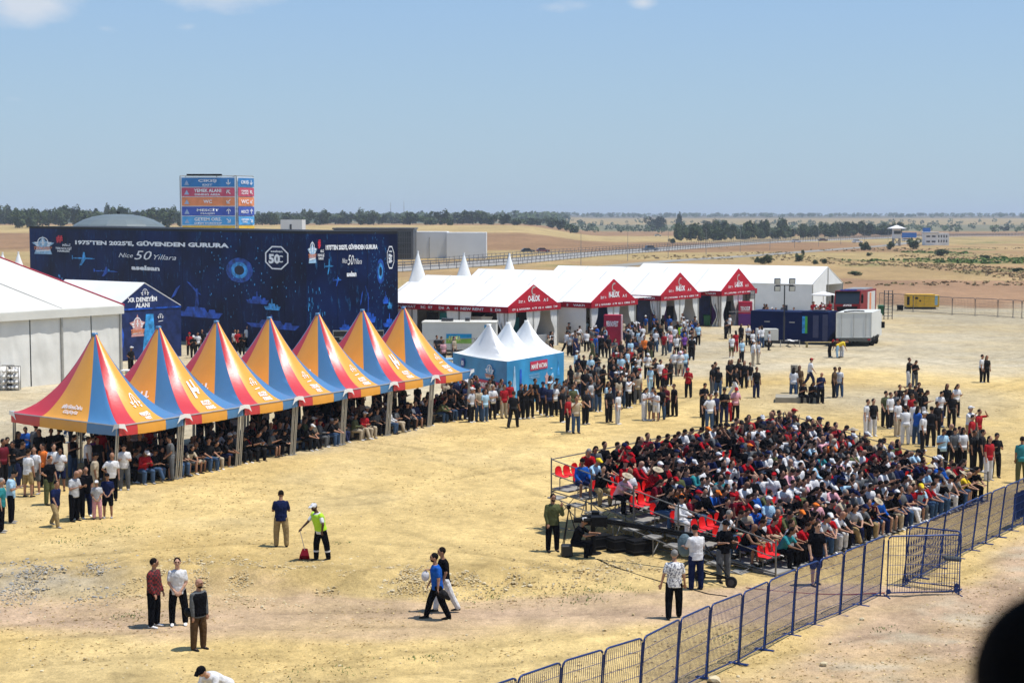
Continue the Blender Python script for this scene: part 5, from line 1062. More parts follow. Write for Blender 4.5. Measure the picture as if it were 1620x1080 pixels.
# cars ------------------------------------------------------------
def car(px, py, deg, colr, lb, kind='car', L_=4.5):
    p = P(px, py); t = thing('parked_car' if kind != 'moving' else 'car', lb, 'car', (p.x, p.y, .1), R_(deg)); m = mat('car_'+lb.split()[0]+str(int(px)), colr, .3, .05, 1, spec=.5); w_ = 1.8
    def prof(pts, y0, y1, m_, nm): mb = MB(); mb.poly([(x, y0, zz) for x, zz in pts], (0, y1-y0, 0), m_); return mb.build(nm, None, t)
    h_2 = 1.45 if L_ < 4.8 else 1.8
    prof([(-L_/2, .3), (L_/2, .3), (L_/2, .7), (L_/2-.15, .85), (L_*.22, .92), (-L_/2+.1, .95), (-L_/2, .75)], -w_/2, w_/2, m, 'body')
    prof([(L_*.24, .9), (L_*.10, h_2-.06), (-L_*.30, h_2-.06), (-L_*.43, .9)], -w_/2+.08, w_/2-.08, GLASSD, 'window'); mb = MB(); mb.poly([(L_*.10, -w_/2+.1, h_2-.05), (L_*.10, w_/2-.1, h_2-.05), (-L_*.30, w_/2-.1, h_2-.05), (-L_*.30, -w_/2+.1, h_2-.05)], (0, 0, .05)); mb.build('roof', m, t)
    for a in (-.31, .31):
        for b2 in (-1, 1): wheel(t, (L_*a, b2*(w_/2-.08), .33), (0, 1, 0), .33, .2)
    return t
car(835, 400, 10, (.02, .02, .025), 'black off-road car with open bed on the dirt lane', L_=4.3); car(859, 399.5, 8, (.20, .015, .03), 'dark red car parked beside the black one', L_=4.3); car(1030, 397, 12, (.12, .17, .23), 'blue grey van driving on the highway', 'moving', 5.0)
car(1041, 374, 5, (.6, .58, .5), 'cream off-road car far out on the brown field', L_=4.6); car(1260, 384, 14, (.7, .7, .7), 'white car far off on the highway, left one', 'moving'); car(1302, 382, 14, (.10, .05, .05), 'maroon car on the highway between two white ones', 'moving'); car(1356, 384.5, 12, (.8, .8, .8), 'white car on the highway near the round bush', 'moving'); car(1434, 382, 12, (.55, .56, .58), 'silver car on the highway below the blue road signs', 'moving')
# highway guard rail and lamp posts
mb = MB(); off = 9.2
def offs(pts, o_):
    r_ = []
    for i, p_ in enumerate(pts):
        a = Vector((*pts[max(i-1, 0)], 0)); b_ = Vector((*pts[min(i+1, len(pts)-1)], 0)); d_ = (b_-a).normalized(); r_.append(Vector((p_[0], p_[1], 0))+Vector((d_.y, -d_.x, 0))*o_)
    return r_
for o_, nm_, lb in ((-9.4, 'guard_rail', 'dark fence rail along the far side of the highway'), (1.0, 'guard_rail', 'thin guard rail along the middle of the highway'), (9.6, 'guard_rail', 'grey fence rail along the near side of the highway')):
    mb = MB(); ln_ = offs(hw, o_)
    for a, b_ in zip(ln_[:-1], ln_[1:]):
        n_ = max(1, int((b_-a).length/4)); mb.tube([a+z*.9, b_+z*.9], .09, None, 4); mb.tube([a+z*1.6, b_+z*1.6], .05, None, 4)
        for i in range(n_): q = a.lerp(b_, i/n_); mb.tube([q, q+z*1.7], .06, None, 4)
    tag(mb.build(nm_, FGREY), lb, 'guard rail')
lampx = [(919, 419.5, 377), (993, 413, 376.5), (1057, 408, 365), (1117, 403, 366), (1171, 399, 367), (1218, 396, 370), (1257, 392, 372), (1295, 390, 360), (1330, 387, 364), (1368, 384, 355), (1405, 381, 361)]
p_ = P(919, 419.5); t0_ = thing('street_lamp', 'x', 'street lamp', p_, 0, 'slim street lamps along the highway'); mb = MB(); mb.tube([(0, 0, 0), (0, 0, 7.6)], .09, None, 6, r2=.05); mb.tube([(0, 0, 7.6), (-.5, -.2, 7.8)], .04, None, 4); mb.build('pole', GALV, t0_); mb = MB(); mb.box((-.95, -.3, 7.76), (.5, 0, 0), (0, .2, 0), (0, 0, .09)); mb.build('lamp_head', GALV, t0_)
for i, (px, py, _) in enumerate(lampx):
    c = t0_ if i == 0 else copy_tree(t0_); c.location = P(px, py); c['label'] = 'slim street lamp by the highway, '+['first from the left, above the first crescent hall', 'second from the left', 'third, left of the dark tree row', 'fourth, before the dark tree row', 'fifth, below the tree row', 'sixth from the left', 'seventh, near the left white car', 'eighth, right of the left white car', 'ninth, near the round bush', 'tenth, left of the watch tower', 'nearest the watch tower'][i]
# trees ------------------------------------------------------------
FOL = []
for i, c in enumerate(((.045, .072, .024), (.065, .095, .03), (.035, .055, .022), (.09, .11, .04))):
    m = mat('foliage_%d' % i, c, .85, .35, 1.5); FOL.append(m)
BARK = mat('bark', (.10, .07, .045), .9, .2, 3)
def crown_mesh(seed, n, rx, rz, lf, shape='round'):
    r = random.Random(seed); mb = MB(); blobs = [(r.gauss(0, .38), r.gauss(0, .38), r.uniform(.25, .95), r.uniform(.28, .5)) for _ in range(9)]
    for i in range(n):
        bx_, by_, bz_, br = r.choice(blobs); d = Vector((r.gauss(0, 1), r.gauss(0, 1), r.gauss(0, 1))).normalized()*br*r.uniform(.6, 1.05)
        if shape == 'tall': bx_ *= .5; by_ *= .5
        c = Vector(((bx_+d.x)*rx, (by_+d.y)*rx, max(.08, (bz_+d.z*.8))*rz)); a = Vector((r.gauss(0, 1), r.gauss(0, 1), r.gauss(0, 1))).normalized(); b_ = a.orthogonal().normalized()
        s = lf*r.uniform(.6, 1.4); e = a.cross(b_); mb.raw([c-a*s, c+b_*s*.6, c+a*s, c-b_*s*.6+e*s*.3], [(0, 1, 2, 3)], FOL[r.choice([0, 0, 1, 1, 2, 3])])
    return mb
def make_tree(seed, H_, R2, n=650, shape='round', lf=.5):
    t = thing('tree', 'x', 'tree', (0, 0, 0)); mb = MB(); mb.tube([(0, 0, -.2), (.05*H_*.3, 0, H_*.3), (0, .03*H_, H_*.7)], .035*H_, BARK, 6, r2=.012*H_)
    for a in (0, 2, 4): mb.tube([(0, 0, H_*.3), (R2*.5*math.cos(a), R2*.5*math.sin(a), H_*.6)], .015*H_, BARK, 4)
    mb.build('trunk', None, t); crown_mesh(seed, n, R2, H_, lf, shape).build('crown', None, t); return t
protos = {}
def tree(px, py, wpx, hpx, lb, group=None, shape='round', seed=0, Y=None):
    p = P(px, py) if Y is None else Vector((PD(px, py, Y).x, Y, 0)); p.z = gz(p.x, p.y); k = p.y/FP; key = (shape, seed % 3)
    if key not in protos: pr = make_tree(seed % 3+11, 6, 3, 900, shape, .42); protos[key] = pr; c = pr
    else: c = copy_tree(protos[key])
    c.location = p; c.rotation_euler = (0, 0, (seed*1.7) % 6.28); sx_ = wpx*k/2/3.0; sz_ = hpx*k/6.2; c.scale = (sx_, sx_, sz_); c['label'] = lb; c['category'] = 'tree'
    if group: c['group'] = group
    return c
rt_ = random.Random(4)
for px, py, w_, h_2, lb in ((1037, 356, 34, 21, 'broad round dark tree alone on the skyline right of the middle'), (1074, 366, 19, 26, 'slim tall tree just left of the dark tree row'), (1125, 357, 20, 17, 'rounded tree on the skyline behind the dark tree row'), (1145, 357, 20, 16, 'rounded tree on the skyline touching its left neighbour'), (1590, 359, 14, 8, 'small dark tree alone on the far right slope')):
    tree(px, py, w_, h_2, lb, None, 'tall' if w_ < 20 and h_2 > 20 else 'round', int(px), Y=min(1500, P(px, max(py, 362)).y))
for px, py, w_, h_2, lb in ((1210, 418, 13, 12, 'green bush on the verge, left of a pair'), (1216, 417, 16, 13, 'dense green bush on the verge, middle of a group'), (1200, 416, 14, 8, 'small bush farthest left on the verge'), (1264, 414, 19, 11, 'low round bush behind the long hall roof'), (1290, 418, 12, 6, 'tiny bush on the verge beside a low patch'), (1303, 417, 14, 7, 'small bush right of the tiny verge bush'), (1368, 396, 20, 11, 'round green bush by the service road'), (1409, 395, 13, 11, 'round dark bush left of the larger one'), (1445, 394.5, 22, 15, 'big round green bush just left of the guard house'), (1270, 404, 6, 8, 'thin young tree on the verge'), (872, 361+8, 10, 8, 'single low bush on the brown field'), (1063, 385, 14, 7, 'low dark bush beside the tree row'), (1490, 405, 28, 9, 'bright green low bush on the right field'), (1375, 405, 12, 5, 'small bright bush on the right field'), (1558, 409, 18, 5, 'low green bush near the right edge'), (1612, 430, 18, 6, 'low green bush at the right picture edge'), (1352, 436, 22, 6, 'flat olive bush above the mesh fence')):
    tree(px, py, w_, h_2*1.1, lb, 'bushes on the dry plain', 'round', int(px))
i = 0
for px in range(1080, 1425, 11):
    for rr_ in range(2):
        x = px+rt_.uniform(-5, 5); yb = 382-(px-1080)*.028+rt_.uniform(-1, 1)-rr_*3; hh = rt_.uniform(13, 27) if px < 1240 else rt_.uniform(11, 20); 
        tree(x, yb, rt_.uniform(15, 26), hh, 'dark green tree in the long dense row beside the highway', 'dense tree row beside the highway', 'round', i); i += 1
for px in range(395, 905, 13):
    x = px+rt_.uniform(-5, 5); big = 1 if px < 770 else .75
    tree(x, 0, rt_.uniform(18, 34)*big, rt_.uniform(12, 22)*big, 'bushy olive green tree in the far belt behind the halls', 'far tree belt behind the halls', 'round', i, Y=rt_.uniform(980, 1400)); i += 1
for px in range(-10, 292, 9):
    x = px+rt_.uniform(-4, 4); tree(x, 0, rt_.uniform(20, 34), rt_.uniform(18, 29), 'dark green tree in the thick belt left of the sign tower', 'thick tree belt left of the sign tower', rt_.choice(['round', 'tall']), i, Y=rt_.uniform(850, 1250)); i += 1
# far-off woods that read as one mass
def woods(name, x0_, x1_, Y0, Y1, n, hlo, hhi, lb, seed):
    r = random.Random(seed); mb = MB()
    for q in range(n):
        Y = r.uniform(Y0, Y1); x = PD(r.uniform(x0_, x1_), 340, Y).x; zg = gz(x, Y); H_ = r.uniform(hlo, hhi); R2 = H_*r.uniform(.5, .9); m = FOL[r.choice([0, 1, 2])]
        for s in range(26):
            d = Vector((r.gauss(0, 1), r.gauss(0, 1), r.gauss(0, .8))).normalized(); c = Vector((x+d.x*R2*.8, Y+d.y*R2*.8, zg+H_*(.5+d.z*.42))); a = Vector((r.gauss(0, 1), r.gauss(0, 1), r.gauss(0, 1))).normalized(); b_ = a.orthogonal().normalized(); s_ = H_*.2
            mb.raw([c-a*s_, c+b_*s_, c+a*s_, c-b_*s_], [(0, 1, 2, 3)], m)
    tag(mb.build(name, None), lb, 'woods', kind='stuff')
woods('distant_woods', -40, 900, 1900, 2700, 420, 8, 15, 'far-off woods along the left horizon', 1)
woods('distant_treeline', 860, 1680, 3300, 4300, 420, 5, 9, 'thin treeline on the ridge of the right horizon', 2)
woods('plain_thickets', 850, 1680, 1300, 2600, 300, 2.5, 7, 'scattered thickets over the hazy plain', 3)
for px, hp, lb in ((618, 320, 'thin radio mast on the skyline, left one'), (639, 318, 'thin radio mast on the skyline, right one')):
    Y = 2600; a = PD(px, hp, Y); mb = MB(); mb.tube([(a.x, Y, 0), (a.x, Y, a.z)], .7, None, 4, r2=.3); tag(mb.build('radio_mast', GALV, None, False, (a.x, Y, 0)), lb, 'mast')
# ================================================================ PEOPLE
M_SKIN, M_CLOTH, M_HAIR = mat_obj('skin', .6, .25), mat_obj('cloth', 1, 0), mat_obj('hair', .9, .05)
def vec(f, o, u, s=1): return Vector((s*o, -f, u))      # forward is -y, outward depends on the side
def pose(kind='stand', **k):
    d = dict(lean=3, side=0, hp=0, hy=0, ua=[(.05, .14, -1)]*2, fa=[(.18, .02, -1)]*2, th=[(.03, .06, -1)]*2, sh=[(-.04, .02, -1)]*2, seat=None, scale=1.0, fem=0)
    if kind == 'sit': d.update(lean=6, ua=[(.35, .15, -.95)]*2, fa=[(.95, -.35, -.1)]*2, th=[(1, .16, -.03)]*2, sh=[(-.05, .02, -1)]*2, seat=.50)
    d.update(k); return d
POSES = {
 'relaxed': pose(th=[(.08, .06, -1), (-.04, .09, -1)]), 'clasp': pose(ua=[(.12, .16, -1)]*2, fa=[(.62, -.55, -.75)]*2, hp=4), 'phone': pose(lean=2, hp=28, ua=[(.15, .2, -1)]*2, fa=[(.95, -.42, .35)]*2),
 'crossed': pose(ua=[(.22, .22, -1)]*2, fa=[(.55, -.95, .1)]*2), 'hip': pose(ua=[(-.05, .55, -.85), (.1, .15, -1)], fa=[(.15, -.7, -.5), (.3, 0, -1)], side=3), 'shoot': pose(ua=[(.75, .35, -.45)]*2, fa=[(.55, -.55, .85)]*2, hp=-5),
 'walk': pose(lean=5, ua=[(.3, .12, -1), (-.35, .12, -1)], fa=[(.6, 0, -.9), (.0, 0, -1)], th=[(.45, .05, -1), (-.28, .05, -1)], sh=[(.12, 0, -1), (-.62, 0, -1)]), 'look': pose(hy=35, ua=[(.05, .18, -1)]*2, fa=[(.35, -.2, -.9), (.1, .05, -1)]),
 'shade': pose(ua=[(.1, .14, -1), (.6, .5, .1)], fa=[(.2, 0, -1), (.1, -.75, .75)]), 'bend': pose(lean=62, hp=20, ua=[(.3, .1, -1)]*2, fa=[(.4, -.1, -1)]*2, th=[(-.12, .1, -1)]*2, sh=[(.08, 0, -1)]*2),
 'sit_knees': pose('sit', lean=30, hp=10, ua=[(.62, .12, -.8)]*2, fa=[(.75, -.42, -.25)]*2), 'sit_up': pose('sit', lean=6), 'sit_phone': pose('sit', lean=16, hp=32, ua=[(.35, .12, -.9)]*2, fa=[(.85, -.4, .35)]*2),
 'sit_look': pose('sit', lean=10, hy=-30, ua=[(.3, .2, -.95)]*2, fa=[(.9, -.1, -.3)]*2), 'sit_face': pose('sit', lean=22, hp=-4, ua=[(.55, .1, -.8)]*2, fa=[(.35, -.35, .9)]*2), 'sit_cross': pose('sit', lean=12, ua=[(.3, .2, -1)]*2, fa=[(.55, -.95, .0)]*2, th=[(1, .05, .05), (1, .22, -.05)], sh=[(.3, -.12, -1), (-.1, 0, -1)]),
 'sit_shade': pose('sit', lean=8, ua=[(.3, .15, -.95), (.75, .35, .05)], fa=[(.9, -.3, -.2), (.0, -.6, .85)]),
}
def norm(v): v = Vector(v); return v/v.length
def skel(d):
    J = {}; L = R_(d['lean']); sd_ = R_(d['side']); pv = Vector((0, 0, .93)); up = Vector((math.sin(sd_), -math.sin(L), math.cos(L)*math.cos(sd_))).normalized()
    J['pel'] = pv; J['up'] = up; J['fw'] = Vector((0, -1, 0)) - up*Vector((0, -1, 0)).dot(up); J['fw'].normalize(); J['rt'] = Vector((1, 0, 0))
    nb_ = pv+up*.56; J['neck'] = nb_; q = R_(d['hp']+d['lean']*.55); hy = R_(d['hy']); hup = Vector((0, -math.sin(q), math.cos(q))); hf = Vector((math.sin(hy), -math.cos(hy)*math.cos(q), -math.sin(q)*math.cos(hy))).normalized()
    J['hup'] = hup; J['hf'] = hf; J['head'] = nb_+hup*.175+Vector((0, -.02, 0)); sw = .168-.02*d['fem']
    for i, s in enumerate((-1, 1)):
        sh_ = nb_-up*.082+Vector((s*sw, 0, 0)); a, b_ = norm(vec(*d['ua'][i], s)), norm(vec(*d['fa'][i], s)); J['sh%d' % i] = sh_; J['el%d' % i] = sh_+a*.285; J['wr%d' % i] = J['el%d' % i]+b_*.25; J['hd%d' % i] = b_
        hp_ = pv+Vector((s*.095, 0, -.03)); a, b_ = norm(vec(*d['th'][i], s)), norm(vec(*d['sh'][i], s)); J['hip%d' % i] = hp_; J['kn%d' % i] = hp_+a*.42; J['an%d' % i] = J['kn%d' % i]+b_*.41
    lo = min(J['an0'].z, J['an1'].z)-.085
    dz = (d['seat']-.90) if d['seat'] is not None else -lo
    for k in J:
        if k not in ('up', 'fw', 'rt', 'hup', 'hf', 'hd0', 'hd1'): J[k] = J[k]+Vector((0, 0, dz))
    return J
def ell(mb, c, ax, r, n=10, m=8):
    "ellipsoid with axes ax (3 vectors) and radii r"
    vs = [c+ax[2]*r[2]]; fs = []
    for i in range(1, m):
        t = math.pi*i/m
        for j in range(n): p_ = 2*math.pi*j/n; vs.append(c+ax[0]*r[0]*math.sin(t)*math.cos(p_)+ax[1]*r[1]*math.sin(t)*math.sin(p_)+ax[2]*r[2]*math.cos(t))
    vs.append(c-ax[2]*r[2]); e = len(vs)-1
    for j in range(n): fs.append((0, 1+j, 1+(j+1) % n)); fs.append((e, 1+(m-2)*n+(j+1) % n, 1+(m-2)*n+j))
    for i in range(m-2):
        for j in range(n): a = 1+i*n; fs.append((a+j, a+n+j, a+n+(j+1) % n, a+(j+1) % n))
    mb.raw(vs, fs)
def cap(mb, a, b_, ra, rb, n=9):
    "tapered capsule"
    a, b_ = Vector(a), Vector(b_); d = (b_-a); L = d.length; d = d/max(L, 1e-6); x = d.orthogonal().normalized(); y_ = d.cross(x); rings = []
    for t in (85, 55, 25): rings.append((a-d*ra*math.sin(R_(t)), ra*math.cos(R_(t))))
    rings += [(a, ra), (b_, rb)]
    for t in (25, 55, 85): rings.append((b_+d*rb*math.sin(R_(t)), rb*math.cos(R_(t))))
    vs = []; fs = []
    for c, r in rings:
        for j in range(n): t = 2*math.pi*j/n; vs.append(c+(x*math.cos(t)+y_*math.sin(t))*r)
    for i in range(len(rings)-1):
        for j in range(n): fs.append((i*n+j, i*n+(j+1) % n, (i+1)*n+(j+1) % n, (i+1)*n+j))
    fs += [tuple(range(n))[::-1], tuple((len(rings)-1)*n+j for j in range(n))]; mb.raw(vs, fs)
def loft(mb, secs, n=14):
    vs = []; fs = []
    for c, x, y_, rx, ry in secs:
        for j in range(n): t = 2*math.pi*j/n; vs.append(c+x*rx*math.cos(t)+y_*ry*math.sin(t))
    for i in range(len(secs)-1):
        for j in range(n): fs.append((i*n+j, i*n+(j+1) % n, (i+1)*n+(j+1) % n, (i+1)*n+j))
    fs += [tuple(range(n))[::-1], tuple((len(secs)-1)*n+j for j in range(n))]; mb.raw(vs, fs)
def torso(mb, J, g, d, z0=-.04, z1=.56, fem=0, belly=0):
    up, fw, rt = J['up'], J['fw'], J['rt']; pel = J['pel']; S = [(-.06, .165, .12), (0, .175+.01*fem, .13), (.12, .158-.012*fem, .120+belly*.5), (.26, .168-.01*fem, .130+belly), (.40, .186-.012*fem, .132), (.47, .178-.015*fem, .110), (.52, .125, .085), (.55, .075, .065), (.58, .056, .055)]
    S = [q for q in S if z0 <= q[0] <= z1]
    loft(mb, [(pel+up*a, rt, fw, rx+g, ry+g) for a, rx, ry in S])
def part_mesh(kind, d, J, hi=False):
    mb = MB(); fem = d['fem']; n = 8
    if kind == 'body':
        torso(mb, J, 0, d); hd_, hup, hf = J['head'], J['hup'], J['hf']; hr = hf.cross(hup).normalized(); ell(mb, hd_+hup*.015, (hr, hf, hup), (.080, .098, .116), 12, 9)
        ell(mb, hd_-hup*.055+hf*.022, (hr, hf, hup), (.058, .068, .062), 10, 7); cap(mb, J['neck']-J['up']*.03, hd_-hup*.06, .058, .052); cap(mb, hd_+hf*.088+hup*.01, hd_+hf*.108-hup*.022, .010, .015, 6)
        for s in (-1, 1): ell(mb, hd_+hr*s*.078-hup*.005, (hr, hf, hup), (.014, .022, .034), 6, 5)
        if hi:
            ell(mb, hd_+hf*.085-hup*.055, (hr, hf, hup), (.028, .014, .010), 6, 5); cap(mb, hd_+hf*.082+hup*.036-hr*.045, hd_+hf*.082+hup*.036+hr*.045, .012, .012, 6)
        for i, s in enumerate((-1, 1)):
            cap(mb, J['sh%d' % i], J['el%d' % i], .050, .042, n); cap(mb, J['el%d' % i], J['wr%d' % i], .041, .026, n)
            w, h_d = J['wr%d' % i], J['hd%d' % i]; side = h_d.cross(Vector((0, -1, 0) if abs(h_d.y) < .8 else (0, 0, 1))).normalized(); nrm = h_d.cross(side).normalized()
            loft(mb, [(w, side, nrm, .026, .018), (w+h_d*.04, side, nrm, .038, .016), (w+h_d*.085, side, nrm, .040, .014)], 8)
            if hi:
                for f in range(4):
                    b0_ = w+h_d*.08+side*(-.029+.0193*f); ln_ = (.062, .074, .070, .055)[f]; cr_ = nrm*(.012+.004*f); m1 = b0_+h_d*ln_*.5+cr_*.4; cap(mb, b0_, m1, .0095, .009, 6); cap(mb, m1, m1+h_d*ln_*.45+cr_, .009, .0075, 6)
                tb = w+h_d*.03-side*.03; cap(mb, tb, tb-side*.028+h_d*.035+nrm*.01, .012, .0095, 6); cap(mb, tb-side*.028+h_d*.035+nrm*.01, tb-side*.022+h_d*.062+nrm*.018, .0095, .008, 6)
            else: ell(mb, w+h_d*.115, (side, nrm, h_d), (.034, .016, .045), 7, 6); cap(mb, w+h_d*.03-side*.03, w+h_d*.075-side*.05, .012, .009, 6)
            cap(mb, J['hip%d' % i], J['kn%d' % i], .090, .060, n); cap(mb, J['kn%d' % i], J['an%d' % i], .062, .040, n); a = J['an%d' % i]; cap(mb, a+Vector((0, .02, -.04)), a+Vector((0, -.10, -.05)), .034, .03, 6)
    elif kind in ('shirt', 'shirt_long', 'tank'):
        g = .015 if kind != 'shirt_long' else .024; torso(mb, J, g, d, -.08, .56, fem, .0)
        loft(mb, [(J['pel']-J['up']*.10*(1 if d['seat'] is None else .2), J['rt'], J['fw'], .175+g, .132+g), (J['pel']+J['up']*.10, J['rt'], J['fw'], .165+g, .126+g)])
        for i in range(2):
            a, b_, w = J['sh%d' % i], J['el%d' % i], J['wr%d' % i]
            if kind == 'tank': continue
            cap(mb, a, a.lerp(b_, .70 if kind == 'shirt' else 1), .043+g, .045+g, n)
            if kind == 'shirt_long': cap(mb, b_, b_.lerp(w, .92), .043+g*.8, .032+g*.5, n)
    elif kind in ('trousers', 'shorts'):
        g = .018; torso(mb, J, g*.6, d, -.06, .06); 
        for i in range(2):
            h_p, k_, a = J['hip%d' % i], J['kn%d' % i], J['an%d' % i]; cap(mb, h_p, k_ if kind == 'trousers' else h_p.lerp(k_, .86), .104+g*.4, .074+g, n)
            if kind == 'trousers': cap(mb, k_, k_.lerp(a, .98), .072+g, .058+g*.8, n)
    elif kind == 'shoes':
        for i in range(2):
            a = J['an%d' % i]; s = 0; loft(mb, [(a+Vector((0, .065, -.045)), Vector((1, 0, 0)), Vector((0, 0, 1)), .030, .035), (a+Vector((0, .04, -.04)), Vector((1, 0, 0)), Vector((0, 0, 1)), .040, .045), (a+Vector((0, -.08, -.052)), Vector((1, 0, 0)), Vector((0, 0, 1)), .046, .034), (a+Vector((0, -.155, -.062)), Vector((1, 0, 0)), Vector((0, 0, 1)), .042, .024), (a+Vector((0, -.19, -.066)), Vector((1, 0, 0)), Vector((0, 0, 1)), .022, .016)], 9)
    elif kind in ('eyes', 'beard'):
        hd_, hup, hf = J['head'], J['hup'], J['hf']; hr = hf.cross(hup).normalized()
        if kind == 'beard': ell(mb, hd_-hup*.058+hf*.028, (hr, hf, hup), (.063, .070, .058), 10, 7)
        else:
            for s in (-1, 1): ell(mb, hd_+hf*.090+hup*.018+hr*s*.033, (hr, hf, hup), (.017, .012, .011), 6, 5); cap(mb, hd_+hf*.092+hup*.042+hr*s*.018, hd_+hf*.086+hup*.042+hr*s*.052, .008, .007, 5)
    elif kind in ('hair', 'long_hair', 'cap', 'sun_hat', 'headscarf'):
        hd_, hup, hf = J['head'], J['hup'], J['hf']; hr = hf.cross(hup).normalized()
        if kind == 'hair': ell(mb, hd_+hup*.035-hf*.014, (hr, hf, hup), (.088, .101, .106), 12, 9); 
        elif kind == 'long_hair': ell(mb, hd_+hup*.035-hf*.02, (hr, hf, hup), (.090, .10, .105), 12, 9); loft(mb, [(hd_+hup*.03-hf*.05, hr, hf, .085, .06), (hd_-hup*.08-hf*.07, hr, hf, .095, .055), (hd_-hup*.24-hf*.10, hr, hf, .085, .04), (hd_-hup*.34-hf*.11, hr, hf, .05, .02)])
        elif kind == 'headscarf': ell(mb, hd_+hup*.02-hf*.018, (hr, hf, hup), (.094, .104, .125), 12, 9); loft(mb, [(hd_-hup*.05-hf*.02, hr, hf, .085, .085), (hd_-hup*.16-hf*.01, hr, hf, .10, .09), (hd_-hup*.24-hf*.0, hr, hf, .14, .10)])
        elif kind == 'cap': ell(mb, hd_+hup*.045-hf*.006, (hr, hf, hup), (.090, .107, .096), 12, 9); mb.poly([hd_+hup*.07+hf*.07-hr*.07, hd_+hup*.07+hf*.07+hr*.07, hd_+hup*.05+hf*.165+hr*.055, hd_+hup*.05+hf*.165-hr*.055], hup*.028)
        else: ell(mb, hd_+hup*.06, (hr, hf, hup), (.092, .102, .085), 12, 8); mb.cyl(hd_+hup*.045, hup, .19, .022, None, 16)
    return mb
def remeshed(mb, voxel, name, m):
    o = mb.build('tmp', None); md = o.modifiers.new('r', 'REMESH'); md.mode = 'VOXEL'; md.voxel_size = voxel; md.use_smooth_shade = True
    sm = o.modifiers.new('s', 'SMOOTH'); sm.factor = .5; sm.iterations = 2
    dg = bpy.context.evaluated_depsgraph_get(); me = bpy.data.meshes.new_from_object(o.evaluated_get(dg)); me.name = name
    old = o.data; bpy.data.objects.remove(o); bpy.data.meshes.remove(old)
    me.materials.clear(); me.materials.append(m); me.polygons.foreach_set('use_smooth', [True]*len(me.polygons)); return me
HID = {}                                # poses are modelled in a separate, unlinked step: meshes only
_pm = {}
def pmesh(pname, part, hi=False, spec=None):
    key = (pname, part, hi)
    if key not in _pm:
        d = spec or POSES[pname]; J = skel(d); m = M_SKIN if part == 'body' else (M_HAIR if part in ('hair', 'long_hair', 'beard') else M_CLOTH)
        vx = (.011 if part in ('body',) else .013) if hi else (.021 if part == 'body' else .024)
        _pm[key] = remeshed(part_mesh(part, d, J, hi), vx, part, m)
    return _pm[key]
_raw = {}
def rawpart(pname, part):
    key = (pname, part)
    if key not in _raw:
        d = POSES[pname]; mb = part_mesh(part, d, skel(d)); _raw[key] = (np.array(mb.v), mb.f)
    return _raw[key]
COL = {'k': ('black', (.007, .007, .009)), 'w': ('white', (.62, .62, .63)), 'n': ('navy', (.012, .018, .06)), 'b': ('blue', (.015, .085, .36)), 'g': ('grey', (.11, .115, .12)), 'r': ('red', (.34, .010, .016)), 'o': ('orange', (.70, .17, .03)),
 't': ('beige', (.42, .35, .25)), 'y': ('lime yellow', (.50, .72, .03)), 'j': ('blue jeans', (.045, .085, .16)), 'v': ('purple', (.16, .05, .28)), 'p': ('pink', (.62, .32, .36)), 'c': ('light blue', (.34, .52, .66)), 'e': ('olive green', (.09, .10, .045)), 'm': ('maroon', (.13, .01, .02)), 'h': ('brown', (.085, .05, .025)), 's': ('light grey', (.42, .43, .45)), 'l': ('teal', (.03, .20, .22)), 'q': ('khaki', (.30, .22, .11))}
SKINS = [(.38, .20, .13), (.31, .16, .10), (.42, .24, .16), (.22, .11, .065), (.34, .18, .115)]
HAIRS = [(.012, .009, .008), (.02, .012, .009), (.035, .02, .012), (.008, .008, .009), (.22, .21, .20)]
HATC = {'w': 'white cap', 'r': 'red cap', 'k': 'black cap', 'o': 'orange cap', 'Y': 'yellow cap', 'B': 'blue cap'}
COL['Y'] = ('yellow', (.70, .50, .04)); COL['B'] = ('blue', (.02, .10, .42))
def top_words(st, kind): return COL[st][0]+{'shirt': ' t-shirt', 'shirt_long': ' long sleeved top', 'tank': ' sleeveless top'}[kind]
def leg_words(pc, kind): return (COL[pc][0] if pc == 'j' else COL[pc][0]+(' shorts' if kind == 'shorts' else ' trousers')) if not (pc == 'j' and kind == 'shorts') else 'denim shorts'
used_labels = {}
PLIST = []          # everyone: dict(loc, rz, pose, top(kind,col), leg(kind,col), head(kind,col), skin, shoe, label, group, dist, scale)
rp_ = random.Random(21)
def person(loc, rz, pz_='relaxed', top=('shirt', 'k'), leg=('trousers', 'k'), head=('hair', None), label=None, group='people', scale=1.0, shoe=None, skin=None, prio=1.0, hi=False, spec=None):
    PLIST.append(dict(loc=Vector(loc), rz=rz, pose=pz_, top=top, leg=leg, head=head, label=label, group=group, scale=scale, shoe=shoe or rp_.choice([(.7, .7, .7), (.02, .02, .02), (.02, .02, .02), (.3, .3, .3)]), skin=skin or rp_.choice(SKINS), dist=Vector(loc).length*prio, hi=hi, spec=spec)); return PLIST[-1]
def headcol(h):
    k, c = h
    if k in ('hair', 'long_hair'): return HAIRS[c] if isinstance(c, int) else (c or HAIRS[0])
    return COL[c][1]
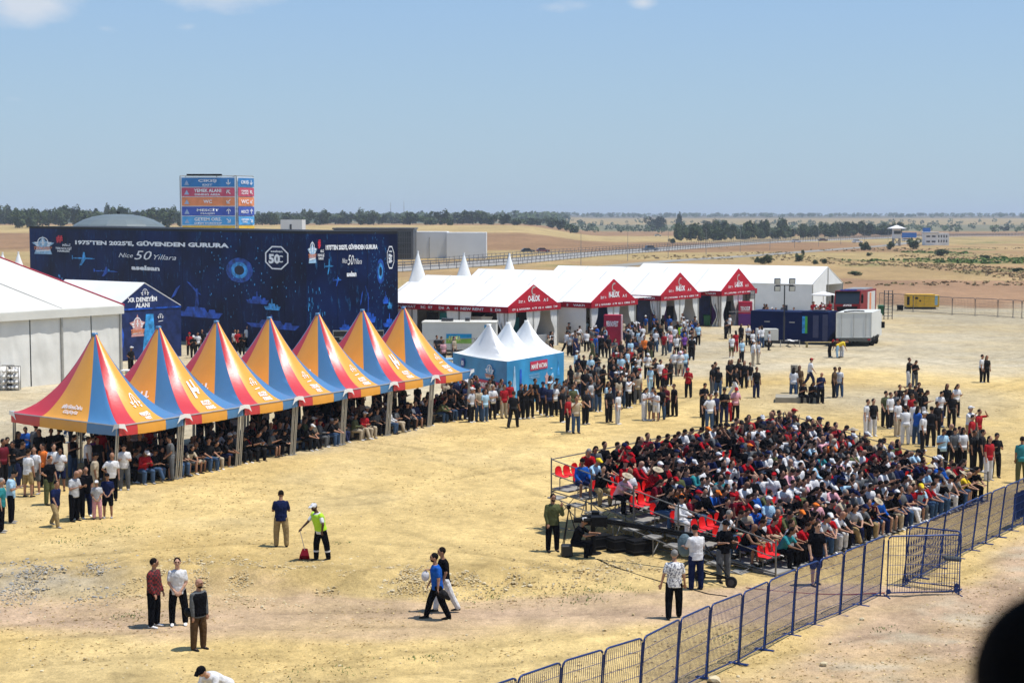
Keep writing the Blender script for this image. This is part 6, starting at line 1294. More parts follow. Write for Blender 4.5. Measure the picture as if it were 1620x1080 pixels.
def emit(pd):
    "one individual: the body mesh with its clothes and hair as children"
    pn, hi = pd['pose'], pd['hi']; sp = pd['spec']; g_ = lambda part: pmesh(pn, part, hi, sp)
    o = bpy.data.objects.new('person', g_('body')); C.objects.link(o); o.location = pd['loc']; o.rotation_euler = (0, 0, pd['rz']); o.scale = (pd['scale']*1.09, pd['scale']*1.08, pd['scale']); o.color = (*pd['skin'], 1)
    def ch(nm, part, c):
        q = bpy.data.objects.new(nm, g_(part)); C.objects.link(q); q.parent = o; q.color = (*c, 1); return q
    ch('shirt', pd['top'][0], COL[pd['top'][1]][1]); ch(pd['leg'][0], pd['leg'][0], COL[pd['leg'][1]][1]); ch('shoes', 'shoes', pd['shoe'])
    hk = pd['head'][0]
    if hk in ('cap', 'sun_hat'): ch('hair', 'hair', HAIRS[0]); 
    if hi:
        e_ = bpy.data.objects.new('eyes', part_mesh('eyes', sp, skel(sp)).build('t', M_HAIR).data); t_o = [q for q in C.objects if q.name.startswith('t') and q.data == e_.data and q is not e_]
        for q in t_o: bpy.data.objects.remove(q)
        C.objects.link(e_); e_.parent = o; e_.color = (.01, .008, .006, 1)
        if pn in ('own_b', 'own_e', 'own_g', 'own_l'): ch('beard', 'beard', (.02, .014, .01))
    if hk != 'bald': ch('hair' if hk == 'long_hair' else hk, hk, headcol(pd['head']))
    tag(o, pd['label'], 'person', pd['group']); pd['obj'] = o; return o
NUMW = ['first', 'second', 'third', 'fourth', 'fifth', 'sixth', 'seventh', 'eighth', 'ninth', 'tenth', 'eleventh', 'twelfth', 'thirteenth', 'fourteenth', 'fifteenth', 'sixteenth', 'seventeenth', 'eighteenth', 'nineteenth', 'twentieth']+['twenty-'+x for x in ('first', 'second', 'third', 'fourth', 'fifth', 'sixth', 'seventh', 'eighth', 'ninth')]+['thirtieth']+['thirty-'+x for x in ('first', 'second', 'third', 'fourth', 'fifth', 'sixth', 'seventh', 'eighth', 'ninth')]
def headword(h): return {'hair': '', 'bald': 'bald ', 'long_hair': 'long haired ', 'headscarf': 'headscarfed ', 'sun_hat': 'sun hatted ', 'cap': (HATC.get(h[1], 'capped').split()[0]+' capped ')}[h[0]]
# ---- people placed one by one from the photograph -------------------------------------------------
# x y top leg head pose facing(0 = to camera, 90 = to the right, 180 = away, -90 = to the left) [scale]
# top/leg: colour letter, upper case = long sleeves / shorts marker given by '+' ; head: h hair, l long hair, b bald, W/R/K/O/N caps, S sun hat, f headscarf
def parse(txt, place, group):
    for ln in txt.strip().split(';'):
        f = ln.split()
        if len(f) < 7: continue
        x, y_ = float(f[0]), float(f[1]); tp = ('shirt_long' if f[2].endswith('+') else 'tank' if f[2].endswith('-') else 'shirt', f[2][0]); lg = ('shorts' if f[3].endswith('+') else 'trousers', f[3][0])
        hd_ = {'h': ('hair', rp_.randrange(4)), 'g': ('hair', 4), 'l': ('long_hair', rp_.randrange(3)), 'b': ('bald', None), 'W': ('cap', 'w'), 'R': ('cap', 'r'), 'K': ('cap', 'k'), 'O': ('cap', 'o'), 'N': ('cap', 'n'), 'Y': ('cap', 'Y'), 'S': ('sun_hat', 't'), 'f': ('headscarf', 'k'), 'F': ('headscarf', 't')}[f[4]]
        sc_ = float(f[7]) if len(f) > 7 else rp_.uniform(.96, 1.04); p = G(x, y_)
        rz = R_(float(f[6]))+math.atan2(-p.x, p.y)*.0
        person(p, rz, f[5], tp, lg, hd_, None, group, sc_)['place'] = place
PHM = {'hip': 'one hand on the hip', 'phone': 'looking at a phone', 'shoot': 'both hands raised to the face', 'walk': 'walking', 'crossed': 'arms crossed', 'clasp': 'hands held together', 'relaxed': 'standing', 'look': 'head turned', 'shade': 'shading the eyes', 'bend': 'bending over'}
parse("""2 842 l k g relaxed 90 1.04;18 827 c k h phone 100 1.05;45 786 w q+ h relaxed 150 1.03;57 781 w g+ h look -20;78 798 k e h hip 60 1.03;88 833 n q h walk 60 .92;118 824 s k b phone 60 1.02;125 821 k k b phone 40 1.02;136 817 k n h relaxed 30;154 821 s p W clasp 10 .78;171 819 n k+ K clasp 10 .9;
150 790 t t+ K relaxed 100 1.0;177 791 w k b hip 20 1.02;197 775 w g h phone 15 1.03;222 757 k n h clasp 20 1.06;96 776 w n+ l phone 20 .96;87 776 w c+ h look 0;70 770 o k h relaxed -30;115 755 k- j h phone 60;139 762 w k h relaxed 90 1.03;147 756 v k h look 60;155 758 k k h look 10;82 742 k k h relaxed 20;93 744 k k K phone 40;
57 740 g k h relaxed 160 1.06;43 738 b k h phone 0;5 768 m k h relaxed 60 1.05;12 756 k k h phone 30;22 765 k j h phone 10;30 752 k k l look 40;271 759 g g h clasp -60 1.02;64 748 k k h relaxed 0;34 770 k n h phone 60;160 742 r k h relaxed 20;186 752 k k h look 30;205 752 h k h relaxed 0;
108 690 c j h walk 60;140 692 w k h walk 80;176 712 w k+ l relaxed 180;186 708 k n h relaxed 170;205 704 k k h look 20;120 700 k k h walk -60;235 700 t k h relaxed 0""", 'in the queue below the first striped tent', 'people around the first striped tent')
parse("""757 666 t j h clasp 40 1.02;767 667 c j h relaxed 40;779 663 w k g crossed 30 1.03;745 668 s k W hip 60 1.02;797 661 r t h relaxed 30;806 655 r k h look 30;812 676 k k h walk 160 1.06;824 662 k k h relaxed 40;831 662 k k l shoot 40;839 661 k k l shoot 30;846 651 k k h look 20 1.03;858 656 n k N relaxed 30;868 659 n k h relaxed 30;877 658 w k h phone 30;889 668 k k h relaxed 60 ;
898 683 r k h relaxed 70 1.03;911 685 t j h shoot 20 1.04;926 671 k k h clasp 50 1.05;891 655 g k h phone 20;906 660 e k h look 20;934 650 s j l look 60;946 651 k j l shoot 40;963 668 k k h relaxed 40 1.04;977 671 w s l relaxed 60;970 615 k k h relaxed 0 1.05;953 622 k k h phone 40;923 605 k k h look 20;925 632 k k h clasp 10 1.02;902 622 k k f relaxed 40;914 628 t n h phone 30;
987 630 w k h clasp 30 1.03;998 638 k k h phone 20 1.04;1010 632 w k R relaxed 60 1.03;980 624 w t R phone 30;1028 623 c c S relaxed 40;1031 617 k k h phone 50 1.08;1036 610 k k h look 20;1051 622 r k h phone 60;1089 629 r k R phone -20 1.02;1019 665 w w l phone 60;1030 665 w g+ h phone 40 1.02;1038 666 w w+ h phone -40 .92;1046 664 k j l relaxed -30;1055 659 m k h phone -60;
1067 658 k k h relaxed -60;1066 594 w g l relaxed 0;1076 595 w t+ W phone 0;1083 594 c j l relaxed 10;1059 610 k k h hip 30;1044 615 w k h look 30;938 574 e e R walk -80 1.02;951 565 k k h relaxed 160 1.03;962 566 k k h look 20;972 572 g j l phone 20;982 576 k k l relaxed 20;997 575 c t h relaxed 30;1004 572 n t h relaxed 170;1019 569 o k h relaxed 10;1028 570 k e h look 30;1037 556 k e h relaxed 170 1.04;1055 555 w k h phone 30;
1070 566 w k h shade 10;1082 563 v k l relaxed 20;1094 570 k k h relaxed 170 1.05;1104 546 c k h relaxed 20 1.04;1060 544 w k h look 40;1077 545 y k W relaxed 160;1091 545 w k l look 10;1148 536 k k h phone 60 1.04;1078 590 p k l look 0;1012 580 k k h relaxed 0;1024 600 w k W phone 10""", 'on the sand before the blue booth and the white halls', 'people standing before the white halls')
parse("""1113 660 k k h phone 20 1.05;1115 676 k k h relaxed 30;1122 680 w j h hip 20 1.03;1131 676 n k h look 40;1145 670 k n K crossed 10 1.05;1153 667 r r R relaxed 10 .7;1163 666 p k R phone 10;1126 624 k g h relaxed 60;1131 620 k k h look 20 1.04;1136 626 k j h relaxed 160;1153 613 k k l clasp 20;1158 612 k k l look -20;1168 610 k k l relaxed 30;1177 614 k k l relaxed 0;1186 612 k w+ h relaxed 10 .88;1196 629 k n h relaxed 20 1.03;
1162 627 k w l walk 70;1157 566 w e+ h relaxed 20;1164 557 r r l relaxed 200;1173 573 c k h relaxed 30;1191 579 w t W shade 90 1.04;1199 576 s t h relaxed 60;1183 546 w k h crossed 20;1190 557 w k l relaxed 40;1200 550 w j h relaxed 60;1205 550 w j l relaxed 200;1216 554 s k h relaxed 60 .88;1172 545 k k l relaxed 20;1153 528 w k l look 20;1347 542 k k h relaxed 170 1.02;1353 541 w w h relaxed 10;
1313 565 k k h bend 60;1325 566 Y c h bend 80;1331 565 r w R bend -70;1255 630 w j l relaxed 150 1.03;1264 624 h h l relaxed 10;1281 611 w n R walk 90 1.03;1298 638 n k b phone 10;1319 629 h k h relaxed 60;1328 628 w j h relaxed -40;1437 611 k w h shoot 60 1.02;1447 612 k g h phone 20;1552 605 w k h relaxed 60 1.02;1560 605 k k l relaxed 10;1371 690 w w h relaxed 40 1.02;1380 690 k w h relaxed 20;1407 678 w k h relaxed 40 1.04;1400 675 e k h look 20;
1415 672 g k h relaxed 20;1422 660 k k h shade 20;1430 668 w j h phone 20;1438 660 k k h relaxed 10 1.04;1446 664 k k h look 60;1452 658 k k h phone 0 1.04;1425 676 k k h clasp 60;1441 676 r k h look 20;1462 673 k w+ l phone 60;1447 690 w w h relaxed 170;1432 703 w w h clasp 180 1.03;1450 703 b j l relaxed 120;1459 713 w k W relaxed 60 1.02;1472 707 k k h relaxed 140 1.06;1486 675 w n h phone 20 1.04;1497 660 k k l relaxed 10;
1512 660 w k l phone 20 1.02;1505 676 k k l look 0;1533 705 w q+ W shoot 40 1.05;1536 716 r k h relaxed 60;1547 706 r g h shade 40 .98;1552 746 k k h relaxed 60;1563 760 r w l relaxed 30 1.02;1574 755 k k h phone 0 1.05;1501 735 k k b phone 20;1509 742 g k h look 20;1516 738 g k h relaxed 30;1490 745 c k h phone 10;1522 742 w k l look 30;1616 764 l e h relaxed 170 1.05;1481 690 k k h look 10;1419 690 w t h relaxed 40;1539 745 k k h relaxed 40""", 'on the open sand behind the grandstand', 'people standing around the grandstand')
# people by the box building, behind the halls counters, on the slab
parse("""207 590 k k W hip 60 1.03;300 562 r k R relaxed 20;306 566 k k W phone 20;313 560 w k h look 10;320 556 k k l relaxed 20;331 556 w t h relaxed 160;372 556 w k h relaxed 20;376 558 r k l look 30;383 562 k k h phone 0;392 550 w k h relaxed 0;462 551 w k h relaxed 0 1.02;691 566 k k h look 20;697 570 k k h phone 30;701 576 p k l relaxed 30;718 570 t k l relaxed 60""", 'before the dark blue box and the trailers', 'people in the yard behind the striped tents')
for i in range(62):        # dense crowd in front of the halls
    x = rp_.gauss(935, 48); y_ = rp_.uniform(526, 566)+max(0, (935-x))*.04
    if not 868 < x < 1050 or (i % 3 == 0 and x > 990): continue
    parse("%d %d %s %s %s %s %d" % (x, y_, rp_.choice('kkkwwwgtnprcsb'), rp_.choice('kkkjjgnt'), rp_.choice('hhhhllWKf'), rp_.choice(['relaxed', 'look', 'phone', 'clasp', 'relaxed', 'walk']), rp_.uniform(-90, 200)), 'in the dense crowd at the hall entrances', 'people at the hall entrances')
for i in range(46):
    x = rp_.uniform(985, 1100); y_ = rp_.uniform(524, 566)
    parse("%d %d %s %s %s %s %d" % (x, y_, rp_.choice('kkkwwwgtnprcsb'), rp_.choice('kkkjjgnt'), rp_.choice('hhhhllWKf'), rp_.choice(['relaxed', 'look', 'phone', 'clasp', 'relaxed', 'walk']), rp_.uniform(-90, 200)), 'in the loose crowd before the purple entrance', 'people at the hall entrances')
for i in range(42):
    x = rp_.uniform(868, 1010); y_ = rp_.uniform(596, 660)-max(0, (x-960))*.3
    parse("%d %d %s %s %s %s %d" % (x, y_, rp_.choice('kkkkwwgtnrc'), rp_.choice('kkkjgn'), rp_.choice('hhhhllWKf'), rp_.choice(['relaxed', 'look', 'phone', 'clasp', 'shoot']), rp_.uniform(-20, 90)), 'on the sand beside the blue booth', 'people beside the blue booth')
for i in range(24):
    x = rp_.uniform(740, 800) if i % 2 else rp_.uniform(700, 745); y_ = 652+rp_.uniform(-8, 6)
    parse("%d %d %s %s %s %s %d" % (x, y_, rp_.choice('kkkkgtnr'), rp_.choice('kkkjgn'), rp_.choice('hhhhlWK'), rp_.choice(['relaxed', 'look', 'phone', 'clasp']), rp_.uniform(0, 70)), 'crowded before the blue booth wall', 'people beside the blue booth')
for i in range(26):   # seated/standing around the container and parasol
    x = rp_.uniform(1283, 1316) if i < 16 else rp_.uniform(1203, 1262); y_ = rp_.uniform(503, 515) if i < 16 else rp_.uniform(508, 517)
    parse("%d %d %s %s %s %s %d" % (x, y_, rp_.choice('rrwkr') if i < 16 else rp_.choice('kkkwg'), rp_.choice('kkj'), rp_.choice('hhlW'), rp_.choice(['relaxed', 'look', 'phone']), rp_.uniform(-60, 60)), 'behind the navy container', 'people behind the navy container')
for (x, y_, tp, hd_) in ((1355-87, 636, 'k', 'h'), (1283, 636, 'k', 'l'), (1290, 635, 's', 'h')):
    p = P(x, y_); p.z = -.1; person(p, R_(15), 'sit_phone', ('shirt', tp), ('trousers', 'k'), ('hair', 0) if hd_ == 'h' else ('long_hair', 0), None, 'people on the concrete slab')['place'] = 'sitting on the edge of the concrete slab'
# ---- striped tents: rows of people sitting on benches in the shade, more standing behind ----
nc_, rv_, sv_ = TENT_AREA; face = math.atan2(-(-sv_.x), -(-sv_.y)) if False else math.atan2(sv_.x, -sv_.y)*0+R_(58)
TW = ['under the first striped tent', 'under the second striped tent', 'under the third striped tent', 'under the fourth striped tent', 'under the fifth striped tent', 'under the sixth striped tent', 'under the seventh striped tent']
for ti in range(7):
    for row, (dv, n, sit) in enumerate(((.10, 7, True), (.21, 7, True), (.36, 7, True), (.52, 6, True), (.72, 6, False), (.9, 5, False))):
        if ti == 0 and row > 2: continue
        for j in range(n):
            if rp_.random() < (.18 if row < 2 else .25): continue
            s = ti+(j+rp_.uniform(.2, .8))/n
            if ti == 0 and s < .45: continue
            p = nc_+rv_*s+sv_*(dv+rp_.uniform(-.02, .02)); p.z = gz(p.x, p.y)
            st_ = rp_.choice('kkkkkkngkwwgter'); 
            seatd = sit and not (row == 3 and rp_.random() < .4)
            pd = person(p, face+R_(rp_.uniform(-25, 25)), rp_.choice(['sit_knees', 'sit_up', 'sit_phone', 'sit_look', 'sit_cross', 'sit_knees']) if seatd else rp_.choice(['relaxed', 'look', 'clasp', 'crossed', 'phone']), (rp_.choice(['shirt', 'shirt', 'shirt_long']), st_), ('trousers' if rp_.random() < .85 else 'shorts', rp_.choice('kkkjjgnt')), rp_.choice([('hair', 0), ('hair', 1), ('long_hair', 0), ('cap', 'k'), ('cap', 'w'), ('hair', 3), ('headscarf', 'k'), ('bald', None)]), None, 'people in the shade of the striped tents', rp_.uniform(.92, 1.04), prio=1.0 if row < 3 else 1.35)
            pd['place'] = TW[ti]+(', seated' if seatd else ', standing'); pd['row'] = row
# benches
WOODB = mat('bench_plank', (.20, .15, .09), .8, .2, 2)
for ti in range(7):
    for row, dv in enumerate((.10, .21, .36, .52)):
        if ti == 0 and row > 2: continue
        a = nc_+rv_*(ti+(.5 if ti == 0 else .08))+sv_*(dv+.004); L_ = rv_*(.45 if ti == 0 else .84); mb = MB(); w_ = sv_.normalized()*.3
        mb.box(z*.40, L_, w_, z*.05, WOODB)
        for s in (.05, .93): mb.box(L_*s, L_.normalized()*.05, w_, z*.40, STEEL_D)
        o = mb.build('bench', None); o.location = a; tag(o, 'long plank bench %s, %s row from the arena' % (TW[ti], NUMW[row]), 'bench', 'plank benches in the shade')
# ================================================================ GRANDSTAND
O_ = P(1227, 913); FRt = P(1562, 792); uS = (FRt-O_); uS.z = 0; LS = uS.length; uS.normalize(); BLk = Vector((1.35, 53.7, 0)); vS = BLk-O_; vS.z = 0; DS = vS.length; vS.normalize()
NR, NS = 11, 35; dR = DS/NR; st = thing('grandstand', 'temporary scaffold grandstand with red plastic seats, full of spectators', 'grandstand', O_)
RISE = .135; dz = lambda i: .08+RISE*i; W3 = lambda a, b_, h: uS*a+vS*b_+z*h
SEATM = mat('red_plastic', (.62, .012, .012), .35, .08, 3, spec=.45); DECK = mat('deck_board', (.26, .25, .23), .8, .2, 2); PIPE = mat('scaffold_pipe', (.16, .155, .145), .5, .2, 6, metal=.4)
for i in range(NR):
    mb = MB(); mb.box(W3(.02, dR*i+.02, dz(i)-.05), uS*(LS-.04), vS*(dR-.03), z*.05); mb.build('deck', DECK, st)
pitch = LS/NS
fcs = vS*-1
def seat_geo(mb, o):
    "plastic shell: pan and back with a rounded top, o = centre front edge of the pan"
    w = pitch*.42; r = uS
    pts = []
    for k, (b_, h, ww) in enumerate(((0, .0, .92), (.04, .025, 1), (.30, .015, 1), (.38, .05, 1), (.41, .18, .98), (.43, .30, .82), (.435, .35, .45))):
        for s in (-1, -.5, 0, .5, 1): pts.append(o+r*(w*ww*s)+vS*b_+z*(h+.012*abs(s)*(1 if b_ < .35 else 0))+(-vS)*(.03*abs(s) if b_ > .35 else 0))
    fs = []
    for k in range(6):
        for s in range(4): a = k*5+s; fs.append((a, a+1, a+6, a+5))
    n = len(pts); pts2 = [p+vS*.012-z*.015 for p in pts]; fs2 = [tuple(q+n for q in f[::-1]) for f in fs]
    mb.raw(pts+pts2, fs+fs2)
rs = random.Random(12); empties = []; occ = []
for i in range(NR):
    ed = max(0, [0, 0, 1, 0, 0, 0, 0, 1, 0, 0, 3][i])
    for j in range(NS):
        left = {0: [0, 1], 1: [], 2: [2], 3: [0, 1, 2], 4: [], 5: [4], 6: [0, 1], 7: [2, 3], 8: [1, 2], 9: [], 10: [0, 1, 2]}.get(i, [])
        e = j in left or (rs.random() < .045) or ((i, j) in {(5, 12), (5, 13), (5, 14), (8, 16), (8, 17), (8, 18), (7, 15), (7, 16), (3, 9), (3, 10), (2, 8), (9, 22), (9, 23)})
        (empties if e else occ).append((i, j))
so_mid = MB(); n_ind = 0
order = sorted(occ, key=lambda q: (q[0]*dR*.6+q[1]*pitch))
indiv = set(empties[:100]) | set(order[:max(0, 100-len(empties[:100]))])
for (i, j) in empties+occ:
    o = W3(pitch*(j+.5), dR*i+.36, dz(i)+.40)
    if (i, j) in indiv: mb = MB(); seat_geo(mb, o); mb.build('seat', SEATM, st, True)
    else: seat_geo(so_mid, o)
tag(so_mid.build('seats', SEATM, st, True), kind='stuff')
mb = MB()
for i in range(NR): mb.tube([W3(.1, dR*i+.55, dz(i)+.37), W3(LS-.1, dR*i+.55, dz(i)+.37)], .02, None, 5)
for i in range(NR):
    for a in np.arange(.1, LS, 1.45): mb.tube([W3(a, dR*i+.55, dz(i)), W3(a, dR*i+.55, dz(i)+.37)], .018, None, 5)
mb.build('seat_rail', PIPE, st)
# posts, ledgers and braces of the scaffold
nb_ = 0
bays = list(np.linspace(0, LS, 9)); rowsb = list(np.linspace(0, DS, 6))
for ai, a in enumerate(bays):
    for bi, b_ in enumerate(rowsb):
        hh = dz(min(NR-1, b_/dR))
        edge = (ai == 0 or bi == len(rowsb)-1 or ai == len(bays)-1)
        if bi == 0 and 0 < ai < len(bays)-1: continue
        mb = MB(); mb.tube([W3(a, b_, 0), W3(a, b_, hh+(1.05 if edge else -.05))], .03 if edge else .024, None, 6); mb.build('post', PIPE, st)
mb = MB()
for a in bays:
    for b0_, b1_ in zip(rowsb[:-1], rowsb[1:]):
        h0, h1 = dz(b0_/dR)-.1, dz(min(NR-1, b1_/dR))-.1; mb.tube([W3(a, b0_, h0), W3(a, b1_, h1)], .022, None, 5); mb.tube([W3(a, b0_, .12), W3(a, b1_, .12)], .02, None, 5); mb.tube([W3(a, b0_, .12), W3(a, b1_, h1)], .018, None, 4)
mb.build('bracing', PIPE, st)
mb = MB()
for b_ in rowsb[1:]:
    h1 = dz(min(NR-1, b_/dR))-.1; mb.tube([W3(0, b_, h1), W3(LS, b_, h1)], .022, None, 5)
    for k in range(0, 8, 2): mb.tube([W3(bays[k], b_, .15), W3(bays[k+1], b_, h1)], .018, None, 4)
mb.build('ledger', PIPE, st)
topz = dz(NR-1)
mb = MB(); mb.tube([W3(0, DS, topz+1.0), W3(LS, DS, topz+1.0)], .022, None, 5); mb.tube([W3(0, DS, topz+.5), W3(LS, DS, topz+.5)], .018, None, 5); mb.build('back_rail', PIPE, st)
for a, nm in ((0, 'side_rail'), (LS, 'side_rail')):
    mb = MB(); mb.tube([W3(a, .0, dz(0)+.95), W3(a, DS, topz+1.0)], .022, None, 5); mb.tube([W3(a, .0, dz(0)+.5), W3(a, DS, topz+.5)], .018, None, 5)
    mb.build(nm, PIPE, st)
# stepped access boards outside the left end, with their outrigger tubes
for i in range(1, NR):
    mb = MB(); mb.box(W3(-.62, dR*i+.05, dz(i)-.22), uS*.58, vS*.5, z*.04); mb.build('step_board', DECK, st)
mb = MB()
for i in range(1, NR, 2): mb.tube([W3(-.6, dR*i+.1, 0), W3(-.6, dR*i+.1, dz(i)-.2)], .022, None, 5); mb.tube([W3(-.6, dR*i+.1, 0.1), W3(0, dR*i+.1, dz(i)-.1)], .018, None, 4); mb.tube([W3(-.6, dR*i+.1, dz(i)-.22), W3(0, dR*i+.1, dz(i)-.22)], .02, None, 4)
mb.tube([W3(-.6, dR, dz(1)-.2), W3(-.6, dR*10, dz(10)-.2)], .02, None, 5); mb.build('outrigger', PIPE, st)
# spectators
sf = math.atan2(vS.x, -vS.y)      # facing down the rows (forward = -vS)
sf = math.atan2(-vS.x, vS.y)*0 + math.atan2(vS.y, vS.x)-math.pi/2
for (i, j) in occ:
    b_ = dR*i+.52; p = O_+W3(pitch*(j+.5)+rs.uniform(-.05, .05), b_, dz(i)-.02); t_ = rs.choices('kwngrtbcmespoYvl', [30, 20, 8, 8, 7, 5, 3, 4, 3, 3, 5, 2, .6, .5, 1, 1])[0]; lp = rs.choices('kjgntqw', [34, 22, 10, 10, 8, 6, 5])[0]
    if i > 6: t_ = rs.choices('kwngrm', [55, 12, 12, 8, 10, 3])[0]
    hd_ = rs.choices([('hair', 0), ('hair', 1), ('hair', 3), ('long_hair', 0), ('long_hair', 1), ('cap', 'k'), ('cap', 'w'), ('cap', 'r'), ('cap', 'n'), ('headscarf', 'k'), ('headscarf', 't'), ('sun_hat', 't'), ('bald', None), ('hair', 4), ('cap', 'o'), ('cap', 'Y')], [24, 14, 10, 10, 5, 6, 7, 3, 4, 2, 1, 1.5, 4, 4, .8, .8])[0]
    special = {(10, 3): ('r', 'h'), (9, 0): ('b', 'K'), (9, 1): ('c', 'Y'), (8, 3): ('r', 'R'), (7, 0): ('p', 'S'), (7, 1): ('w', 'b'), (5, 0): ('k', 'l'), (5, 1): ('k', 'l'), (4, 0): ('w', 'K'), (2, 0): ('w', 'h')}.get((i, j))
    if special: t_ = special[0]; hd_ = {'h': ('hair', 4), 'K': ('cap', 'k'), 'Y': ('cap', 'Y'), 'R': ('cap', 'r'), 'S': ('sun_hat', 't'), 'b': ('bald', None), 'l': ('long_hair', 0)}[special[1]]
    lgk = 'shorts' if rs.random() < .15 else 'trousers'
    pd = person(p, sf+R_(rs.gauss(0, 17)), rs.choices(['sit_knees', 'sit_up', 'sit_phone', 'sit_look', 'sit_face', 'sit_cross', 'sit_shade'], [34, 12, 18, 10, 8, 8, 5])[0], (rs.choices(['shirt', 'shirt_long', 'tank'], [70, 26, 4])[0], t_), (lgk, lp), hd_, None, 'spectators seated on the grandstand', rs.uniform(.93, 1.03), prio=1.03)
    pd['label'] = '%sperson in %s, %s grandstand row up, %s seat from its left end' % (headword(hd_), COL[t_][0], NUMW[i], NUMW[j])
# ---------------------------------------------------------------- people with poses of their own
def solo(px, py, name, spec, top, leg, head, face, label, scale=1.0, skin=None, shoe=None, hi=True, zoff=0):
    p = G(px, py); p.z += zoff; POSES[name] = spec; pd = person(p, R_(face), name, top, leg, head, label, None, scale, shoe, skin, .3, hi, spec); pd['forced'] = True; return pd
SH_B, SH_W = (.02, .02, .02), (.75, .75, .75)
solo(445, 865, 'own_a', pose(ua=[(.25, .22, -1)]*2, fa=[(.9, -.4, .3)]*2, hp=25, th=[(0, .12, -1), (.05, .10, -1)]), ('shirt', 'n'), ('trousers', 'q'), ('hair', 0), 185, 'dark haired man in navy polo and khaki cargo trousers, seen from behind', 1.03, shoe=SH_B)
wk = solo(508, 886, 'own_b', pose(lean=14, hp=14, hy=10, ua=[(.55, .25, -.85), (.12, .5, -.8)], fa=[(.75, .1, -.65), (-.1, -.35, -.95)], th=[(.18, .05, -1), (-.22, .1, -1)], sh=[(.02, 0, -1), (-.15, 0, -1)]), ('shirt', 'w'), ('trousers', 'k'), ('cap', 'w'), -48, 'worker in lime yellow safety vest and white cap holding a red dustpan on a stick', 1.04, (.10, .05, .035), SH_B)
solo(244, 991, 'own_c', pose(hy=30, lean=1, ua=[(.05, .12, -1)]*2, fa=[(.45, -.1, -.9)]*2), ('shirt_long', 'm'), ('trousers', 'k'), ('hair', 0), 70, 'man in black and red plaid shirt and black trousers, turned to the side', 1.04, shoe=SH_W)
solo(282, 988, 'own_d', pose(ua=[(.10, .13, -1)]*2, fa=[(.42, -.62, -.95)]*2, th=[(0, .10, -1), (.05, .16, -1)], hp=-2), ('shirt', 'w'), ('trousers', 'k'), ('hair', 1), 12, 'man in white t-shirt and black trousers with hands clasped, facing the camera', 1.03, (.52, .30, .21), SH_W)
bald = solo(314, 1027, 'own_e', pose(hy=12, ua=[(.02, .10, -1), (.05, .1, -1)], fa=[(.12, 0, -1), (.2, 0, -1)], th=[(-.02, .05, -1), (.08, .06, -1)]), ('shirt_long', 'g'), ('trousers', 'h'), ('bald', None), 52, 'bald man in black body warmer over grey sleeves with a shoulder bag', 1.02, (.34, .18, .12), SH_B)
solo(356, 1142, 'own_f', pose(lean=58, hp=12, ua=[(.25, .2, -1)]*2, fa=[(.1, -.3, -1)]*2, th=[(.35, .25, -.9)]*2, sh=[(-.4, .05, -.9)]*2), ('shirt_long', 'w'), ('trousers', 'k'), ('cap', 'k'), -35, 'person in white top and black cap bending down at the bottom picture edge', 1.0, shoe=SH_B)
bt = solo(692, 978, 'own_g', pose(lean=5, ua=[(.05, .15, -1), (-.15, .15, -1)], fa=[(.5, .05, -.9), (.1, .1, -1)], th=[(.40, .04, -1), (-.25, .06, -1)], sh=[(.25, 0, -1), (-.42, 0, -1)]), ('shirt', 'b'), ('trousers', 'k'), ('hair', 3), -78, 'man in bright blue t-shirt striding left with a black jacket in his hand', 1.04, (.36, .19, .12), SH_B)
solo(703, 967, 'own_h', pose(lean=4, ua=[(.3, .15, -1), (-.1, .15, -1)], fa=[(.95, -.2, .1), (.3, 0, -.9)], th=[(.35, .04, -1), (-.35, .06, -1)], sh=[(.15, 0, -1), (-.5, 0, -1)]), ('shirt', 'k'), ('trousers', 'w'), ('hair', 0), -75, 'man in black t-shirt and white trousers walking behind the man in bright blue', 1.03, shoe=SH_B)
pat = solo(1066, 978, 'own_i', pose(lean=4, ua=[(.12, .2, -1), (-.15, .28, -1)], fa=[(.3, .1, -1), (.05, .25, -1)], th=[(.22, .05, -1), (-.16, .06, -1)], sh=[(.06, 0, -1), (-.3, 0, -1)]), ('shirt', 's'), ('trousers', 'k'), ('hair', 4), 172, 'grey haired man in white patterned shirt walking away beside the blue fence', 1.03, (.42, .23, .15), SH_B)
solo(1101, 933, 'own_j', pose(lean=3, hp=18, ua=[(.3, .2, -1)]*2, fa=[(.95, -.1, .0)]*2), ('shirt', 'w'), ('trousers', 'n'), ('hair', 3), 195, 'man in white t-shirt and dark jeans operating the camera crane, seen from behind', 1.05, shoe=SH_B)
solo(1144, 920, 'own_k', pose(hp=12, ua=[(.3, .2, -1)]*2, fa=[(.85, -.2, .2)]*2), ('shirt', 'k'), ('trousers', 'g'), ('cap', 'k'), 25, 'operator in black t-shirt and cap beside the round counterweight of the camera crane', 1.03, shoe=SH_B)
solo(874, 872, 'own_l', pose(ua=[(.1, .15, -1), (.5, .25, -.8)], fa=[(.3, -.1, -1), (.3, -.15, .95)]), ('shirt_long', 'e'), ('trousers', 'k'), ('hair', 0), 15, 'man in open olive jacket over white shirt standing left of the grandstand', 1.04, shoe=SH_B)
cm = solo(910, 879, 'own_m', pose('sit', lean=20, hp=12, ua=[(.7, .2, -.6)]*2, fa=[(.9, -.3, .15)]*2, seat=.42), ('shirt', 'k'), ('trousers', 'k'), ('cap', 'w'), 68, 'seated cameraman in black t-shirt and white cap at the shaded camera', 1.0, shoe=SH_W)
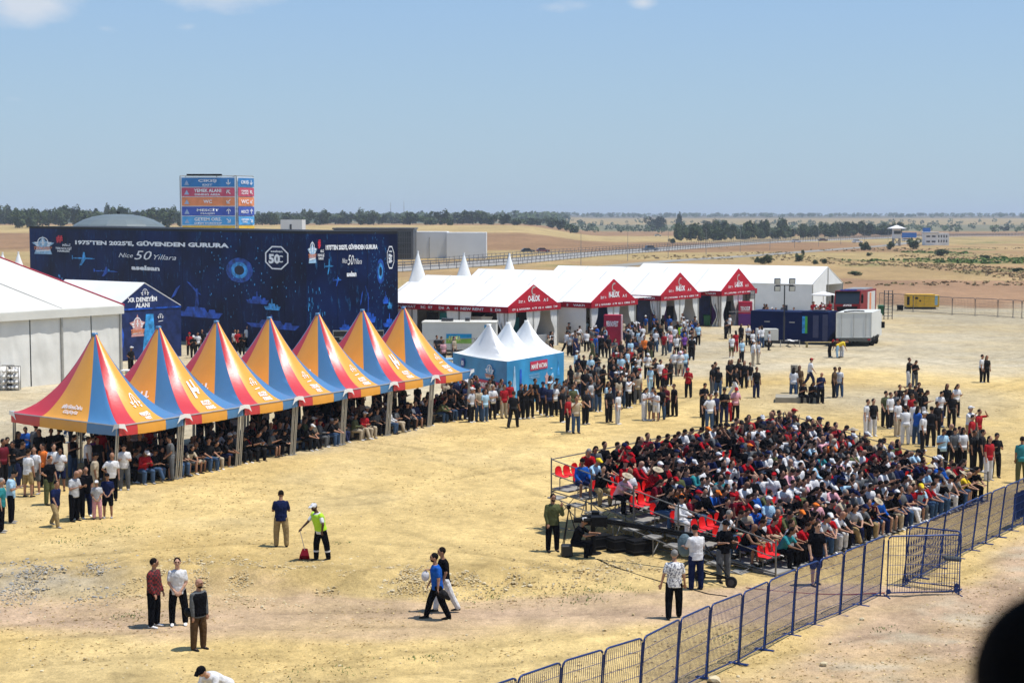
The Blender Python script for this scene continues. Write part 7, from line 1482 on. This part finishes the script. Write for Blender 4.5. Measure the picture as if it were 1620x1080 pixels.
solo(1290, 926, 'own_n', pose(hp=4, ua=[(.1, .2, -1)]*2, fa=[(.35, .0, -1)]*2, th=[(.15, .05, -1), (-.1, .06, -1)], sh=[(.0, 0, -1), (-.25, 0, -1)]), ('shirt', 'k'), ('shorts', 'n'), ('hair', 2), 20, 'man in black t-shirt and dark shorts walking along the front of the grandstand', 1.05, (.5, .3, .2), SH_B)
# ---------------------------------------------------------------- pick the 300 that show largest, the rest is one crowd
for q in PLIST: q['dist'] = q['dist']
PLIST.sort(key=lambda q: q['dist']); near_ = PLIST[:305]; farp = PLIST[305:]
groups = {}
for q in near_:
    if q['label'] is None:
        act = PHM.get(q['pose'], 'sitting'); base = '%s%s and %s' % (headword(q['head']), top_words(q['top'][1], q['top'][0]), leg_words(q['leg'][1], q['leg'][0]))
        q['base'] = 'person in %s and %s' % (top_words(q['top'][1], q['top'][0]), leg_words(q['leg'][1], q['leg'][0])); q['base'] = headword(q['head'])+q['base']; q['act'] = act
        groups.setdefault(q['base']+' '+q['place'], []).append(q)
for k, lst in groups.items():
    lst.sort(key=lambda q: pix(q['loc'])[0])
    for n_, q in enumerate(lst):
        if len(lst) == 1: lb = '%s %s' % (q['base'], q['place'])
        else: lb = '%s %s, %s such from the left' % (q['base'].replace(' long sleeved top', ' top').replace(' sleeveless top', ' vest'), q['place'].replace('in the queue ', ''), NUMW[n_])
        w = lb.split(); q['label'] = ' '.join(w[:16])
seen = {}
for q in near_:
    lb = q['label']; k = seen.get(lb, 0); seen[lb] = k+1
    if k: q['label'] = ' '.join((lb.split())[:13])+' '+['', 'just behind', 'farther back', 'farthest back', 'last one'][min(k, 4)]
for q in near_: emit(q)
print('people', len(PLIST), 'individual', len(near_), 'labels unique', len({q['label'] for q in near_}))
# crowd mesh
V = []; F = []; CC = []; base = 0
for q in farp:
    M_ = Matrix.Translation(q['loc']) @ Matrix.Rotation(q['rz'], 4, 'Z') @ Matrix.Diagonal((q['scale']*1.09, q['scale']*1.08, q['scale'], 1)); A_ = np.array(M_)
    hk = q['head'][0]; parts = [('body', q['skin']), (q['top'][0], COL[q['top'][1]][1]), (q['leg'][0], COL[q['leg'][1]][1]), ('shoes', q['shoe'])]
    if hk in ('cap', 'sun_hat'): parts.append(('hair', HAIRS[0]))
    if hk != 'bald': parts.append((hk, headcol(q['head'])))
    for pn, c in parts:
        v, f = rawpart(q['pose'], pn); vv_ = v@A_[:3, :3].T+A_[:3, 3]; V.append(vv_); F += [tuple(i+base for i in ff) for ff in f]; CC.append(np.tile([*c, 1], (len(v), 1))); base += len(v)
if V:
    V = np.concatenate(V); CC = np.concatenate(CC); me = bpy.data.meshes.new('crowd'); me.from_pydata(V.tolist(), [], F); ca = me.color_attributes.new('col', 'FLOAT_COLOR', 'POINT'); ca.data.foreach_set('color', CC.ravel())
    me.polygons.foreach_set('use_smooth', [True]*len(me.polygons)); me.materials.append(mat_attr('crowd_cloth')); me.update(); co_ = bpy.data.objects.new('crowd', me); C.objects.link(co_); tag(co_, 'remaining far spectators and visitors of the crowd', 'crowd', kind='stuff')
# ---------------------------------------------------------------- things people carry
def on(q, pts_fn, name, m, label=None, cat=None, child=True):
    mb = MB(); pts_fn(mb, skel(q['spec'])); o = mb.build(name, m)
    o.parent = q['obj'] if child else None
    if not child: o.location = q['loc']; o.rotation_euler = (0, 0, q['rz']); tag(o, label, cat)
    return o
VESTY = mat('hi_vis_yellow', (.42, .70, .03), .7, .08, 6); REFL = mat('reflective_grey', (.30, .40, .10), .4, .1, 6); REFW = mat('reflective_white', (.6, .6, .62), .4)
def vest(mb, J, g=.034):
    torso(mb, J, g, None, -.05, .52)
vm = MB(); Jw = skel(wk['spec']); torso(vm, Jw, .032, None, -.05, .53)
for i in range(2): cap(vm, Jw['sh%d' % i], Jw['sh%d' % i]+(Jw['el%d' % i]-Jw['sh%d' % i])*.12, .080, .078)
me = remeshed(vm, .013, 'vest', VESTY); o = bpy.data.objects.new('vest', me); C.objects.link(o); o.parent = wk['obj']
def band(h): 
    b_ = MB(); rx, ry = .19, .15; loft(b_, [(Jw['pel']+Jw['up']*h, Jw['rt'], Jw['fw'], rx, ry), (Jw['pel']+Jw['up']*(h+.045), Jw['rt'], Jw['fw'], rx, ry)]); o = b_.build('reflective_band', REFL, wk['obj'])
band(.10); band(.22)
b_ = MB()
for i in range(2): c_ = Jw['kn%d' % i].lerp(Jw['an%d' % i], .45); d_ = (Jw['an%d' % i]-Jw['kn%d' % i]).normalized(); b_.cyl(c_, d_, .081, .05, REFW, 12)
b_.build('leg_band', None, wk['obj'])
hand = wk['obj'].matrix_basis @ (Jw['wr0']+Jw['hd0']*.08); gp = G(482, 886); t = thing('dustpan', 'red long handled dustpan held by the worker in the yellow vest', 'dustpan', gp); hl_ = hand-gp
mb = MB(); mb.tube([hl_, Vector((0, .05, .32))], .012, None, 6); mb.build('handle', mat('handle_white', (.6, .55, .55), .5), t)
mb = MB(); mb.raw([(-.17, -.10, .01), (.17, -.10, .01), (.15, .16, .01), (-.15, .16, .01), (-.15, -.06, .16), (.15, -.06, .16), (.08, .10, .36), (-.08, .10, .36)], [(0, 3, 2, 1), (4, 5, 6, 7), (0, 4, 7, 3), (1, 2, 6, 5), (3, 7, 6, 2)]); mb.build('pan', mat('pan_red', (.60, .01, .02), .4), t)
# body warmer and bag of the bald man, jacket carried by the man in blue
Jb = skel(bald['spec']); vm = MB(); torso(vm, Jb, .042, None, -.06, .53); vm_o = bpy.data.objects.new('body_warmer', remeshed(vm, .013, 'body_warmer', M_CLOTH)); C.objects.link(vm_o); vm_o.parent = bald['obj']; vm_o.color = (.008, .008, .01, 1)
def looseobj(q, name, label, cat, fn, m, smooth=True):
    mb = MB(); fn(mb, skel(q['spec'])); me = remeshed(mb, .014, name, m); o = bpy.data.objects.new(name, me); C.objects.link(o); o.location = q['loc']; o.rotation_euler = (0, 0, q['rz']); o.scale = q['obj'].scale; tag(o, label, cat); return o
looseobj(bald, 'shoulder_bag', 'black shoulder bag hanging at the bald man\'s hip', 'bag', lambda mb, J: (ell(mb, J['pel']+Vector((-.22, .08, .04)), (Vector((1, 0, 0)), Vector((0, 1, 0)), z), (.07, .13, .12), 10, 8), cap(mb, J['pel']+Vector((-.22, .05, .10)), J['neck']+Vector((.08, .07, -.05)), .012, .012, 6)), BLACK)
looseobj(bt, 'jacket', 'black jacket dangling from the hand of the man in bright blue', 'jacket', lambda mb, J: (cap(mb, J['wr1']+J['hd1']*.08, J['wr1']+Vector((.02, .16, -.16)), .05, .10), cap(mb, J['wr1']+Vector((.0, .12, -.1)), J['wr1']+Vector((.04, .26, -.26)), .09, .05)), BLACK)
hh = [q for q in near_ if q['pose'] == 'own_h'][0]; looseobj(hh, 'carrier_bag', 'pale plastic carrier bag held by the man in white trousers', 'bag', lambda mb, J: (ell(mb, J['wr0']+J['hd0']*.1-z*.18, (Vector((1, 0, 0)), Vector((0, 1, 0)), z), (.07, .11, .15), 10, 8), cap(mb, J['wr0']+J['hd0']*.09, J['wr0']+J['hd0']*.1-z*.1, .012, .04, 6)), mat('bag_white', (.62, .62, .66), .4))
def patterned(q, name, base, fn):
    m = bpy.data.materials.new(name); m.use_nodes = True; nt = m.node_tree; b = nt.nodes['Principled BSDF']; b.inputs['Roughness'].default_value = .9; t_ = N(nt, 'ShaderNodeTexCoord'); fn(nt, t_, b)
    for c in q['obj'].children:
        if c.name.startswith('shirt'): c.data = c.data.copy(); c.data.materials.clear(); c.data.materials.append(m)
def plaid(nt, t_, b):
    w1 = N(nt, 'ShaderNodeTexChecker'); w1.inputs['Scale'].default_value = 17; w1.inputs['Color1'].default_value = (.17, .008, .01, 1); w1.inputs['Color2'].default_value = (.015, .006, .008, 1); nt.links.new(t_.outputs['Object'], w1.inputs['Vector']); nt.links.new(w1.outputs[0], b.inputs['Base Color'])
def specks(nt, t_, b):
    v_ = N(nt, 'ShaderNodeTexNoise'); v_.inputs['Scale'].default_value = 26; v_.inputs['Detail'].default_value = 3; nt.links.new(t_.outputs['Object'], v_.inputs['Vector']); r_ = N(nt, 'ShaderNodeValToRGB'); r_.color_ramp.elements[0].position = .44; r_.color_ramp.elements[0].color = (.12, .12, .16, 1); r_.color_ramp.elements[1].position = .5; r_.color_ramp.elements[1].color = (.70, .70, .70, 1); nt.links.new(v_.outputs[0], r_.inputs[0]); nt.links.new(r_.outputs[0], b.inputs['Base Color'])
patterned([q for q in near_ if q['pose'] == 'own_c'][0], 'plaid_cloth', None, plaid); patterned(pat, 'patterned_cloth', None, specks)
# ---------------------------------------------------------------- camera crane and gear at the grandstand corner
BLK = BLACK
pc = P(1112, 928); t = thing('camera_crane', 'long black camera crane with round weights and wheeled dolly before the grandstand', 'camera crane', pc); tip = P(930, 842, 2.05)-pc; tip = PD(948, 822, 49.0)-pc; wt_ = PD(1150, 856, 46.9)-pc; piv = PD(1112, 852, 46.6)-pc
mb = MB(); 
for d_ in (Vector((0, 0, .05)), Vector((0, 0, -.05))): mb.tube([tip+d_, wt_+d_], .035, None, 6)
mb.tube([tip, wt_], .05, None, 4); mb.build('boom', BLK, t)
ax = (wt_-tip).normalized()
mb = MB()
for k in range(3): mb.cyl(wt_+ax*(-.05+.13*k)-Vector((0, .0, 0)), ax, .20, .07, None, 18)
mb.build('counterweight', BLK, t)
mb = MB()
for a in ((-.75, .1), (.75, -.1), (0, .7)): mb.tube([piv-Vector((0, 0, .1)), Vector((a[0], a[1], .28))], .03, None, 5); mb.tube([Vector((a[0], a[1], .28)), Vector((0, 0, .5))], .02, None, 5)
mb.tube([(-.75, .1, .28), (.75, -.1, .28), (0, .7, .28), (-.75, .1, .28)], .025, None, 5); mb.build('dolly', BLK, t)
for a in ((-.8, .05), (.8, -.15), (0, .75)): wheel(t, (a[0], a[1], .17), (.3, 1, 0), .17, .09, STEEL_D)
mb = MB(); mb.box(tip-Vector((.25, .2, .18)), (.5, 0, 0), (0, .35, 0), (0, 0, .3)); mb.tube([tip+Vector((-.25, 0, 0)), tip+Vector((-.48, -.05, 0))], .07, None, 8); mb.build('camera_head', BLK, t)
mb = MB(); ell(mb, PD(1083, 862, 46.4)-pc, (Vector((1, 0, 0)), Vector((0, 1, 0)), z), (.22, .14, .36), 10, 8); o = bpy.data.objects.new('rain_cover', remeshed(mb, .03, 'rain_cover', mat('cover_blue_grey', (.10, .15, .18), .7, .2, 3, .6, 12))); C.objects.link(o); o.parent = t
p = P(938, 876); t = thing('broadcast_camera', 'broadcast camera on black pedestal in the shade of the grandstand', 'camera', p); mb = MB(); mb.tube([(0, 0, 0), (0, 0, .95)], .10, None, 10, r2=.07); mb.cyl((0, 0, 0), z, .28, .05, None, 14); mb.build('pedestal', BLK, t)
mb = MB(); mb.box((-.35, -.14, .95), (.6, 0, 0), (0, .28, 0), (0, 0, .3)); mb.box((-.05, -.12, 1.25), (.25, 0, 0), (0, .2, 0), (0, 0, .12)); mb.tube([(-.35, 0, 1.1), (-.62, 0, 1.1)], .09, None, 10); mb.build('camera_body', BLK, t)
mb = MB(); mb.tube([(.2, 0, 1.0), (.45, -.1, .85)], .02, None, 5); mb.build('pan_bar', BLK, t)
pp = P(903, 880); mb = MB(); mb.cbox((0, 0, 0), .36, .36, .36); o = mb.build('equipment_box', CASE); bv = o.modifiers.new('b', 'BEVEL'); bv.width = .03; o.location = pp+Vector((-.12, .12, 0)); tag(o, 'small black case the seated cameraman sits on', 'case')
for px, py, w_, lb in ((965, 872, .9, 'black equipment crate under the grandstand, left one'), (1000, 876, 1.0, 'black equipment crate under the grandstand, middle one'), (1030, 880, .9, 'black equipment crate under the grandstand, right one')):
    o = thing('equipment_crate', lb, 'crate', P(px, py)+vS*.5, 0, 'black crates under the grandstand'); mb = MB(); mb.cbox((0, 0, .03), w_*.8, .5, .45, BLACK, .5); mb.build('shell', None, o); mb = MB()
    for s in (.12, .38): mb.cbox((0, 0, s), w_*.8+.03, .53, .03, CASE, .5)
    mb.build('edging', None, o)
p = P(878, 868); t = thing('tripod', 'black tripod standing beside the man in the olive jacket', 'tripod', p+Vector((.45, .1, 0))); mb = MB()
for a in (0, 2.1, 4.2): mb.tube([(0, 0, 1.3), (.38*math.cos(a), .38*math.sin(a), 0)], .018, None, 5)
mb.build('legs', BLK, t); mb = MB(); mb.cbox((0, 0, 1.3), .12, .12, .12); mb.build('head', BLK, t)
# cable on the sand
cb = [P(945, 885), P(975, 898), P(1010, 910), P(1050, 922), P(1085, 930), P(1120, 940), P(1150, 944)]; mb = MB(); mb.tube([q+z*.02 for q in cb], .022, None, 5); tag(mb.build('cable', BLACK, None, True), 'black cable lying on the sand from grandstand to camera crane', 'cable')
cb = [P(1180, 930), P(1230, 936), P(1290, 940), P(1340, 941), P(1400, 938)]; mb = MB(); mb.tube([q+z*.02 for q in cb], .016, None, 5); tag(mb.build('cable', mat('red_cable', (.25, .03, .03), .6), None, True), 'thin red cable on the soil behind the barrier', 'cable')
# ---------------------------------------------------------------- the onlooker beside the camera, on the terrace the photo was taken from
TZ = 8.42; mb = MB(); mb.box((-3, -6, TZ-.25), (8, 0, 0), (0, 9.5, 0), (0, 0, .25)); to = mb.build('terrace', mat('terrace_concrete', (.30, .29, .27), .9)); tag(to, 'concrete viewing terrace under the photographer', 'terrace')
mb = MB()
for xx in (-2.8, 4.6):
    for yy in (-5.5, 3.0): mb.box((xx, yy, 0), (.3, 0, 0), (0, .3, 0), (0, 0, TZ-.25))
mb.build('column', MATS['terrace_concrete'], to)
mb = MB(); mb.box((-3.5, -6, 12.6), (9, 0, 0), (0, 9.0, 0), (0, 0, .12)); mb.build('roof', MATS['terrace_concrete'], to); mb = MB()  # unseen roof, added to keep the sun off the onlooker's head
for xx in (-3.2, 5.2):
    for yy in (-5.6, 2.7): mb.tube([(xx, yy, TZ-.2 if -3 < xx < 5 else 0), (xx, yy, 12.6)], .07, STEEL_D, 8)
mb.build('shade_roof_post', None, to)
hp_ = PD(1676, 1136, 1.62); POSES['own_z'] = pose(hp=8, ua=[(.3, .2, -1)]*2, fa=[(.9, -.4, .3)]*2); Jz = skel(POSES['own_z'])
pd = person((hp_.x-0, hp_.y, TZ), R_(180), 'own_z', ('shirt', 'k'), ('trousers', 'k'), ('long_hair', 0), 'blurred black head of an onlooker close to the lens, bottom right corner', None, 1.0, hi=True, spec=POSES['own_z'])
hz_ = Jz['head'].z; pd['scale'] = (hp_.z-TZ)/hz_; pd['loc'] = Vector((hp_.x-(Jz['head'].x*-1)*1, hp_.y+Jz['head'].y*1, TZ)); emit(pd)
for q in [pd['obj']]+list(pd['obj'].children): q.color = (.006, .006, .007, 1) if 'hair' in q.name or 'shirt' in q.name else q.color
print('onlooker scale', pd['scale'])

# ---------------------------------------------------------------- haze over the plain
mb = MB(); mb.box((-5200, -70, -2.0), (10400, 0, 0), (0, 11500, 0), (0, 0, 75)); hz = mb.build('haze', None)
hm = bpy.data.materials.new('haze_air'); hm.use_nodes = True; nt = hm.node_tree; nt.nodes.clear(); ou = N(nt, 'ShaderNodeOutputMaterial'); pv = N(nt, 'ShaderNodeVolumePrincipled'); pv.inputs['Color'].default_value = (.78, .87, 1, 1); pv.inputs['Density'].default_value = .00015; nt.links.new(pv.outputs[0], ou.inputs['Volume'])
hz.data.materials.clear(); hz.data.materials.append(hm); tag(hz, kind='stuff')
